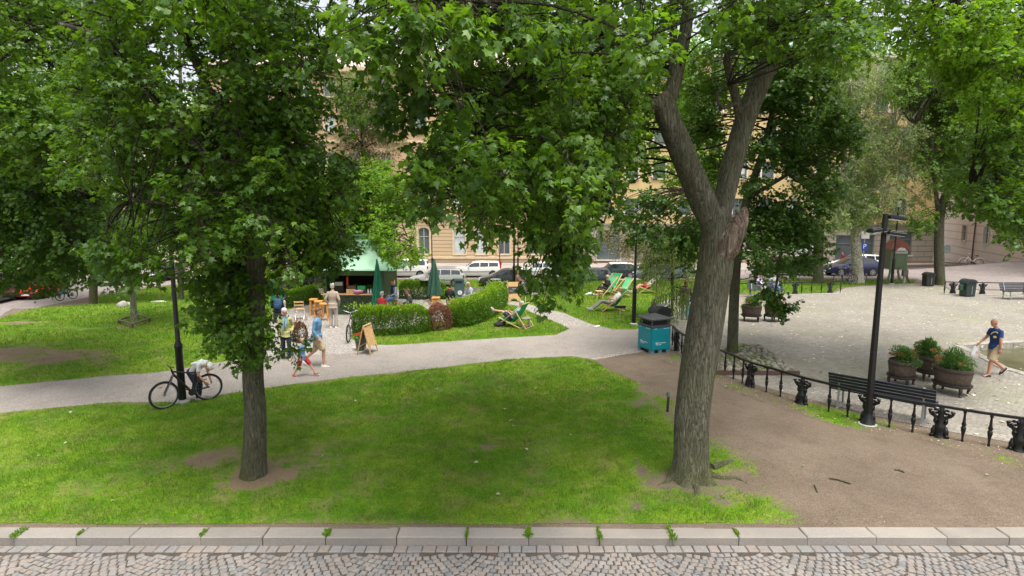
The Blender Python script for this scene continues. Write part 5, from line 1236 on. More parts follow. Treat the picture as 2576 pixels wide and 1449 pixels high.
# ---- fountain basin (its hole is left open in the plaza sheet)
t = thing('fountain_basin', 'sunken stone basin with mossy water at the right edge of the square', 'fountain', (0, 0, 0))
bs = BASIN; n_ = len(bs)
m = MB(); m.add([(x, y, -.30) for x, y in bs], [tuple(range(n_))]); m.build('basin_floor', M_conc, t)
m = MB(); m.add([(x, y, -.20) for x, y in bs], [tuple(range(n_))]); 
M_wat = mat('mossy_water', (.105, .10, .05), .22, var=.35, sc=1.6, spec=.5, bump=.12, bsc=5); m.build('water', M_wat, t)
for i in range(n_):
    a = Vector((*bs[i], 0)); b = Vector((*bs[(i+1) % n_], 0)); m = MB(); d = (b-a).normalized(); q = Vector((d.y, -d.x, 0))*.14
    L = (b-a).length; k = max(1, int(L/.55)); 
    for j in range(k):
        p0 = a+d*(L*j/k+.006); p1 = a+d*(L*(j+1)/k-.006); m.bar(p0+q*.4+Vector((0, 0, -.15)), p1+q*.4+Vector((0, 0, -.15)), .28, .36+.01*((i*7+j*3) % 3))
    m.build('rim', M_rock, t, None, .012)

# ---- fallen leaves and litter on ground
def scatter_leaves(name, label, poly, n, size, m, seed, kind='maple', z0=.02):
    rn = np.random.default_rng(seed); xs = [p[0] for p in poly]; ys = [p[1] for p in poly]; x = rn.uniform(min(xs), max(xs), n*3); y = rn.uniform(min(ys), max(ys), n*3)
    k = inpoly(poly, x, y) & (np.abs(x) < y*.95+.5); x, y = x[k][:n], y[k][:n]; n = len(x); P = np.stack([x, y, zt(x, y)+z0+.01], 1)
    a = rn.uniform(0, 6.28, n); T = np.stack([np.cos(a), np.sin(a), rn.normal(.05, .15, n)], 1); N = nrm(np.stack([rn.normal(0, .3, n), rn.normal(0, .3, n), np.ones(n)], 1))
    o = leaves(name, P, T, N, size*rn.uniform(.5, 1.2, n), rn.random(n), kind, m, None); return tag(o, label, 'leaves', None, 'stuff')
ML_fall = mat_leaf('fallen_leaf', [(.16, .26, .08), (.28, .33, .12), (.36, .36, .18), (.42, .42, .28)], (.4, .4, .15), .1)
ML_fally = mat_leaf('fallen_leaf_pale', [(.45, .43, .32), (.55, .52, .40), (.62, .58, .46), (.6, .55, .4)], (.5, .5, .3), .1)
scatter_leaves('fallen_leaves', 'pale fallen leaves dotted over the square', PLZ, 900, .085, ML_fally, 3)
scatter_leaves('fallen_leaves', 'a few fallen maple leaves on the front lawn and bare earth', [(-10, 8.3), (10, 8.3), (14, 16), (-14, 14)], 34, .09, ML_fall, 4, z0=.035)
scatter_leaves('litter', 'small leaf litter along the kerb and railing', [(-12, 8.06), (12, 8.06), (12, 8.30), (-12, 8.30)], 650, .030, mat_leaf('dry_litter', [(.12, .08, .05), (.18, .12, .07), (.25, .19, .11), (.36, .30, .2)], (.3, .2, .1), .1), 5, 'oval')
scatter_leaves('litter', 'small leaf litter in the worn verge beside the railing', P_VERGE, 900, .04, mat_leaf('dry_litter2', [(.30, .25, .12), (.40, .33, .18), (.5, .45, .28), (.55, .52, .40)], (.3, .25, .1), .1), 6, 'oval')
for k, wpx in enumerate((140, 300, 590, 855, 1140, 1288, 1437, 1590, 1745)):
    x = min(JOINTS, key=lambda q: abs(q-(wpx-1288)/F0*9.0)); t = thing('weed', None, None, (x, 7.88, 0)); t.scale = [(1, 1, 1), (.6, .5, .7), (.8, .7, .8), (1.1, .6, 1), (.5, 1.1, .8), (1.2, .8, 1.1), (.8, 1.2, 1), (1, 1.3, 1.2), (.7, .5, .8)][k]
    bush(t, 'leaves', [((0, 0, .02), (.03, .11, .03)), ((.0, -.1, .01), (.04, .04, .03))], .04, 130, ML_bright, seed=60+k, up=.8)
    tag(t, ['leftmost weed tuft growing in a kerb joint', 'second weed tuft from the left in the kerb joints', 'weed tuft in the kerb just right of the left trunk', 'weed tuft in the kerb left of the frame centre', 'weed tuft in the kerb joint at the frame centre', 'weed tuft in the kerb right of the frame centre', 'weed tuft in the kerb left of the big maple', 'weed tuft in the kerb below the big maple', 'rightmost weed tuft growing in a kerb joint'][k], 'weed', 'weeds in the kerb joints')
# twigs on the bare earth
for k, (a, b) in enumerate((((2048, 1222), (2056, 1240)), ((2085, 1205), (2140, 1219)), ((2250, 1183), (2275, 1190)))):
    A_, B_ = G(*a), G(*b); m = MB(); m.tube(smoothpath([Vector((0, 0, .015)), (B_-A_)*.5+Vector((.01, .02, .02)), (B_-A_)+Vector((0, 0, .012))], 4), .012, 6); o = m.build('twig', MB_mid, None, 50); o.location = A_
    tag(o, ['short brown stick lying on the bare earth right of the big maple', 'longest brown stick lying on the bare earth', 'small dark stick on the bare earth nearest the lamp mast'][k], 'stick', 'sticks on the bare earth')

# ================================================================ BINS AND SIGNS
M_teal = mat('teal_panel', (.0, .235, .29), .4, var=.06, sc=2)
M_lid = mat('dark_lid', (.07, .07, .075), .5, var=.15, sc=5)
b = (G(1606, 874)+G(1676, 888)+G(1636, 893))/3; RZ = R(22)
t = thing('litter_bin', 'big square teal litter bin with a dark pyramid roof beside the railing', 'bin', G(1644, 882), RZ)
w = .78
m = MB(); m.box((0, 0, .50), (w, w, .78)); m.build('body', M_teal, t, None, .03, 2)
m = MB(); m.box((0, 0, .045), (w-.16, w-.16, .13)); m.build('plinth', M_rubber, t)
for sx in (-1, 0, 1):
    for sy in (-1, 1): m = MB(); m.box((sx*(w/2-.08), sy*(w/2-.08), .055), (.14, .12, .11)); m.build('foot', mat('faded_teal', (.10, .22, .25), .7), t)
m = MB(); m.box((0, 0, .915), (w+.03, w+.03, .06)); m.build('collar', M_lid, t, None, .01)
m = MB(); m.box((0, 0, 1.02), (w-.22, w-.22, .15)); m.build('bag_opening', M_rubber, t)
for sx in (-1, 1):
    for sy in (-1, 1): m = MB(); m.bar((sx*(w/2-.06), sy*(w/2-.06), .94), (sx*(w/2-.1), sy*(w/2-.1), 1.12), .06); m.build('roof_post', M_lid, t)
m = MB(); e = w/2+.05; m.add([(-e, -e, 1.12), (e, -e, 1.12), (e, e, 1.12), (-e, e, 1.12), (-e, -e, 1.16), (e, -e, 1.16), (e, e, 1.16), (-e, e, 1.16), (0, 0, 1.30)], [(3, 2, 1, 0), (0, 1, 5, 4), (1, 2, 6, 5), (2, 3, 7, 6), (3, 0, 4, 7), (4, 5, 8), (5, 6, 8), (6, 7, 8), (7, 4, 8)]); m.build('roof', M_lid, t)
M_prt = mat('white_print', (.8, .85, .85), .6)
def shield(par, M):
    m = MB(); m.M = M; pts = [(-.045, .05), (.045, .05), (.045, -.01), (.03, -.04), (0, -.065), (-.03, -.04), (-.045, -.01)]
    for i in range(7):
        a, c_ = pts[i], pts[(i+1) % 7]; m.bar((a[0], 0, a[1]), (c_[0], 0, c_[1]), .004, .010, up=(0, 1, 0))
    m.ell((0, 0, .0), (.02, .003, .032), 8, 6); m.build('emblem', M_prt, par)
for (M_, rot, off) in ((Matrix.Identity(4), 0, 0), (Matrix.Rotation(-math.pi/2, 4, 'Z'), -math.pi/2, 0)):
    q = -w/2-.004
    shield(t, M_ @ Matrix.Translation((-.16, q, .34)))
    for s_, x_, z_, sz in (('Stockholms', .05, .355, .062), ('stad', -.045, .30, .062), ('pant', -.22, .84, .045), ('papperskorg', .2, .84, .045)):
        textmesh('lettering', s_, sz, M_prt, t, M_ @ Vector((x_, q, z_)), (math.pi/2, 0, rot))
m = MB(); m.tube([(.42, .05, .45), (.50, 0, .62), (.56, 0, .64)], .008, 6); m.build('hook', M_black, t)

def black_bin(label, base, rz=0, s=1., lid='arch', col=None):
    t = thing('litter_bin', label, 'bin', base, rz, 'dark litter bins'); col = col or mat('bin_black', (.014, .015, .016), .5, var=.2, sc=5)
    m = MB(); m.prism([(-.26*s, .03), (.26*s, .03), (.30*s, .72*s), (-.30*s, .72*s)], 'y', -.22*s, .22*s); m.build('body', col, t, None, .02, 2)
    m = MB(); pts = [(-.32*s, .72*s)]+[(-.32*s*math.cos(a), .72*s+.22*s*math.sin(a)) for a in np.linspace(0, math.pi, 9)]
    m.prism(pts[1:], 'y', -.25*s, .25*s); m.build('lid', col, t, 40)
    m = MB(); m.box((0, -.23*s, .80*s), (.34*s, .07*s, .07*s)); m.build('slot', M_rubber, t)
    m = MB(); m.box((.05*s, -.226*s, .36*s), (.03, .02, .42*s)); m.build('handle', M_steel, t)
    return t
black_bin('dark arched litter bin in front of the far right railing', G(2432, 746), .1, 1.05, col=mat('bin_green_black', (.02, .035, .035), .4))
t_ = MB(); t_.box((0, 0, 0), (.2, .15, .3)); q = t_.build('butt_box', mat('small_green_box', (.02, .07, .04), .5), None, None, .01)
q.parent = [o for o in SC.objects if o.name.startswith('litter_bin') and 'far right' in o.get('label', '')][0]; q.location = (-.42, -.02, .52)
black_bin('black litter bin left of the thick bare trunk by the street', G(2334, 720), 0, .95)
t = black_bin('black litter bin with a torn grey flap beside the short curved railing', G(1658, 838), .4, 1.15)
m = MB(); m.add([(-.25, -.2, 1.0), (.2, -.22, 1.12), (.25, .1, 1.16), (-.2, .1, 1.04), (-.3, -.28, .93)], [(0, 1, 2, 3), (0, 4, 1)]); m.build('flap', M_steel, t)
# green column bin with emblem
t = thing('litter_bin', 'tall grey green litter column with a round white recycling mark', 'bin', G(1156, 752), 0)
m = MB(); m.box((0, 0, .55), (.5, .5, 1.1)); m.build('body', mat('column_green', (.05, .10, .10), .5), t, None, .03, 2)
m = MB(); m.box((0, -.255, .95), (.36, .02, .12)); m.build('slot', M_rubber, t)
m = MB(); m.M = Matrix.Translation((.05, -.256, .38)) @ Matrix.Rotation(math.pi/2, 4, 'X'); m.lathe([(.12, 0), (.12, .008)], n=20); m.build('emblem', M_white, t)
m = MB(); m.M = Matrix.Translation((.05, -.268, .38)); m.ell((0, 0, .05), (.018, .004, .018), 8, 5); m.bar((0, 0, .02), (0, 0, -.03), .03, .01); m.bar((0, 0, -.03), (-.03, 0, -.07), .015, .008); m.bar((0, 0, -.03), (.04, 0, -.07), .015, .008); m.build('emblem_figure', M_chalk, t)
# parking sign etc.
b = onG(At(2174, 620, 44.5).x, 44.5); t = thing('road_sign', 'blue square road sign on a grey pole behind the birch', 'sign', b)
zs_ = At(2174, 620, 44.5).z-b.z; m = MB(); m.tube([(0, 0, 0), (0, 0, zs_+1.4)], .035, 8); m.build('pole', M_steel, t, 40)
m = MB(); m.box((0, -.05, zs_), (.5, .02, .62)); m.build('plate', mat('sign_blue', (.01, .06, .35), .4), t, None, .005); textmesh('lettering', 'P', .5, M_prt, t, (0, -.063, zs_), (math.pi/2, 0, 0))
m = MB(); m.box((0, -.05, zs_+.95), (.62, .02, .7)); m.build('plate', M_offw, t, None, .005)
b = onG(At(2381, 626, 52).x, 52); t = thing('road_sign', 'round grey sign on a green pole right of the thick bare trunk', 'sign', b); zs_ = At(2381, 626, 52).z-b.z
m = MB(); m.tube([(-.25, .06, 0), (-.25, .06, zs_+.5)], .05, 8); m.build('pole', mat('pole_green', (.05, .18, .12), .5), t, 40)
m = MB(); m.M = Matrix.Translation((0, 0, zs_)) @ Matrix.Rotation(math.pi/2, 4, 'X'); m.lathe([(.40, 0), (.42, .02), (.40, .04)], n=24); m.build('plate', mat('sign_back', (.16, .19, .18), .5, var=.4, sc=6), t)
b = G(2274, 713); t = thing('post', 'stubby grey box on a post beside the telephone kiosk', 'post', b); m = MB(); m.box((0, 0, .3), (.12, .1, .6)); m.build('shaft', M_conc, t); m = MB(); m.box((0, 0, .68), (.32, .22, .42)); m.build('box', mat('grey_brown_box', (.11, .10, .08), .7), t, None, .01)

# ---- telephone kiosk
b = G(2262, 711); b = b+Vector((0, .6, 0)); KS = 1.0
t = thing('telephone_kiosk', 'old green telephone kiosk with a red swept roof and gilt finial', 'kiosk', b, R(-8))
M_kg = mat('kiosk_green', (.10, .15, .07), .5, var=.15, sc=3); M_kr = mat('kiosk_red', (.26, .07, .045), .5, var=.2, sc=4); M_gold = mat('gilt', (.35, .24, .12), .45, .5)
m = MB(); m.box((0, 0, 1.50), (1.02, 1.02, 1.30)); m.build('cabin', M_kg, t, None, .01)
m = MB(); m.box((.02, -.52, 1.42), (.70, .03, .95)); m.build('door_panel', mat('kiosk_green2', (.085, .135, .055), .5), t, None, .006)
m = MB(); m.box((.02, -.54, 1.42), (.5, .02, .75)); m.build('inner_panel', M_kg, t, None, .006)
m = MB(); m.box((.02, -.54, 2.02), (.86, .03, .20)); m.M = Matrix.Translation((0, -.70, 2.12)); m.prism([(.28*math.cos(a), .20*math.sin(a)) for a in np.linspace(0, math.pi, 12)], 'y', -.03, 0); m.build('sign_board', M_offw, t)
textmesh('lettering', 'RIKSTELEFON', .125, mat('sign_ink', (.05, .08, .06), .6), t, (.02, -.559, 2.02), (math.pi/2, 0, 0))
m = MB(); m.M = Matrix.Translation((0, -.56, 2.2)); m.ell((0, 0, 0), (.05, .006, .05), 8, 6); m.box((0, 0, -.06), (.06, .006, .02)); m.build('emblem', M_kg, t)
for sx in (-1, 1):
    for sy in (-1, 1): m = MB(); m.tube(smoothpath([(sx*.47, sy*.47, .95), (sx*.50, sy*.5, .6), (sx*.60, sy*.56, .25), (sx*.78, sy*.60, 0)], 4), .075, 4); m.build('leg', M_kg, t)
for sx in (-1, 1):
    m = MB()
    pts = [(-.5+.0, .85)]; 
m = MB()
for k in range(-6, 7):
    for s in (-1, 1):
        x0 = k*.13; x1 = x0+s*.45
        if -.56 <= x0 <= .56 and -.56 <= x1 <= .56: m.bar((x0, -.5, .05), (x1, -.5, .86), .014)
m.bar((-.55, -.5, .05), (.55, -.5, .05), .03); m.build('lattice', mat('lattice_grey', (.28, .28, .22), .6), t)
rf = [(.64, 2.16), (.63, 2.22), (.55, 2.36), (.45, 2.54), (.29, 2.74), (.12, 2.84), (.07, 2.90)]; m = MB(); vs = []
for r, z in rf: vs += [(-r, -r, z), (r, -r, z), (r, r, z), (-r, r, z)]
m.add(vs, [(i*4+j, i*4+(j+1) % 4, i*4+4+(j+1) % 4, i*4+4+j) for i in range(len(rf)-1) for j in range(4)]+[(3, 2, 1, 0), tuple(range(len(rf)*4-4, len(rf)*4))]); 
m.M = Matrix.Identity(4); m.prism([(.46*math.cos(a), 2.12+.32*math.sin(a)) for a in np.linspace(0, math.pi, 12)]+[(.34*math.cos(a), 2.12+.22*math.sin(a)) for a in np.linspace(math.pi, 0, 12)], 'y', -.76, -.5); m.build('roof', M_kr, t)
m = MB(); m.lathe([(.10, 2.90), (.05, 2.98), (.08, 3.03), (.03, 3.08), (.025, 3.14)], n=10); m.ell((0, 0, 3.19), (.05, .05, .06)); m.ell((.06, 0, 3.22), (.05, .015, .02)); m.ell((-.05, 0, 3.15), (.05, .015, .02)); m.lathe([(.012, 3.2), (.008, 3.32)], n=6); m.build('finial', M_gold, t, 40)

# ---- cafe kiosk
b = G(893, 792)+Vector((0, .0, 0)); t = thing('cafe_kiosk', 'green cafe kiosk with a swept pale green roof and an open serving hatch', 'kiosk', b, R(-3)); cafe = t
cafe_b = b
M_cg = mat('cafe_green', (.055, .105, .04), .55, var=.15, sc=3); M_cgd = mat('cafe_green_dark', (.035, .07, .03), .6); M_cr = mat('cafe_roof_green', (.30, .52, .36), .55, var=.1, sc=2)
W2, DP = 1.35, 2.4
m = MB(); m.box((0, .06, .47), (2*W2, .10, .94)); m.build('front_wall', M_cg, t)
m = MB()
for k in range(-8, 9):
    for s in (-1, 1):
        x0 = k*.34; x1 = x0+s*.82; z0_, z1_ = .06, .88
        f0 = 0.; f1 = 1.
        if x1 > W2: f1 = (W2-x0)/(x1-x0)
        if x1 < -W2: f1 = (-W2-x0)/(x1-x0)
        if abs(x0) > W2: continue
        m.bar((x0, .0, z0_), (x0+(x1-x0)*f1, .0, z0_+(z1_-z0_)*f1), .022, .018)
m.build('lattice', M_cgd, t)
m = MB(); m.box((0, -.06, .965), (2*W2+.16, .46, .045)); m.build('counter', mat('counter_wood', (.42, .25, .13), .5), t, None, .006)
for sx in (-1, 1):
    m = MB(); m.box((sx*(W2-.03), .06, 1.5), (.13, .13, 1.12)); m.build('corner_post', M_cg, t)
    m = MB(); m.box((sx*(W2-.03), DP/2+.1, 1.03), (.06, DP-.1, 2.06)); m.build('side_wall', M_cg, t)
m = MB(); m.box((0, DP, 1.03), (2*W2-.14, .06, 2.06)); m.build('back_wall', mat('inner_dark', (.05, .04, .03), .8), t)
m = MB(); m.box((0, .05, 1.93), (2*W2, .12, .26)); m.build('frieze', M_cg, t)
m = MB(); m.box((0, DP/2, .03), (2*W2-.2, DP-.2, .06)); m.build('floor', M_oldw, t)
m = MB(); m.box((0, DP-.3, 1.15), (2*W2-.3, .3, .04)); m.box((0, DP-.3, 1.55), (2*W2-.3, .3, .04)); m.build('shelf', M_oldw, t)
rf = [(1.98, 1.52, 2.06), (1.96, 1.50, 2.12), (1.45, 1.12, 2.42), (1.0, .80, 2.78), (.62, .50, 3.12), (.42, .34, 3.38)]; m = MB(); vs = []; cy = DP/2-.0
for rx, ry, z in rf: vs += [(-rx, cy-ry-.1, z), (rx, cy-ry-.1, z), (rx, cy+ry, z), (-rx, cy+ry, z)]
m.add(vs, [(i*4+j, i*4+(j+1) % 4, i*4+4+(j+1) % 4, i*4+4+j) for i in range(len(rf)-1) for j in range(4)]+[(3, 2, 1, 0), tuple(range(len(rf)*4-4, len(rf)*4))]); m.build('roof', M_cr, t)
m = MB(); m.box((0, cy, 3.46), (.62, .5, .20)); m.box((0, cy, 3.58), (.8, .68, .05)); m.build('roof_lantern', M_cr, t)
cm = t.matrix_basis.copy(); bpy.context.view_layer.update(); cm = t.matrix_world.copy()
def on_cafe(x, y, z): return cm @ Vector((x, y, z))
def simple(name, label, cat, loc, parts, rz=0, group=None):
    t = thing(name, label, cat, loc, rz, group)
    for pn, fn, m_, sm in parts: q = MB(); fn(q); q.build(pn, m_, t, sm)
    return t
M_redp = mat('red_plastic', (.55, .03, .03), .4); M_grp = mat('green_plastic', (.03, .42, .12), .4); M_mauve = mat('mauve_plastic', (.45, .20, .32), .4)
def crate(label, loc, m_, s=(.42, .28, .2)):
    simple('crate', label, 'crate', loc, [('box', lambda q: (q.box((0, 0, .01), (s[0], s[1], .02)), q.box((0, -s[1]/2, s[2]/2), (s[0], .015, s[2])), q.box((0, s[1]/2, s[2]/2), (s[0], .015, s[2])), q.box((-s[0]/2, 0, s[2]/2), (.015, s[1]-.016, s[2]-.003)), q.box((s[0]/2, 0, s[2]/2), (.015, s[1]-.016, s[2]-.003))), m_, None)])
crate('wooden crate standing on the kiosk counter behind the mauve bowl', on_cafe(-.12, .04, .99), M_wood)
crate('second wooden crate, stacked on the one on the kiosk counter', on_cafe(-.10, .04, 1.195), M_oldw, (.4, .26, .14))
crate('bright green plastic crate on the kiosk counter', on_cafe(.33, .12, 1.16), M_grp, (.34, .24, .16))
crate('low brown crate carrying the bright green crate', on_cafe(.33, .12, .99), M_oldw, (.44, .28, .165))
simple('bowl', 'mauve bowl at the front edge of the kiosk counter', 'bowl', on_cafe(.25, -.14, .99), [('bowl', lambda q: q.lathe([(.10, 0), (.19, .05), (.21, .14), (.17, .16), (.05, .18)], n=14, sx=1.1), M_mauve, 50)])
simple('sign_panel', 'red panel hanging in the kiosk hatch', 'panel', on_cafe(-.36, .2, 1.5), [('panel', lambda q: q.box((0, 0, 0), (.09, .03, .42)), M_redp, None)])
simple('coffee_machine', 'dark coffee machine at the left of the kiosk hatch', 'machine', on_cafe(-.72, .22, .99), [('body', lambda q: (q.box((0, 0, .28), (.42, .35, .52)), q.box((0, -.15, .12), (.36, .14, .03))), M_rubber, None), ('front_panel', lambda q: q.box((0, -.182, .42), (.34, .012, .16)), M_steel, None)])
for k in range(3): simple('bottle', ['white bottle', 'clear bottle', 'red bottle'][k]+' standing on the right part of the kiosk counter', 'bottle', on_cafe(.66+.12*k, -.05, .99), [('body', lambda q: q.lathe([(.035, 0), (.038, .14), (.015, .18), (.015, .22)], n=8), [M_white, M_lampg, M_redp][k], 50)], group='bottles on the kiosk counter')
def herb(label, loc, n=300, s=.16):
    t = thing('potted_plant', label, 'plant', loc); m = MB(); m.lathe([(.07, 0), (.10, .12), (.09, .12)], n=10); m.build('pot', mat('terracotta', (.36, .16, .09), .7), t, 40); bush(t, 'leaves', [((0, 0, .22), (s, s*.8, s*.8))], .06, n, ML_bright, seed=int(s*999)+n)
herb('leafy herb pot beside the green crate on the kiosk counter', on_cafe(.02, .25, .99), 300, .18); herb('potted herb at the right of the green crate on the counter', on_cafe(.62, .2, .99), 260, .14)
t = thing('flower_pot', 'pale flower pot hung on the left corner of the cafe kiosk', 'flower pot', on_cafe(-W2-.12, -.12, 1.0)); m = MB(); m.lathe([(.07, 0), (.13, .2), (.12, .2)], n=10); m.build('pot', M_conc, t, 40); bush(t, 'plant', [((0, 0, .3), (.2, .2, .15))], .05, 300, ML_pale, seed=77)
m = MB(); m.bar((.12, .05, .02), (-.02, -.02, .0), .03); m.build('bracket', M_wood, t)

def umbrella(label, base, z0, z1, r, m_, pole=True):
    t = thing('umbrella', label, 'umbrella', base, 0, 'folded cafe umbrellas')
    q = MB(); n = 40; L = 14; vs = []
    for i in range(L+1):
        f = i/L; z = z1-(z1-z0)*f; rr_ = r*(.10+.9*f**.75)
        for j in range(n):
            a = 2*math.pi*j/n; w_ = 1+(.22*f+.05)*math.cos(8*a+f*2.)+.05*math.cos(13*a); zz = z-(.07*f*math.cos(8*a+2) if i == L else 0)
            vs.append((math.cos(a)*rr_*w_, math.sin(a)*rr_*w_, zz))
    q.add(vs, [(i*n+j, i*n+(j+1) % n, (i+1)*n+(j+1) % n, (i+1)*n+j) for i in range(L) for j in range(n)]+[tuple(range(n))]); q.build('canopy', m_, t, 60)
    q = MB(); q.tube([(0, 0, 0), (0, 0, z0+.25)], .028, 8); q.build('pole', M_steel, t, 40)
    q = MB(); q.lathe([(.04, z1-.04), (.05, z1+.02), (.01, z1+.08)], n=8); q.build('finial', m_, t, 40)
    q = MB(); q.lathe([(.26, 0), (.26, .05), (.05, .08)], n=16); q.build('base', M_conc, t, 40)
M_umb = mat('umbrella_green', (.005, .13, .07), .7, var=.2, sc=6); M_umbd = mat('umbrella_dark_green', (.02, .075, .045), .7, var=.2, sc=6)
def pxz(px, py, b): return At(px, py, b.y).z-b.z
b = onG(At(952, 780, 24.6).x, 24.6); umbrella('folded bright green umbrella in front of the kiosk counter', b, pxz(952, 775, b), pxz(952, 655, b), .27, M_umb)
b = onG(At(1093, 745, 29.5).x, 29.5); umbrella('folded dark green umbrella right of the far hedge', b, pxz(1093, 741, b), pxz(1093, 653, b), .36, M_umbd)
b = onG(At(697, 760, 26).x, 26); umbrella('folded umbrella at the left edge of the cafe, beside the seated older man', b, pxz(697, 765, b), pxz(697, 690, b), .26, M_umb)

def stool(label, base, rz, h=.76, s=.34, m_=None, group='wooden bar stools by the kiosk'):
    t = thing('bar_stool', label, 'stool', base, rz, group); m_ = m_ or M_owood
    q = MB(); q.box((0, 0, h-.03), (s, s, .06)); q.build('seat', m_, t, None, .008)
    for sx in (-1, 1):
        for sy in (-1, 1): q = MB(); q.bar((sx*(s/2-.01), sy*(s/2-.01), 0), (sx*(s/2-.045), sy*(s/2-.045), h-.06), .045); q.build('leg', m_, t)
    q = MB()
    for sx in (-1, 1): q.bar((sx*(s/2-.02), -s/2+.03, .22), (sx*(s/2-.02), s/2-.03, .22), .03); q.bar((-s/2+.03, sx*(s/2-.02), .3), (s/2-.03, sx*(s/2-.02), .3), .03)
    q.build('footrest', m_, t); return t
stool('rearmost of the three orange wooden bar stools', G(791, 793), .1); stool('middle of the three orange wooden bar stools', G(803, 799), .1); stool('nearest of the three orange wooden bar stools, beside the man in beige', G(817, 806), .15)
stool('wooden bar stool the woman in the starry scarf sits on', on_cafe(1.78, .15, 0), .2)
stool('small orange stool under the dark green umbrella', G(1097, 770), 0, .45, .4)
b = G(756, 803)
def folding_chair(label, b, rz, m_=None):
    t = thing('folding_chair', label, 'chair', b, rz, 'slatted folding chairs'); m_ = m_ or M_wood
    for k in range(5): q = MB(); q.box((0, -.16+.08*k, .45), (.40, .055, .018)); q.build('seat_slat', m_, t)
    for k in range(2): q = MB(); q.box((0, .25+.02*k, .66+.14*k), (.40, .02, .07)); q.build('back_slat', m_, t)
    for sx in (-1, 1): q = MB(); q.bar((sx*.19, -.22, 0), (sx*.19, .28, .84), .018); q.bar((sx*.17, .25, 0), (sx*.17, -.2, .45), .018); q.build('leg', M_steel, t)
folding_chair('pale slatted folding chair facing the low red shrub', b, math.pi+.2)
folding_chair('slatted folding chair under the old man in the flat cap', G(1190, 778), -1.2)
b = onG(At(1073, 745, 30.4).x, 30.4)
t = thing('table', 'high round grey table between the far hedge and the dark umbrella', 'table', b); q = MB(); q.lathe([(.36, 1.02), (.37, 1.05), (.35, 1.06)], n=20); q.build('table_top', M_steel, t, 40)
for s in (-1, 1): q = MB(); q.bar((s*.3, 0, 0), (-s*.25, .02*s, 1.02), .03); q.build('leg', M_steel, t)
simple('flower_pot', 'tiny flower pot on the high round table', 'flower pot', b+Vector((0, 0, 1.06)), [('pot', lambda q: q.lathe([(.04, 0), (.06, .08)], n=8), M_white, 50), ('flowers', lambda q: [q.ell((.03*math.cos(k), .03*math.sin(k*2), .11+.01*k), .035, 6, 4) for k in range(6)], mat('salmon_flower', (.6, .2, .12), .6), 50)])
b = G(1322, 826); t = thing('side_table', 'small grey slatted table beside the green deck chair', 'table', b, .2); q = MB(); q.box((0, 0, .42), (.36, .36, .03)); q.build('table_top', mat('grey_wood', (.25, .24, .21), .6), t, None, .005)
for sx in (-1, 1):
    for sy in (-1, 1): q = MB(); q.bar((sx*.17, sy*.17, 0), (sx*.13, sy*.13, .41), .03); q.build('leg', mat('grey_wood', (.25, .24, .21), .6), t)
# signs
b = G(925, 888); t = thing('easel_sign', 'wooden A shaped pavement sign seen edge on in front of the hedge', 'sign', b, R(80))
for s in (-1, 1):
    q = MB(); q.M = Matrix.Rotation(s*R(14), 4, 'X') @ Matrix.Translation((0, 0, -.02))
    for sx in (-1, 1): q.bar((sx*.28, s*.0, -.98), (sx*.28, 0, .02), .045, .03, up=(0, 1, 0))
    q.bar((-.28, 0, 0), (.28, 0, 0), .04, .03); q.bar((-.28, 0, -.7), (.28, 0, -.7), .04, .03); o = q.build('frame', M_wood, t); o.location = (0, 0, .97)
    q = MB(); q.M = Matrix.Rotation(s*R(14), 4, 'X'); q.box((0, 0, -.36), (.52, .014, .62)); o = q.build('board', M_wood if s < 0 else M_chalk, t); o.location = (0, 0, .95)
q = MB(); q.tube(smoothpath([(-.2, -.2, .3), (0, 0, .12), (.2, .2, .3)], 5), .008, 5); q.build('strap', M_black, t)
b = G(1292, 757); t = thing('chalkboard_sign', 'wooden sandwich board with a dark chalk panel on the middle lawn', 'sign', b, R(6))
for s in (-1, 1):
    q = MB(); q.M = Matrix.Translation((0, 0, 0)) @ Matrix.Translation((0, 0, 1.0)) @ Matrix.Rotation(s*R(13), 4, 'X'); 
    pts = [(-.33, 0), (.33, 0), (.36, -1.0), (.18, -1.0), (.14, -.9), (.05, -.86), (-.05, -.86), (-.14, -.9), (-.18, -1.0), (-.36, -1.0)]
    q.prism(pts, 'y', -.01, .01); q.build('board', M_wood, t)
q = MB(); q.M = Matrix.Translation((0, 0, 1.0)) @ Matrix.Rotation(-R(13), 4, 'X'); q.box((0, -.016, -.42), (.56, .01, .36)); q.build('chalk_panel', M_chalk, t)
for k, s_ in enumerate(('KAFFE', 'BULLE  GLASS')):
    o = textmesh('lettering', s_, .07, M_chalkw, t, (0, 0, 0), (math.pi/2-R(13), 0, 0)); o.location = Vector((0, 0, 1.0)) + Euler((-R(13), 0, 0)).to_matrix() @ Vector((0, -.024, -.36-.11*k))
b = G(908, 881); t = thing('flower_pot', 'dark green pot of red flowers beside the easel sign', 'flower pot', b); q = MB(); q.lathe([(.14, 0), (.19, .34), (.20, .36), (.17, .36)], n=14); q.build('pot', mat('pot_green', (.05, .10, .07), .5), t, 40)
bush(t, 'leaves', [((0, 0, .42), (.2, .2, .1))], .06, 300, ML_pot, seed=81)
for k, c_ in enumerate(((.1, 0, .54), (-.14, .05, .52), (0, -.1, .56), (.24, 0, .48))): bush(t, 'flower', [(c_, (.08, .08, .05))], .05, 80, ML_flr, seed=82+k)
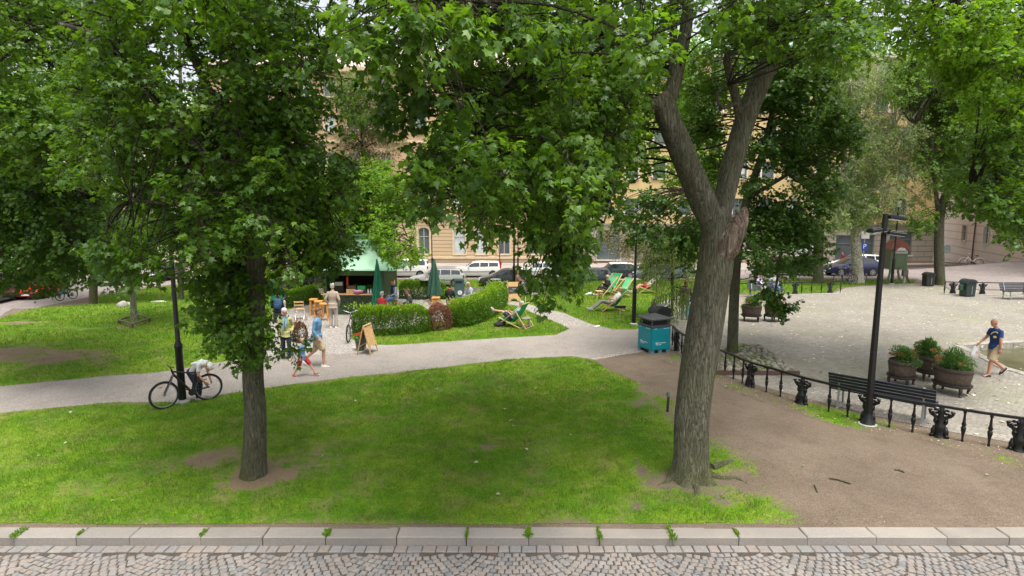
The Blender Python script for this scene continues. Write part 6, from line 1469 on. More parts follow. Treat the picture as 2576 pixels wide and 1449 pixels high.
# white cups / bags on the lawn
for k, (q_, lab) in enumerate((((1480, 742), 'white bag lying on the lawn left of the seated woman'), ((1502, 822), 'white plate on the grass near the deck chair of the man in jeans'))):
    m = MB(); m.ell((0, 0, .06), (.22, .14, .08), 12, 7); m.v = [(x+.04*math.sin(9*y), y, max(.01, z*(1+.5*math.sin(7*x)))) for x, y, z in m.v]; o = m.build('bag' if k == 0 else 'plate', M_white, None, 60); o.location = G(*q_); 
    if k: o.scale = (.6, .7, .4)
    tag(o, lab, 'bag' if k == 0 else 'plate')

# ================================================================ CARS
M_tyre = mat('tyre', (.012, .012, .013), .8); M_rim = mat('rim', (.42, .42, .44), .3, .8)
M_cglass = mat('car_glass', (.012, .015, .018), .05, spec=.9); M_tail = mat('tail_light', (.42, .01, .012), .25); M_head = mat('head_light', (.6, .62, .65), .12, spec=.8)
M_blk = mat('black_trim', (.014, .014, .015), .55); M_plate = mat('number_plate', (.7, .7, .68), .5)
PROF = {
 'wagon': (4.6, .86, [(0, .52), (.04, .66), (.25, .76), (1.15, .92), (1.25, .95), (1.95, 1.38), (2.3, 1.45), (3.0, 1.47), (4.0, 1.42), (4.15, 1.38), (4.5, .98), (4.57, .90), (4.6, .6)], (1.22, 4.45), [(1.45, 2.62), (2.70, 3.45), (3.53, 4.22)]),
 'boxwagon': (4.75, .86, [(0, .55), (.04, .74), (.25, .82), (1.25, .96), (1.4, .99), (2.05, 1.40), (2.35, 1.46), (3.0, 1.48), (4.3, 1.46), (4.45, 1.42), (4.68, 1.0), (4.72, .92), (4.75, .6)], (1.35, 4.66), [(1.62, 2.72), (2.80, 3.52), (3.60, 4.42)]),
 'suv': (4.6, .90, [(0, .6), (.04, .8), (.2, .92), (1.1, 1.06), (1.25, 1.09), (1.9, 1.58), (2.3, 1.66), (3.2, 1.68), (4.1, 1.64), (4.3, 1.58), (4.52, 1.12), (4.58, 1.0), (4.6, .7)], (1.22, 4.5), [(1.5, 2.60), (2.68, 3.45), (3.52, 4.25)]),
 'hatch': (4.0, .86, [(0, .5), (.04, .64), (.22, .74), (.95, .90), (1.1, .94), (1.75, 1.34), (2.05, 1.40), (2.6, 1.42), (3.3, 1.34), (3.5, 1.26), (3.85, .98), (3.95, .88), (4.0, .58)], (1.05, 3.84), [(1.3, 2.40), (2.48, 3.35)]),
 'mini': (3.65, .84, [(0, .5), (.04, .68), (.2, .76), (.8, .90), (.95, .94), (1.35, 1.34), (1.6, 1.40), (2.4, 1.41), (3.2, 1.36), (3.35, 1.30), (3.55, .98), (3.6, .88), (3.65, .58)], (.92, 3.56), [(1.18, 2.20), (2.27, 3.25)]),
 'sedan': (4.7, .88, [(0, .5), (.04, .64), (.25, .74), (1.2, .90), (1.35, .94), (2.05, 1.34), (2.4, 1.41), (3.0, 1.42), (3.5, 1.34), (4.05, 1.02), (4.2, 1.0), (4.6, .95), (4.66, .86), (4.7, .58)], (1.3, 4.08), [(1.6, 2.70), (2.78, 3.62)]),
}
def car(label, kind, loc, rz, col, group=None, name='parked_car', roof=None, spokes=5, rails=False):
    L, W_, prof, (gx0, gx1), wins = PROF[kind]; cm_ = mat('paint_%d_%d_%d_%s' % (*[int(1000*c) for c in col], kind), col, .28, .15, coat=.6) if col[0] < .4 else mat('paint_%d_%d_%d' % tuple(int(1000*c) for c in col), col, .3, .0, coat=.6)
    t = thing(name, label, 'car', loc, rz, group or 'cars parked along the street'); px = [p[0] for p in prof]; pz = [p[1] for p in prof]
    H = lambda x: float(np.interp(x, px, pz))
    belt = lambda x: min(H(x), float(np.interp(x, [0, gx0, gx1, L], [H(gx0)-.25, H(gx0)-.03, H(gx0)+.05, H(gx0)])))
    wid = lambda x: W_*float(np.interp(x, [0, .12, .5, L-.5, L-.1, L], [.80, .90, 1, 1, .93, .86]))
    def ring(x):
        z, zb, w = H(x), belt(x), wid(x); h = max(0, z-zb); wr = w*.97-h*.36
        zl = .20 if .25 < x < L-.25 else .26
        return [(0, zl), (w*.9, zl), (w*.99, zl+.14), (w, min(.60, z-.02)), (w*.97, max(zb-.01, min(z-.01, .61))), (wr, z-.045 if h > .05 else zb), (wr*.82, z-.005), (0, z+.012 if h > .05 else z+.02)]
    xs = sorted(set(list(px)+[L*k/30 for k in range(31)])); m = MB(); vs = []; K = 8
    for x in xs:
        r = ring(x); vs += [(x-L/2, -y, z) for y, z in r]+[(x-L/2, y, z) for y, z in reversed(r[1:-1])]
    K = 14; n = len(xs)
    m.add(vs, [(i*K+j, i*K+(j+1) % K, (i+1)*K+(j+1) % K, (i+1)*K+j) for i in range(n-1) for j in range(K)]+[tuple(range(K)), tuple(range((n-1)*K, n*K))])
    m.build('body', cm_, t, 35)
    if roof: 
        m = MB(); vs = []; xr = [x for x in xs if H(x) > H(gx0)+.36]
        for x in xr: r = ring(x); vs += [(x-L/2, s*y, z+.006) for s, (y, z) in ((-1, r[5]), (-1, r[6]), (1, r[7]), (1, r[6]), (1, r[5]))]
        m.add(vs, [(i*5+j, i*5+j+1, i*5+6+j, i*5+5+j) for i in range(len(xr)-1) for j in range(4)]); m.build('roof', roof, t, 40)
    def side(x, f, s):                          # point on the greenhouse side, f 0..1 from belt to roof edge
        r = ring(x); a, b_ = r[4], r[5]; return (x-L/2, s*((a[0]+(b_[0]-a[0])*f)+.006), a[1]+(b_[1]-a[1])*f)
    for s in (-1, 1):
        for (a, b_) in wins:
            m = MB(); xa = [a+(b_-a)*k/5 for k in range(6)]; top = []; bot = []
            for x in xa: bot.append(side(x, .10, s)); top.append(side(x, .90 if H(x)-belt(x) > .2 else .5, s))
            # slanted front edge follows the windscreen
            m.add(bot+top, [(k, k+1, 7+k, 6+k) for k in range(5)]); m.build('side_window', M_cglass, t)
    def scr(x0, x1, nm):
        m = MB(); vs = []; N_ = 5
        for k in range(N_): 
            x = x0+(x1-x0)*k/(N_-1); r = ring(x); o = -.008 if x0 < L/2 else .008
            vs += [(x-L/2+o, -r[5][0]+.05, r[5][1]+.012), (x-L/2+o, -r[6][0], r[6][1]+.012), (x-L/2+o, 0, r[7][1]+.010), (x-L/2+o, r[6][0], r[6][1]+.012), (x-L/2+o, r[5][0]-.05, r[5][1]+.012)]
        m.add(vs, [(i*5+j, i*5+j+1, i*5+6+j, i*5+5+j) for i in range(N_-1) for j in range(4)]); m.build(nm, M_cglass, t, 50)
    xt = next(p[0] for p in prof if p[1] > H(gx0)+.36); scr(gx0+.07, xt-.04, 'windscreen')
    xb = [p[0] for p in prof if p[1] > H(gx0)+.30][-1]; scr(xb+.05, gx1-.05, 'rear_window')
    wx = (.78 if kind != 'mini' else .62, L-(.80 if kind != 'mini' else .58)); R_ = .315
    for x in wx:
        for s in (-1, 1):
            w = wid(x); m = MB(); m.M = Matrix.Translation((x-L/2, s*(w-.085), R_)) @ Matrix.Rotation(math.pi/2, 4, 'X')
            m.lathe([(R_*.62, -.11), (R_, -.10), (R_+.0, .10), (R_*.62, .11)], n=24); o = m.build('wheel', M_tyre, t, 35)
            m = MB(); m.M = Matrix.Translation((x-L/2, s*(w+.022), R_)) @ Matrix.Rotation(math.pi/2, 4, 'X')
            m.lathe([(R_*.66, -.01), (R_*.66, .01), (R_*.58, .012), (R_*.58, -.012)], n=24)
            for k in range(spokes): a = 2*math.pi*k/spokes; m.bar((0, 0, 0), (math.cos(a)*R_*.6, math.sin(a)*R_*.6, 0), .055, .02)
            m.lathe([(.05, -.012), (.05, .014)], n=10); m.build('rim', M_rim, o, 35)
            m = MB(); m.M = Matrix.Translation((x-L/2, s*(w+.002), R_+.01)) @ Matrix.Rotation(math.pi/2, 4, 'X'); m.lathe([(R_+.055, -.004), (R_+.055, .004)], n=26); m.build('wheel_arch', M_blk, t)
    for s in (-1, 1):
        m = MB(); m.ell((.10-L/2, s*W_*.66, H(.1)-.09), (.16, .17, .07), 10, 6, (0, 0, s*.45)); m.build('headlight', M_head, t, 50)
        m = MB(); z = .82 if kind != 'suv' else .95; hh = .10 if kind in ('hatch', 'sedan', 'mini') else (.30 if kind == 'boxwagon' else .17)
        m.box((L/2-.10, s*(wid(L-.1)-.045), z+(hh if kind == 'boxwagon' else 0)), (.12, .12, hh*1.6)); m.build('tail_light', M_tail, t, None, .02, 2)
        m = MB(); m.box((gx0+.42-L/2, s*(W_+.07), belt(gx0+.3)+.06), (.12, .15, .10)); m.build('wing_mirror', cm_, t, None, .02, 2)
    for x, nm in ((.015, 'front_bumper'), (L-.015, 'rear_bumper')):
        m = MB(); m.box((x-L/2, 0, .36), (.10, 1.45, .16)); m.build(nm, M_blk if kind != 'wagon' else cm_, t, None, .03, 2)
    m = MB(); m.box((-L/2-.045, 0, .38), (.015, .5, .11)); m.build('number_plate', M_plate, t); m = MB(); m.box((L/2+.045, 0, .5 if kind in ('boxwagon', 'suv') else .42), (.015, .5, .11)); m.build('number_plate', M_plate, t)
    for s in (-1, 1): m = MB(); m.bar((1.0-L/2, s*(W_+.006), .56), (L-1.1-L/2, s*(W_+.006), .58), .02, .05); m.build('side_strip', M_blk, t)
    if rails:
        for s in (-1, 1): m = MB(); m.bar((xt+.3-L/2, s*.56, H(2.5)+.05), (xb-.3-L/2, s*.56, H(2.5)+.04), .03); m.build('roof_rail', M_blk, t)
    return t
FR, BK = 46.6, 52.9
def cx(px, D): p = At(px, 700, D); return onG(p.x, D)
SILV, WHT, DGR, NAVY, BLK_, GRN, BLU = (.36, .37, .37), (.66, .66, .64), (.035, .038, .042), (.03, .045, .07), (.01, .01, .012), (.03, .055, .045), (.012, .018, .09)
car('silver station wagon facing left in front of the white station wagon', 'wagon', cx(1100, FR), 0, SILV, rails=True)
car('dark grey hatchback right of the silver station wagon', 'hatch', cx(1268, FR), 0, DGR)
car('boxy white station wagon parked at the sand coloured facade', 'boxwagon', cx(1198, BK), 0, WHT)
car('white high roofed car left of the boxy white station wagon', 'suv', cx(1020, BK), 0, WHT)
car('white hatchback peeping out behind the dark grey hatchback', 'hatch', cx(1352, BK), 0, (.6, .61, .6))
car('dark green two door hatchback with a white roof and bright alloy wheels', 'mini', cx(1546, BK-1), 0, (.02, .04, .04), roof=M_white, spokes=9)
car('dark blue station wagon with its tail towards the white roofed hatchback', 'wagon', cx(1470, FR), 0, NAVY)
car('slate blue saloon half hidden by the weeping tree', 'sedan', cx(1668, FR), 0, (.10, .14, .19))
car('black car parked behind the cafe kiosk', 'sedan', cx(790, FR-2), 0, BLK_)
car('silver estate seen between the left trees behind the low hedge', 'wagon', cx(640, FR-3), 0, (.30, .31, .31))
car('long dark green estate behind the far railing and the two planters', 'wagon', cx(1966, 45.0), 0, GRN)
car('small silver car behind the grey trunk at the far railing', 'hatch', cx(1995, BK), 0, (.5, .51, .52))
car('dark blue hatchback behind the birch trunk', 'hatch', cx(2138, 44.6), 0, BLU, spokes=7)
car('white estate parked behind the dark blue hatchback', 'wagon', cx(2152, 52.5), 0, (.62, .63, .64))
car('dark green car nearly hidden by the weeping leaves', 'hatch', cx(1655, BK), 0, (.02, .05, .03))
gl = (G(480, 712)-G(0, 800)); al = math.atan2(gl.y, gl.x)
b = G(30, 757); 
car('bright red hatchback on the left street under the dark maple', 'hatch', onG(G(72, 750).x, G(72, 750).y)+Vector((.3, .9, 0)), al, (.50, .012, .01))
car('dark grey car at the left edge of the picture, next to the red hatchback', 'sedan', onG(G(-30, 765).x, G(-30, 765).y)+Vector((-.2, .8, 0)), al, (.04, .042, .045), spokes=6)
car('black saloon on the left street behind the young tree', 'sedan', onG(G(275, 716).x, G(275, 716).y)+Vector((0, 1.2, 0)), al, BLK_)
car('black hatchback right of the black saloon on the left street', 'hatch', onG(G(400, 706).x, G(400, 706).y)+Vector((0, 1.5, 0)), al, (.015, .016, .02))

# ================================================================ BICYCLES
M_spoke = mat('spoke', (.3, .3, .3), .4, .6); M_refl = mat('orange_reflector', (.75, .22, .04), .4)
def bicycle(label, a, b, frame, style='mtb', lean=0., fork=None, basket=False, mud=None, group='bicycles'):
    """a, b: ground points under the front and the rear hub"""
    a = Vector(a); b = Vector(b); d = b-a; L = d.length; t = thing('bicycle', label, 'bicycle', a, math.atan2(d.y, d.x), group)
    Rm = Matrix.Rotation(lean, 4, 'X'); R_ = .335; K = L/1.08
    def mb(): m = MB(); m.M = Rm; return m
    def wheel(x, steer=0.):
        m = MB(); m.M = Rm @ Matrix.Translation((x, 0, R_)) @ Matrix.Rotation(steer, 4, 'Z'); m.torus((0, 0, 0), R_-.022, .024, 'y', 36, 7); w = m.build('wheel', M_tyre, t, 60)
        m2 = MB(); m2.M = m.M; m2.torus((0, 0, 0), R_-.052, .011, 'y', 36, 5); m2.build('rim', M_spoke, w, 60)
        m2 = MB(); m2.M = m.M
        for k in range(18):
            t_ = 2*math.pi*k/18; m2.tube([(0, .02*(-1)**k, 0), (math.cos(t_)*(R_-.055), 0, math.sin(t_)*(R_-.055))], .0016, 3, False)
        m2.tube([(0, -.05, 0), (0, .05, 0)], .022, 8); m2.build('spokes', M_spoke, w); tag(SC.objects[w.name])
        m2 = MB(); m2.M = m.M; m2.box((-.05, -.0, .20), (.07, .012, .03)); m2.build('reflector', M_refl, w)
    wheel(0, .12 if style == 'mtb' else 0); wheel(L)
    hub0, hub1 = Vector((0, 0, R_)), Vector((L, 0, R_)); hd0 = Vector((.26*K, 0, .80)); hd1 = Vector((.23*K, 0, .91)); bb = Vector((.66*K, 0, .29)); st = Vector((.80*K, 0, .78 if style == 'mtb' else .72)); 
    m = mb(); r = .021 if style == 'mtb' else .016
    if style == 'mtb': m.tube([hd1-Vector((0, 0, .04)), (.5*K, 0, .80), st-Vector((.03, 0, .03))], r, 8)
    else: m.tube(smoothpath([hd1-Vector((0, 0, .06)), (.42*K, 0, .55), (.62*K, 0, .40)], 5), r, 8)
    m.tube([hd0, bb], r*1.3, 8); m.tube([bb, st, st+Vector((.03, 0, .08))], r*.9, 8); m.tube([hd0-Vector((-.01, 0, .03)), hd1], r*1.2, 8)
    for s in (-1, 1): m.tube([bb+Vector((0, s*.03, 0)), hub1+Vector((0, s*.06, 0))], .011, 6); m.tube([st+Vector((-.01, s*.02, -.05)), hub1+Vector((0, s*.06, 0))], .010, 6)
    m.build('frame', frame, t, 50)
    m = mb(); 
    for s in (-1, 1): m.tube([hub0+Vector((0, s*.055, 0)), hd0+Vector((-.02, s*.05, -.05)), hd0+Vector((-.005, 0, .0))], .016, 8)
    m.build('fork', fork or frame, t, 50)
    m = mb(); tp = st+Vector((.05, 0, .16)); m.tube([st, tp], .014, 8); m.build('seat_post', M_black, t)
    m = mb(); m.tube([tp+Vector((-.14, 0, .03)), tp+Vector((0, 0, .035)), tp+Vector((.13, 0, .04))], [(.02, .025), (.03, .05), (.03, .08)], 10); m.build('saddle', M_white if style == 'mtb' else M_blk, t, 60)
    m = mb(); hb = hd1+Vector((-.02, 0, .08)); m.tube([hd1, hb], .014, 8)
    if style == 'mtb': m.tube([hb+Vector((.0, -.31, .02)), hb+Vector((-.02, 0, 0)), hb+Vector((.0, .31, .02))], .013, 8)
    else: m.tube(smoothpath([hb+Vector((.18, -.26, .08)), hb+Vector((0, -.24, .1)), hb+Vector((-.04, 0, .03)), hb+Vector((0, .24, .1)), hb+Vector((.18, .26, .08))], 4), .012, 8)
    m.build('handlebar', M_black if style == 'mtb' else M_steel, t, 60)
    m = mb(); m.M = Rm @ Matrix.Translation(bb) @ Matrix.Rotation(math.pi/2, 4, 'X'); m.lathe([(.085, .045), (.09, .05), (.085, .055)], n=20); m.M = Rm; m.bar(bb+Vector((0, .07, 0)), bb+Vector((.13, .08, -.10)), .022); m.bar(bb+Vector((0, -.07, 0)), bb+Vector((-.13, -.08, .10)), .022)
    m.box(bb+Vector((.13, .12, -.11)), (.08, .08, .02)); m.box(bb+Vector((-.13, -.12, .11)), (.08, .08, .02)); m.build('crank', M_blk, t)
    if mud:
        for x in (0, L): m = MB(); m.M = Rm; m.torus((x, 0, R_), R_+.03, .018, 'y', 16, 5, (.0+.02, .5)); m.build('mudguard', mud, t, 60)
    if basket: m = mb(); m.box((-.02, 0, .98), (.26, .34, .22), None, 1.15); m.build('basket', M_oldw, t)
    return t
M_bf = mat('bike_black', (.02, .015, .016), .3, .2); M_bfr = mat('bike_dark_red', (.10, .015, .015), .3, .2)
bicycle('black mountain bike with a white saddle leaning on the left lamp post', G(416, 1029), G(527, 1006), M_bf, lean=R(-4), fork=mat('fork_grey', (.10, .08, .08), .3, .4), group=None)
bicycle('dark bicycle half hidden behind the left end of the front hedge', G(877, 862), G(868, 835)+Vector((.5, .5, 0)), M_bf, 'city')
a = G(1252, 758); bicycle('yellow bicycle standing at the right end of the front hedge by the chalkboard', G(1262, 764), G(1278, 742), mat('bike_yellow', (.62, .48, .06), .4), 'city', mud=M_offw)
a = G(2106, 716); bicycle('grey bicycle leaning on the far railing left of the birch', onG(a.x, a.y), onG(a.x+1.05, a.y+.1), mat('bike_grey', (.2, .2, .2), .4), 'city')
bicycle('purple bicycle next to the birch trunk, in front of the dark blue hatchback', onG(a.x+1.0, a.y+.7), onG(a.x+2.05, a.y+.8), mat('bike_purple', (.12, .06, .16), .4), 'city')
q = G(2424, 668); bicycle('pale bicycle parked against the pink building', onG(q.x, q.y), onG(q.x+1.0, q.y-.45), mat('bike_white', (.6, .55, .48), .5), 'city', mud=M_offw)
q = G(152, 757); bicycle('light blue bicycle at the edge of the left street', q, G(185, 752), mat('bike_blue', (.08, .30, .5), .4), 'city', mud=mat('bike_blue', (.08, .30, .5), .4))

# ================================================================ DECK CHAIRS
M_canv = mat('canvas_green', (.0, .30, .10), .7, var=.08, sc=5); M_canl = mat('canvas_mint', (.13, .50, .24), .7, var=.08, sc=5)
def deckchair(label, base, rz, canvas):
    """sitter faces +y; sling from the front bar up to the back bar"""
    t = thing('deck_chair', label, 'deck chair', base, rz, 'green canvas deck chairs'); W_ = .28
    m = MB()
    for s in (-1, 1): m.bar((s*(W_+.03), .58, .02), (s*(W_+.03), -.62, 1.02), .05, .03)
    m.bar((-W_-.03, -.62, 1.02), (W_+.03, -.62, 1.02), .05, .03); m.bar((-W_-.03, .55, .05), (W_+.03, .55, .05), .04, .03); m.build('back_frame', M_wood, t, None, .005)
    m = MB()
    for s in (-1, 1): m.bar((s*W_, .50, .38), (s*W_, -.52, .02), .05, .03)
    m.bar((-W_, .50, .38), (W_, .50, .38), .05, .03); m.bar((-W_, -.50, .03), (W_, -.50, .03), .04, .03); m.build('seat_frame', M_wood, t, None, .005)
    m = MB()
    for s in (-1, 1): m.bar((s*(W_+.06), -.30, .72), (s*(W_+.06), -.78, .03), .04, .025)
    m.bar((-W_-.06, -.76, .05), (W_+.06, -.76, .05), .035, .025); m.build('prop_frame', M_wood, t, None, .005)
    pts = smoothpath([(0, .50, .40), (0, .22, .25), (0, -.05, .26), (0, -.35, .60), (0, -.62, 1.045)], 5); m = MB(); vs = []
    for p in pts: vs += [(-W_+.02, p.y, p.z), (W_-.02, p.y, p.z), (W_-.02, p.y-.008, p.z-.008), (-W_+.02, p.y-.008, p.z-.008)]
    n = len(pts); m.add(vs, [(i*4+j, i*4+(j+1) % 4, i*4+4+(j+1) % 4, i*4+4+j) for i in range(n-1) for j in range(4)]+[(0, 1, 2, 3), (n*4-4, n*4-3, n*4-2, n*4-1)]); m.build('canvas', canvas, t, 60); return t

# ================================================================ PEOPLE
def remesh(mb, vox, sm=2):
    me = bpy.data.meshes.new('tmp'); me.from_pydata(mb.v, [], mb.f); bm = bmesh.new(); bm.from_mesh(me); bmesh.ops.recalc_face_normals(bm, faces=bm.faces); bm.to_mesh(me); bm.free()
    o = bpy.data.objects.new('tmp', me); SC.collection.objects.link(o); md = o.modifiers.new('r', 'REMESH'); md.mode = 'VOXEL'; md.voxel_size = vox; md.use_smooth_shade = True
    if sm: s = o.modifiers.new('s', 'SMOOTH'); s.iterations = sm; s.factor = .6
    dg = bpy.context.evaluated_depsgraph_get(); me2 = bpy.data.meshes.new_from_object(o.evaluated_get(dg)); bpy.data.objects.remove(o); bpy.data.meshes.remove(me); return me2
SKIN = mat('skin', (.52, .29, .20), .55, var=.06, sc=6); SKIN2 = mat('skin_ruddy', (.50, .235, .15), .55, var=.08, sc=6); M_eye = mat('eye', (.03, .02, .015), .3); M_lip = mat('lips', (.35, .12, .10), .5)
def V3(*a): return Vector(a)
def person(label, base, rz, P, cl, H=1.75, skin=SKIN, group=None):
    """P: joints in a 1.75 m figure facing +y. cl: clothes dict"""
    s = H/1.75; t = thing('person', label, 'person', base, rz, group); t.scale = (s, s, s); fem = cl.get('fem', 0)
    hip, chest, neck, head = [Vector(P[k]) for k in ('hip', 'chest', 'neck', 'head')]; up = (neck-hip).normalized(); hu = (head-neck).normalized(); hx = Vector(P.get('right', (1, 0, 0))).normalized()
    fw = Vector(P.get('face', (0, 1, 0))).normalized(); hh = Vector(P.get('hup', tuple(hu))).normalized(); side = fw.cross(hh).normalized(); hh = side.cross(fw)
    Mh = Matrix((side, fw, hh)).transposed().to_4x4(); Mh.translation = head
    sh = {}; hp = {}
    for k, sg in (('L', -1), ('R', 1)):
        sh[k] = Vector(P['sh'+k]) if 'sh'+k in P else chest+hx*sg*(.165 if not fem else .15)+up*.12; hp[k] = hip+hx*sg*.09
    ang = math.atan2(hx.y, hx.x)
    def torso(m, g=0.):
        pts = smoothpath([hip-up*.07, hip+up*.04, hip.lerp(chest, .5), chest, chest+up*.12, neck-up*.01], 3)
        w = [.145, .165, .145 if not fem else .125, .175 if not fem else .155, .165 if not fem else .145, .065]; dd = [.10, .115, .105, .12, .10, .06]
        rr_ = list(zip(lerpr([q+g for q in w], 3, 16), lerpr([q+g for q in dd], 3, 16)))
        vs = []; n = 16
        for i, p in enumerate(pts):
            u = (pts[min(i+1, 15)]-pts[max(i-1, 0)]).normalized(); f = u.cross(hx).normalized(); 
            for j in range(n): a = 2*math.pi*j/n; vs.append(p+hx*math.cos(a)*rr_[i][0]+f*math.sin(a)*rr_[i][1])
        m.add(vs, [(i*n+j, i*n+(j+1) % n, (i+1)*n+(j+1) % n, (i+1)*n+j) for i in range(15) for j in range(n)]+[tuple(range(n)), tuple(range(15*n, 16*n))])
    def arm(m, k, g=0., to=1.0, cuff=0):
        e, w = Vector(P['el'+k]), Vector(P['wr'+k]); S_ = sh[k]
        path = [S_-up*.0+hx*(0), S_.lerp(e, .5), e, e.lerp(w, .4), w]; rad = [.055+g, .048+g, .040+g, .040+g*.9, .027+g*.9]
        if to < 1: # upper arm only
            path = [S_, S_.lerp(e, .45), S_.lerp(e, to)]; rad = [.056+g, .05+g*1.1, .047+g*1.6]
        elif cuff: path[-1] = e.lerp(w, cuff); rad[-1] = .033+g
        m.tube(smoothpath(path, 3), lerpr(rad, 3, 0), 10); m.ell(S_, .055+g, 8, 6)
    def leg(m, k, g=0., to=1.0):
        kn, an = Vector(P['kn'+k]), Vector(P['an'+k]); h_ = hp[k]
        if to >= 1: path = [h_, h_.lerp(kn, .45), kn, kn.lerp(an, .35), an]; rad = [.092+g, .078+g, .055+g, .055+g, .036+g*1.3]
        else: q = to*2; path = [h_, h_.lerp(kn, .4), h_.lerp(kn, min(q, 1.04))]; rad = [.092+g, .085+g*1.2, .072+g*1.9]
        m.tube(smoothpath(path, 3), lerpr(rad, 3, 0), 10); m.ell(h_, .095+g, 8, 6)
        if to >= 1: m.ell(kn, .058+g, 8, 6)
    m = MB(); torso(m, -.008)
    m.tube([neck-up*.05, neck, head-hh*.06], [.06, .052, .05], 10)
    m.M = Mh; m.ell((0, -.008, .035), (.076, .095, .088), 14, 10); m.ell((0, .012, -.035), (.058, .075, .075), 12, 9); m.ell((0, .035, -.095), (.03, .035, .025), 8, 6)
    m.ell((0, .098, -.015), (.013, .022, .026), 8, 6); m.ell((0, .08, .03), (.05, .018, .012), 8, 5); m.ell((0, .088, -.062), (.024, .012, .012), 8, 5)
    for sg in (-1, 1): m.ell((sg*.078, -.005, -.01), (.012, .022, .032), 8, 6)
    m.M = Matrix()
    for k in 'LR':
        arm(m, k); leg(m, k)
        an = Vector(P['an'+k]); tv = Vector(P.get('toe'+k, (0, 1, -.15))).normalized(); dn = (an-Vector(P['kn'+k])).normalized()
        m.tube([an-tv*.05+dn*.03, an+tv*.03+dn*.04, an+tv*.14+dn*.055], [.034, .038, .026], 8)
    me = remesh(m, .0135)
    # hands: palm + five separate tapered fingers, in the same mesh
    hm = MB()
    for k in 'LR':
        w = Vector(P['wr'+k]); e = Vector(P['el'+k]); dr = (w-e).normalized(); dr = Vector(P.get('hd'+k, tuple(dr))).normalized(); 
        pn = Vector(P.get('pn'+k, (1 if k == 'L' else -1, 0, 0))); pn = (pn-dr*pn.dot(dr)).normalized(); sd = dr.cross(pn)
        if k == 'L': sd = -sd
        hm.tube([w-dr*.02, w+dr*.02, w+dr*.055, w+dr*.09], [(.025, .02), (.030, .017), (.038, .016), (.036, .013)], 10) if False else None
        vs = []
        for q, (wd, th) in zip((-.025, .015, .055, .09), ((.024, .020), (.030, .017), (.040, .016), (.037, .012))):
            for j in range(10): a = 2*math.pi*j/10; vs.append(w+dr*q+sd*math.cos(a)*wd+pn*math.sin(a)*th)
        hm.add(vs, [(i*10+j, i*10+(j+1) % 10, (i+1)*10+(j+1) % 10, (i+1)*10+j) for i in range(3) for j in range(10)]+[tuple(range(10)), tuple(range(30, 40))])
        cu = P.get('curl', .35)
        for f, (o_, ln) in enumerate(((-.028, .070), (-.009, .080), (.010, .076), (.028, .060))):
            p0 = w+dr*.08+sd*(-o_); p1 = p0+dr*ln*.5+pn*ln*.12*cu*2; p2 = p1+(dr*(1-cu)+pn*cu*1.3).normalized()*ln*.32; p3 = p2+(dr*(1-1.5*cu)+pn*cu*1.8).normalized()*ln*.26
            hm.tube([p0, p1, p2, p3], [.0095, .009, .008, .006], 6)
        p0 = w+dr*.03+sd*.026; hm.tube([p0, p0+sd*.022+dr*.03+pn*.008, p0+sd*.026+dr*.055+pn*.02], [.0125, .0105, .0075], 6)
    bm = bmesh.new(); bm.from_mesh(me); b2 = bpy.data.meshes.new('h'); b2.from_pydata(hm.v, [], hm.f); bm.from_mesh(b2); bmesh.ops.recalc_face_normals(bm, faces=bm.faces); bm.to_mesh(me); bm.free()
    me.name = 'body'; me.materials.clear(); me.materials.append(skin); me.polygons.foreach_set('use_smooth', [True]*len(me.polygons)); link('body', me, t)
    def put(nm, mb, m_, vox=.014, sm=2):
        q = remesh(mb, vox, sm); q.name = nm; q.materials.clear(); q.materials.append(m_); q.polygons.foreach_set('use_smooth', [True]*len(q.polygons)); return link(nm, q, t)
    for sg in (-1, 1): e_ = MB(); e_.M = Mh; e_.ell((sg*.030, .079, .008), (.011, .006, .007), 8, 5); e_.build('eye', M_eye, t, 60)
    e_ = MB(); e_.M = Mh; e_.ell((0, .0915, -.062), (.022, .008, .006), 8, 5); e_.build('mouth', M_lip, t, 60)
    if cl.get('top'):
        m = MB(); torso(m, .012); sl = cl.get('sleeve', 1.0)
        for k in 'LR':
            if sl > 0: arm(m, k, .012, .62 if sl < .6 else 1.0, sl if sl < .97 and sl >= .6 else 0)
        if cl.get('hem'): 
            m.tube([hip+up*.05, hip-up*.06, hip-up*cl['hem']], [.165, .17, .18 if not cl.get('coat') else .2], 14)
        o = put('shirt' if not cl.get('coat') else 'jacket', m, cl['top'])
    if cl.get('bottom'):
        m = MB(); u2 = up; m.tube([hip+u2*.05, hip-u2*.03, hip-u2*.09], [(.155, .17), (.13, .165), (.12, .15)] if abs(u2.z) > .8 else [.15, .155, .15], 14)
        for k in 'LR': leg(m, k, .012 if not cl.get('baggy') else .018, cl.get('legs', 1.0))
        put(cl.get('bname', 'trousers'), m, cl['bottom'])
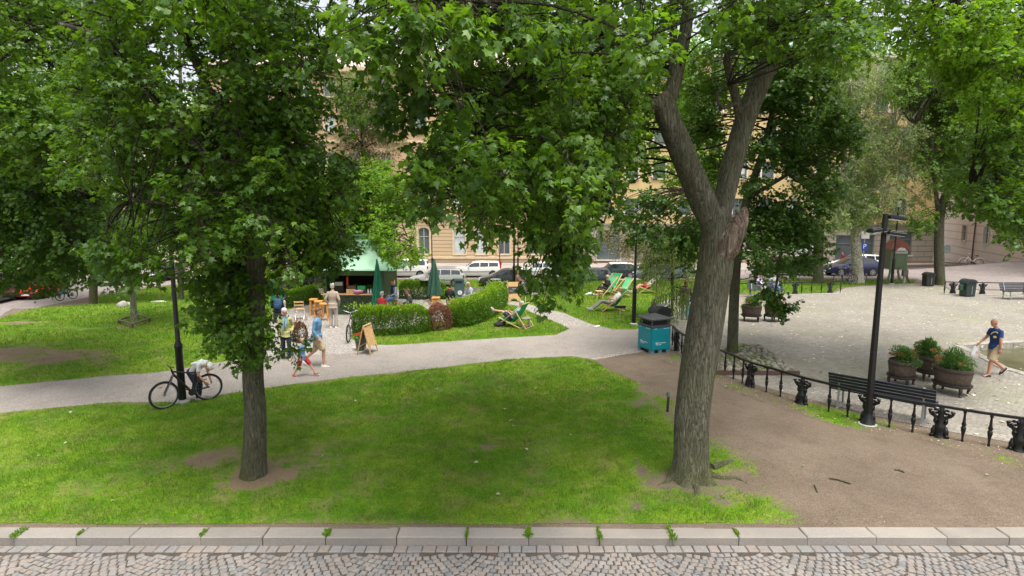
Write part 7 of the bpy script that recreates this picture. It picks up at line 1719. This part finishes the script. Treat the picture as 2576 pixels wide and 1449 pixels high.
    if cl.get('shoes'):
        for k in 'LR':
            an = Vector(P['an'+k]); tv = Vector(P.get('toe'+k, (0, 1, -.15))).normalized(); dn = (an-Vector(P['kn'+k])).normalized(); dn = (dn-tv*dn.dot(tv)).normalized(); sx = tv.cross(dn).normalized()
            m = MB(); vs = []
            for q, (wd, hl, hb) in zip((-.075, -.04, .03, .11, .17, .195), ((.026, .035, .082), (.040, .02, .088), (.042, .015, .088), (.048, .045, .088), (.040, .06, .088), (.018, .068, .084))):
                for (a_, b_) in ((-.8, hl), (.8, hl), (1, (hl+hb)/2), (1, hb), (-1, hb), (-1, (hl+hb)/2)): vs.append(an+tv*q+sx*a_*wd+dn*b_)
            m.add(vs, [(i*6+j, i*6+(j+1) % 6, (i+1)*6+(j+1) % 6, (i+1)*6+j) for i in range(5) for j in range(6)]+[tuple(range(6)), tuple(range(30, 36))]); m.build('shoe', cl['shoes'], t, 50)
            if cl.get('sole'):
                m = MB(); m.M = Matrix(); c_ = an+tv*.06+dn*.094; m.bar(c_-tv*.13, c_+tv*.13, .085, .02, up=tuple(dn)); m.build('sole', cl['sole'], t, None, .006)
    hs = cl.get('hair')
    if hs:
        m_, kind = hs; m = MB(); m.M = Mh; 
        if kind == 'short': m.ell((0, -.022, .048), (.084, .095, .088), 14, 10); m.ell((0, -.055, -.02), (.074, .05, .06), 12, 8); m.ell((.01, .05, .10), (.06, .04, .03), 10, 6)
        elif kind == 'bob': m.ell((0, -.02, .05), (.092, .105, .09), 14, 10); m.ell((0, -.05, -.05), (.095, .06, .09), 12, 8); m.ell((.07, .01, -.03), (.025, .04, .07), 8, 6); m.ell((-.07, .01, -.03), (.025, .04, .07), 8, 6)
        elif kind == 'long': m.ell((0, -.02, .05), (.09, .105, .09), 14, 10); m.ell((0, -.06, -.10), (.085, .05, .16), 12, 8)
        elif kind == 'pony': m.ell((0, -.02, .05), (.086, .10, .086), 14, 10); m.ell((0, -.11, .03), (.035, .04, .05), 10, 6)
        o = put('hair', m, m_, .012, 1)
    if cl.get('cap'):
        m = MB(); m.M = Mh; m.ell((0, -.01, .075), (.088, .10, .06), 14, 8); m.ell((0, .095, .055), (.06, .05, .012), 12, 5, (-.2, 0, 0)); put('cap', m, cl['cap'], .01, 1)
    if cl.get('glasses'):
        m = MB(); m.M = Mh
        for sg in (-1, 1): m.ell((sg*.032, .09, .008), (.024, .006, .016), 10, 6); m.bar((sg*.055, .088, .01), (sg*.08, .0, .005), .006)
        m.bar((-.01, .094, .012), (.01, .094, .012), .006); m.build('glasses', cl['glasses'], t)
    if cl.get('helmet'):
        m = MB(); m.M = Mh; m.ell((0, -.01, .07), (.105, .135, .085), 16, 9); put('helmet', m, cl['helmet'], .012, 2)
    return t, Mh
def stand(dz=0, **k):
    P = dict(hip=(0, 0, .93), chest=(0, 0, 1.25), neck=(0, .0, 1.47), head=(0, .02, 1.625), elL=(-.24, -.03, 1.10), elR=(.24, -.03, 1.10), wrL=(-.25, .05, .86), wrR=(.25, .05, .86),
             knL=(-.10, .02, .50), knR=(.10, .02, .50), anL=(-.10, -.03, .085), anR=(.11, -.02, .085)); P.update(k); return P
def walk(**k):
    P = stand(knL=(-.09, .22, .52), anL=(-.09, .30, .10), toeL=(0, 1, .12), knR=(.09, -.02, .50), anR=(.09, -.34, .20), toeR=(0, .85, -.75), elL=(-.23, -.10, 1.12), wrL=(-.24, -.02, .90), elR=(.23, .06, 1.12), wrR=(.23, .22, .92), chest=(0, .03, 1.25), neck=(0, .05, 1.47), head=(0, .09, 1.62)); P.update(k); return P
def sit(h=.45, **k):
    P = dict(hip=(0, 0, h+.09), chest=(0, -.02, h+.40), neck=(0, .0, h+.62), head=(0, .04, h+.77), elL=(-.23, .08, h+.26), elR=(.23, .08, h+.26), wrL=(-.12, .28, h+.24), wrR=(.12, .28, h+.24),
             knL=(-.11, .42, h+.10), knR=(.11, .42, h+.10), anL=(-.11, .44, h-.33), anR=(.11, .42, h-.33)); P.update(k); return P
def lounge(**k):
    P = dict(hip=(0, .0, .36), chest=(0, -.22, .64), neck=(0, -.36, .84), head=(0, -.40, .98), hup=(0, -.25, 1), face=(0, 1, .1), elL=(-.24, -.10, .52), elR=(.24, -.10, .52), wrL=(-.10, .14, .60), wrR=(.10, .14, .60),
             knL=(-.10, .44, .50), knR=(.10, .44, .50), anL=(-.10, .78, .12), anR=(.10, .80, .12), toeL=(0, .8, .5), toeR=(0, .8, .5)); P.update(k); return P
def cloth(n, c, v=.12, sc=7): return mat('cloth_'+n, c, .85, var=v, sc=sc)
C_beige, C_lbei = cloth('beige', (.36, .29, .23)), cloth('pale_beige', (.40, .35, .32)); C_den, C_jean = cloth('denim_shirt', (.13, .28, .46), .2), cloth('jeans', (.10, .22, .42), .25)
C_khaki, C_navy, C_redc, C_blk = cloth('khaki', (.46, .36, .23)), cloth('navy_tee', (.015, .045, .17)), cloth('red', (.42, .02, .03)), cloth('black', (.015, .015, .018))
C_yel, C_dk, C_gry, C_wht, C_lil, C_pnk = cloth('yellow_cardigan', (.42, .42, .16)), cloth('dark_navy', (.02, .025, .06)), cloth('grey', (.32, .34, .37)), cloth('white', (.68, .68, .68), .04), cloth('lilac', (.45, .36, .55), .35, 22), cloth('coral', (.60, .32, .24), .2, 20)
H_br, H_gr, H_bl, H_dk, H_wh, H_red = [mat('hair_'+n, c, .7, var=.3, sc=60) for n, c in (('brown', (.16, .07, .035)), ('grey', (.42, .38, .34)), ('blonde', (.55, .40, .20)), ('dark', (.03, .02, .015)), ('white', (.6, .57, .52)), ('ginger', (.38, .12, .05)))]
S_wh, S_blk, S_red, S_brn, S_gry = M_white, mat('shoe_black', (.02, .017, .017), .6), mat('shoe_red', (.40, .07, .04), .6), mat('shoe_brown', (.20, .09, .05), .6), mat('shoe_grey', (.30, .33, .38), .6)
def facing(dx, dy): return math.atan2(-dx, dy)     # rz so that local +y points to world (dx, dy)

# father and child, hand in hand, walking left->right across the picture (father) / child to the left
bf = G(800, 921); rzf = facing(.98, .05)
bc = G(762, 947); rzc = facing(.95, -.1)
Pf = walk(elR=(.22, -.02, 1.12), wrR=(.24, .10, .88), elL=(-.24, -.03, 1.12), wrL=(-.34, -.16, .88), knL=(-.09, -.06, .50), anL=(-.09, -.40, .20), toeL=(0, .85, -.7), knR=(.09, .20, .52), anR=(.09, .20, .085), toeR=(0, 1, -.12))
tf, _ = person('man in a denim shirt and beige shorts walking hand in hand with a small boy', bf, rzf, Pf, dict(top=C_den, sleeve=1.0, hem=.12, bottom=C_khaki, bname='shorts', legs=.5, baggy=1, shoes=S_wh, sole=M_white, hair=(H_br, 'short')), 1.80)
hand_w = Vector(bf)+Matrix.Rotation(rzf, 3, 'Z') @ (Vector((-.34, -.16, .80))*1.80/1.75)
sc_ = 1.12/1.75; hl = (Matrix.Rotation(-rzc, 3, 'Z') @ (hand_w-Vector(bc)))/sc_
Pc = walk(knL=(-.10, .30, .56), anL=(-.11, .52, .16), toeL=(0, 1, .15), knR=(.10, -.12, .52), anR=(.10, -.36, .12), toeR=(0, 1, -.3), elR=(.26, -.02, 1.16), wrR=(.27, .02, .92))
arm_dir = hl-Vector((0, .05, 1.36)); 
kR = 'L' if hl.x < 0 else 'R'
el_ = Vector((-.17 if kR == 'L' else .17, .03, 1.37)).lerp(hl, .48); Pc['el'+kR] = tuple(el_); Pc['wr'+kR] = tuple(hl-(hl-el_).normalized()*.10)
person('small boy in denim shirt, red shorts and orange shoes holding a man by the hand', bc, rzc, Pc, dict(top=C_den, sleeve=1.0, hem=.16, bottom=C_redc, bname='shorts', legs=.5, baggy=1, shoes=S_red, sole=S_wh, hair=(H_bl, 'short')), 1.12)
# bald man with a plastic bag
bm_ = G(2496, 946); rzm = facing(-.98, -.05)
Pm = walk(knL=(-.09, .16, .50), anL=(-.09, .22, .085), toeL=(0, 1, -.1), knR=(.09, .0, .50), anR=(.09, -.40, .21), elL=(-.23, .08, 1.12), wrL=(-.24, .06, .87), elR=(.23, .10, 1.14), wrR=(.18, .34, .98), face=(0, 1, -.45), hup=(0, .4, 1), head=(0, .12, 1.61))
# he faces left; his left side is nearest the camera
tb, Mh_ = person('bald man in a navy t shirt and beige shorts carrying a white plastic bag', bm_, rzm, Pm, dict(top=C_navy, sleeve=.5, hem=.10, bottom=C_khaki, bname='shorts', legs=.5, baggy=1, shoes=S_blk, sole=S_wh), 1.68, SKIN2)
m = MB(); 
m.torus((0, 0, 0), .09, .014, 'y', 14, 5, (.02, .48)); m.M = Matrix.Translation((0, 0, -.06)); m.ell((0, 0, 0), (.045, .012, .04), 10, 6); o = m.build('print', mat('print_yellow', (.50, .42, .16), .7), tb, 60); o.location = (-.10, .155, 1.27); o.rotation_euler = (0, 0, R(50)); 
bw = Vector(bm_)+Matrix.Rotation(rzm, 3, 'Z') @ (Vector((.18, .40, .92))*1.68/1.75)
m = MB(); vs = []; 
for i, (z, wx_, wy_) in enumerate(((0, .03, .02), (-.06, .10, .03), (-.20, .15, .05), (-.33, .16, .06), (-.38, .12, .04))):
    for j in range(12): a = 2*math.pi*j/12; vs.append((math.cos(a)*wx_*(1+.08*math.sin(3*a+i)), math.sin(a)*wy_*(1+.3*math.sin(4*a+i)), z))
m.add(vs, [(i*12+j, i*12+(j+1) % 12, (i+1)*12+(j+1) % 12, (i+1)*12+j) for i in range(4) for j in range(12)]+[tuple(range(12)), tuple(range(48, 60))]); 
o = m.build('plastic_bag', mat('bag_plastic', (.66, .63, .62), .35, var=.1, sc=12), None, 60); o.location = bw; o.rotation_euler = (0, .25, .2); tag(o, 'white plastic bag carried by the bald man', 'bag')
m = MB(); m.M = Matrix.Translation((0, -.052, -.22)); m.ell((0, 0, 0), (.05, .012, .05), 10, 6); m.build('print', C_pnk, o, 60)
# man in beige with a cap, from behind
person('man in a beige jacket and grey cap standing at the kiosk counter, seen from behind', G(840, 825), facing(.08, 1), stand(elL=(-.27, -.05, 1.12), elR=(.27, -.05, 1.12), wrL=(-.21, .06, .92), wrR=(.22, .06, .92)), dict(top=C_beige, coat=1, hem=.14, bottom=C_lbei, baggy=1, shoes=S_wh, hair=(H_gr, 'short'), cap=cloth('cap_grey', (.30, .31, .33))), 1.82)
# woman in yellow cardigan with scarf and bag
bw_ = G(722, 905); rzw = facing(.35, -.9)
tw, _ = person('grey haired woman in a yellow green cardigan with a blue scarf and glasses', bw_, rzw, walk(knL=(-.09, .12, .50), anL=(-.09, .12, .085), toeL=(0, 1, -.1), knR=(.09, .0, .5), anR=(.09, -.22, .14), toeR=(0, 1, -.5), face=(-.25, 1, -.15), wrL=(-.20, .06, .98), wrR=(.20, .06, .98)), dict(fem=1, top=C_yel, coat=1, hem=.14, bottom=C_dk, shoes=S_blk, hair=(H_wh, 'bob'), glasses=M_redp), 1.68)
m = MB(); m.torus((0, .04, 1.44), .085, .035, 'z', 14, 6); m.tube(smoothpath([(.02, .12, 1.42), (.05, .17, 1.25), (.08, .17, 1.05)], 4), .04, 8); m.tube(smoothpath([(-.03, .12, 1.42), (-.03, .17, 1.28), (-.01, .18, 1.15)], 4), .035, 8); m.build('scarf', cloth('scarf', (.22, .36, .42), .4, 25), tw, 60)
bb_ = Vector(bw_)+Matrix.Rotation(rzw, 3, 'Z') @ Vector((-.02, -.24, 1.05)); m = MB(); m.ell((0, 0, 0), (.20, .10, .27), 14, 9); o = m.build('backpack', cloth('lime', (.34, .46, .07)), None, 60); o.location = bb_; o.rotation_euler = (0, .1, rzw); tag(o, 'lime green bag on the back of the woman in the cardigan', 'bag')
for sx in (-1, 1): m = MB(); m.tube(smoothpath([(sx*.10, .06, .24), (sx*.13, .20, .36), (sx*.13, .34, .20)], 4), .015, 6); m.build('strap', C_blk, o, 60)
# two seated at the left under the umbrella
b = G(700, 812); person('person in a dark top seated behind the woman in the cardigan', b, facing(-.3, .9), sit(.42, chest=(0, .03, .82), neck=(0, .08, 1.02), head=(0, .14, 1.14)), dict(top=C_blk, bottom=C_dk, shoes=S_gry, hair=(H_gr, 'short')), 1.72)
m = MB(); m.ell((0, 0, 0), (.17, .11, .24), 14, 9); o = m.build('backpack', cloth('blue_pack', (.03, .07, .16)), None, 60); o.location = b+Vector((.10, -.20, .85)); tag(o, 'dark blue backpack worn by the person seated behind the cardigan woman', 'bag'); m = MB(); m.box((0, -.10, -.08), (.22, .05, .16)); m.build('pocket', cloth('blue_pack', (.03, .07, .16)), o, None, .02)
stool('low stool of the person with the dark blue backpack', b, .2, .42, .34, M_oldw, 'low cafe stools')
b = G(706, 785); person('grey haired older man sitting beside the left umbrella', b, facing(.5, -.8), sit(.42), dict(top=C_dk, bottom=C_lbei, shoes=S_brn, hair=(H_wh, 'short')), 1.75)
stool('low stool of the older man beside the left umbrella', b, .5, .42, .34, M_oldw, 'low cafe stools')
# woman on the high stool
b = on_cafe(1.78, .15, 0); tw, _ = person('woman in jeans and a starry scarf sitting on a bar stool at the kiosk corner', b, facing(-.75, -.65), sit(.76, anL=(-.08, .32, .36), anR=(.10, .36, .34), knL=(-.09, .40, .78), knR=(.09, .40, .78), wrL=(-.05, .30, .90), wrR=(.06, .30, .88)), dict(fem=1, top=C_gry, bottom=C_jean, shoes=S_gry, hair=(H_bl, 'bob')), 1.68)
m = MB(); m.torus((0, .0, 1.36), .10, .045, 'z', 14, 6); m.ell((0, .08, 1.12), (.12, .06, .22), 12, 8); m.build('scarf', cloth('star_scarf', (.03, .04, .13), .9, 30), tw, 60)
m = MB(); m.tube([(-.1, .02, 0), (-.05, .08, .03), (.05, .08, .03), (.1, .02, 0)], .03, 8); o = m.build('headband', M_redp, tw, 60); o.location = (0, .02, 1.62)
# man with sunglasses and a head behind the hedge
b = G(1030, 802); person('dark haired man in sunglasses sitting behind the front hedge', b, facing(-.95, -.2), sit(.42, head=(0, .05, 1.20)), dict(top=cloth('dark_check', (.05, .05, .06)), bottom=C_jean, shoes=S_blk, hair=(H_br, 'short'), glasses=M_blk), 1.75)
stool('stool of the man in sunglasses behind the front hedge', b, .1, .42, .34, M_oldw, 'low cafe stools')
b = G(962, 806); person('person with grey brown hair sitting behind the front hedge below the umbrella', b, facing(.3, .9), sit(.40), dict(top=C_redc, bottom=C_dk, shoes=S_brn, hair=(H_gr, 'short')), 1.70)
stool('stool of the person below the bright green umbrella', b, .1, .40, .34, M_oldw, 'low cafe stools')
simple('flower_pot', 'orange flowers on the ground below the woman on the bar stool', 'flower pot', G(984, 800)+Vector((0, .1, .0)), [('pot', lambda q: q.lathe([(.09, 0), (.13, .35)], n=10), M_conc, 50), ('flowers', lambda q: [q.ell((.055*math.cos(k*1.3), .05*math.sin(k*2), .40+.02*(k % 3)), .055, 7, 5) for k in range(8)], M_refl, 60)])
b = G(1132, 778); person('person in black with a red scarf sitting with back to us beside the litter column', b, facing(.2, .9), sit(.40), dict(top=C_blk, bottom=C_dk, shoes=S_blk, hair=(H_dk, 'short')), 1.68)
m = MB(); m.torus((0, 0, 0), .08, .03, 'z', 12, 6); o = m.build('scarf', C_redc, [x for x in SC.objects if 'red scarf' in x.get('label', '')][0], 60); o.location = (0, 0, 1.02)
stool('low stool of the person in black beside the litter column', b, .1, .40, .34, M_oldw, 'low cafe stools')
b = G(1182, 778); person('old man in a flat cap and grey hooded top sitting left of the hedge end', b, facing(-.7, -.5), sit(.45, head=(0, .08, 1.20), face=(0, 1, -.35), hup=(0, .3, 1)), dict(top=C_gry, bottom=C_jean, shoes=S_brn, hair=(H_gr, 'short'), cap=cloth('flat_cap', (.32, .25, .20))), 1.74)
# deck chair in the island lawn
b = G(1290, 822); rz = facing(-.82, .45); deckchair('dark green deck chair seen from behind on the lawn in front of the hedge', b, rz, M_canv)
person('person in shorts lounging in the deck chair in front of the hedge', b, rz, lounge(knL=(-.08, .42, .60), anL=(-.02, .86, .62), toeL=(0, .5, .8), knR=(.12, .40, .58), anR=(.12, .52, .10)), dict(top=cloth('pale_blue', (.35, .45, .55)), sleeve=.5, bottom=C_dk, bname='shorts', legs=.42, shoes=S_gry, hair=(H_gr, 'short')), 1.74)
m = MB(); m.ell((0, 0, .13), (.26, .17, .15), 12, 8); m.v = [(x, y, max(.01, z*(1+.3*math.sin(9*x+5*y)))) for x, y, z in m.v]; o = m.build('bag', C_blk, None, 60); o.location = G(1257, 822); tag(o, 'black bag lying on the grass beside the deck chair', 'bag'); m = MB(); m.torus((0, 0, .26), .1, .012, 'y', 12, 5, (0, .5)); m.build('handle', M_blk, o, 60)
# deck chairs on the middle lawn
b = G(1540, 782); rz = facing(-.97, -.15); deckchair('green deck chair in which a man in jeans shorts lies back', b, rz, M_canv)
person('fair haired man lying back in a deck chair with his legs stretched to the left', b, rz, lounge(anL=(-.12, .95, .16), anR=(.12, 1.0, .12), knL=(-.11, .52, .48), knR=(.11, .55, .42)), dict(top=C_wht, sleeve=.5, bottom=cloth('grey_jeans', (.22, .23, .20)), shoes=S_gry, hair=(H_bl, 'short')), 1.78)
b2 = G(1563, 752); deckchair('empty mint deck chair behind the man lying back', b2+Vector((.1, .6, 0)), facing(-.75, -.5), M_canl)
b3 = G(1522, 748); deckchair('mint deck chair of the woman in black, at the left of the group', b3+Vector((.2, .9, 0)), facing(-.8, -.6), M_canl)
person('blonde woman in a black jacket with sunglasses sitting in the leftmost mint deck chair', b3+Vector((.2, .9, 0)), facing(-.8, -.6), lounge(hip=(0, .05, .38), chest=(0, -.08, .68), neck=(0, -.12, .90), head=(0, -.08, 1.04), hup=(0, .1, 1), face=(0, 1, -.3), wrL=(-.06, .22, .72), wrR=(.06, .22, .72)), dict(fem=1, top=C_blk, bottom=C_blk, shoes=S_wh, hair=(H_bl, 'long'), glasses=M_blk), 1.68)
deckchair('dark green deck chair between the two mint ones', G(1545, 742)+Vector((.1, 1.3, 0)), facing(-.6, -.75), M_canv)
stool('small pale wooden stool in front of the woman in black', G(1506, 752), .3, .45, .36, M_wood, 'low wooden stools on the lawn')
b = G(1630, 738); deckchair('deck chair under the weeping tree, mostly hidden by its leaves', b, facing(-.97, 0), M_canl)
person('person in red shorts whose bare legs stick out under the weeping tree', b, facing(-.97, -.1), lounge(anL=(-.1, .88, .14), anR=(.1, .95, .12)), dict(top=C_wht, sleeve=.5, bottom=C_redc, bname='shorts', legs=.45, shoes=S_gry, hair=(H_br, 'short')), 1.75)
# group by the far lamp
def bench_seat(label, loc, rz):
    t = thing('folding_chair', label, 'chair', loc, rz, 'pale folding chairs on the lawn')
    for k in range(4): q = MB(); q.box((0, -.14+.09*k, .44), (.42, .06, .02)); q.build('seat_slat', M_offw, t)
    q = MB(); q.box((0, -.23, .72), (.42, .02, .22)); q.build('backrest', M_offw, t)
    for sx in (-1, 1): q = MB(); q.bar((sx*.19, .2, 0), (sx*.19, -.24, .84), .02); q.bar((sx*.17, -.22, 0), (sx*.17, .18, .44), .02); q.build('leg', M_offw, t)
b = G(1304, 742)+Vector((0, 1.2, 0)); bench_seat('pale chair of the blonde woman in coral by the lamp post', b, facing(.9, -.4))
person('blonde woman in a coral top and white trousers sitting behind the lamp post', b, facing(.9, -.4), sit(.45, wrR=(.10, .42, .68), elR=(.22, .18, .78)), dict(fem=1, top=C_pnk, bottom=C_wht, shoes=S_wh, hair=(H_bl, 'bob')), 1.68)
b = G(1322, 744)+Vector((.3, 1.2, 0)); bench_seat('pale chair of the person in black by the maple spray', b, facing(.3, -.9))
person('person in black sitting between the woman in coral and the hanging maple spray', b, facing(.3, -.9), sit(.45), dict(top=C_blk, bottom=C_blk, shoes=S_blk, hair=(H_br, 'long')), 1.72)
b = G(1345, 746)+Vector((.5, 1.0, 0)); bench_seat('pale chair of the person in jeans, half hidden by the maple spray', b, facing(-.9, -.3))
person('person in a pale jacket and jeans half hidden behind the hanging maple spray', b, facing(-.9, -.3), sit(.45), dict(top=C_lbei, bottom=cloth('dark_jeans', (.03, .07, .15)), shoes=S_wh, hair=(H_gr, 'short')), 1.75)
b = G(1285, 742)+Vector((-.9, 1.5, 0)); simple('table', 'small white table left of the woman in coral', 'table', b, [('table_top', lambda q: q.lathe([(.32, .70), (.33, .72)], n=18), M_offw, 40), ('leg', lambda q: q.tube([(0, 0, 0), (0, 0, .70)], .03, 8), M_offw, 40)])
b = G(1330, 760); simple('table', 'small pale table on the grass right of the chalkboard sign', 'table', b, [('table_top', lambda q: q.box((0, 0, .45), (.42, .4, .03)), M_offw, None), ('leg', lambda q: q.bar((-.17, -.15, 0), (-.17, -.15, .44), .03), M_offw, None), ('leg', lambda q: q.bar((.17, -.15, 0), (.17, -.15, .44), .03), M_offw, None), ('leg', lambda q: q.bar((.17, .15, 0), (.17, .15, .44), .03), M_offw, None), ('leg', lambda q: q.bar((-.17, .15, 0), (-.17, .15, .44), .03), M_offw, None)])
# standing and seated people left of the big trunk
person('person in brown jacket and blue jeans standing beside the big trunk, seen from behind', G(1722, 804), facing(.1, 1), stand(wrL=(-.16, .14, .98), wrR=(.16, .14, .98), elL=(-.26, .0, 1.14), elR=(.26, .0, 1.14)), dict(top=cloth('brown_jacket', (.09, .06, .055)), coat=1, hem=.10, bottom=C_jean, shoes=S_brn, hair=(H_br, 'long')), 1.74)
b = G(1750, 795); person('ginger haired person in dark navy sitting beside the big trunk', b, facing(-.6, -.7), sit(.45), dict(top=C_dk, bottom=C_jean, shoes=S_gry, hair=(H_red, 'short')), 1.72)
stool('low stool of the ginger haired person', b, .1, .45, .36, M_oldw, 'low cafe stools')
# woman on the far bench
b = G(1912, 746)+Vector((0, .12, 0)); person('red haired woman in a lilac flowered top reading on the far bench', b, facing(.1, -1), sit(.45, face=(0, 1, -.4), hup=(0, .4, 1), wrL=(-.08, .30, .74), wrR=(.08, .30, .74)), dict(fem=1, top=C_lil, bottom=cloth('pale_skirt', (.40, .38, .32)), shoes=S_brn, hair=(H_red, 'pony')), 1.68)
o = simple('book', 'open book held by the woman in lilac', 'book', b+Vector((0, -.36, .80)), [('pages', lambda q: (q.box((-.06, 0, 0), (.12, .16, .012), (.5, .25, 0)), q.box((.06, 0, 0), (.12, .16, .012), (.5, -.25, 0))), M_white, None)])
b = b+Vector((.75, .05, 0)); person('person in blue jeans sitting next to the woman in lilac, hidden by the maple spray', b, facing(.1, -1), sit(.45), dict(top=C_gry, bottom=C_jean, shoes=S_brn, hair=(H_dk, 'short')), 1.74)
# child bent over behind the lamp and the bike
b = G(489, 1013)+Vector((-.02, .25, 0)); tc, Mc = person('child in a white top and white helmet bending down behind the mountain bike', b, facing(.95, -.2),
   stand(hip=(0, -.16, .86), chest=(0, .10, 1.10), neck=(0, .30, 1.10), head=(0, .44, 1.05), face=(0, .45, -.9), hup=(0, .9, .45), elL=(-.20, .22, .82), elR=(.20, .22, .82), wrL=(-.12, .36, .62), wrR=(.12, .36, .62), knL=(-.10, .0, .48), knR=(.10, .02, .48), anL=(-.10, -.05, .085), anR=(.10, .05, .085)),
   dict(top=C_wht, sleeve=.5, bottom=C_dk, shoes=S_gry, hair=(H_br, 'short'), helmet=mat('helmet_white', (.72, .70, .64), .3)), 1.42)
for k in range(5): m = MB(); m.M = Matrix.Translation(Mc.translation) @ Mc.to_3x3().to_4x4() @ Matrix.Translation((.06*math.cos(k*1.3), .08*math.sin(k*1.9), .13)); m.ell((0, 0, .02), (.018, .018, .045), 8, 5, (.3*math.cos(k), .3*math.sin(k), 0)); m.build('helmet_spike', mat('helmet_white', (.72, .70, .64), .3), tc, 60)
m = MB(); m.lathe([(.03, 0), (.034, .16), (.014, .20)], n=10); o = m.build('bottle', M_lid, None, 50); o.location = b+Vector((.12, -.16, .52)); o.rotation_euler = (.6, .3, 0); tag(o, 'dark water bottle held by the child behind the bike', 'bottle'); m = MB(); m.lathe([(.018, .2), (.018, .23)], n=8); m.build('cap', M_redp, o)
# walkers far away
b = onG(At(2070-8, 640, 58.5).x, 59.5); b.z = -1.27; person('walker in a dark red top on the far pavement', onG(At(2122, 640, 59.5).x, 59.5)*1.0+Vector((0, 0, .13)), facing(-1, 0), walk(), dict(top=cloth('dark_red', (.20, .02, .03)), bottom=C_dk, shoes=S_blk, hair=(H_dk, 'short')), 1.74)

# shorten nothing, only report labels that break the length rule
for o in SC.objects:
    l = o.get('label', '')
    if o.parent is None and l and not 4 <= len(l.split()) <= 16: print('LABEL', len(l.split()), l)
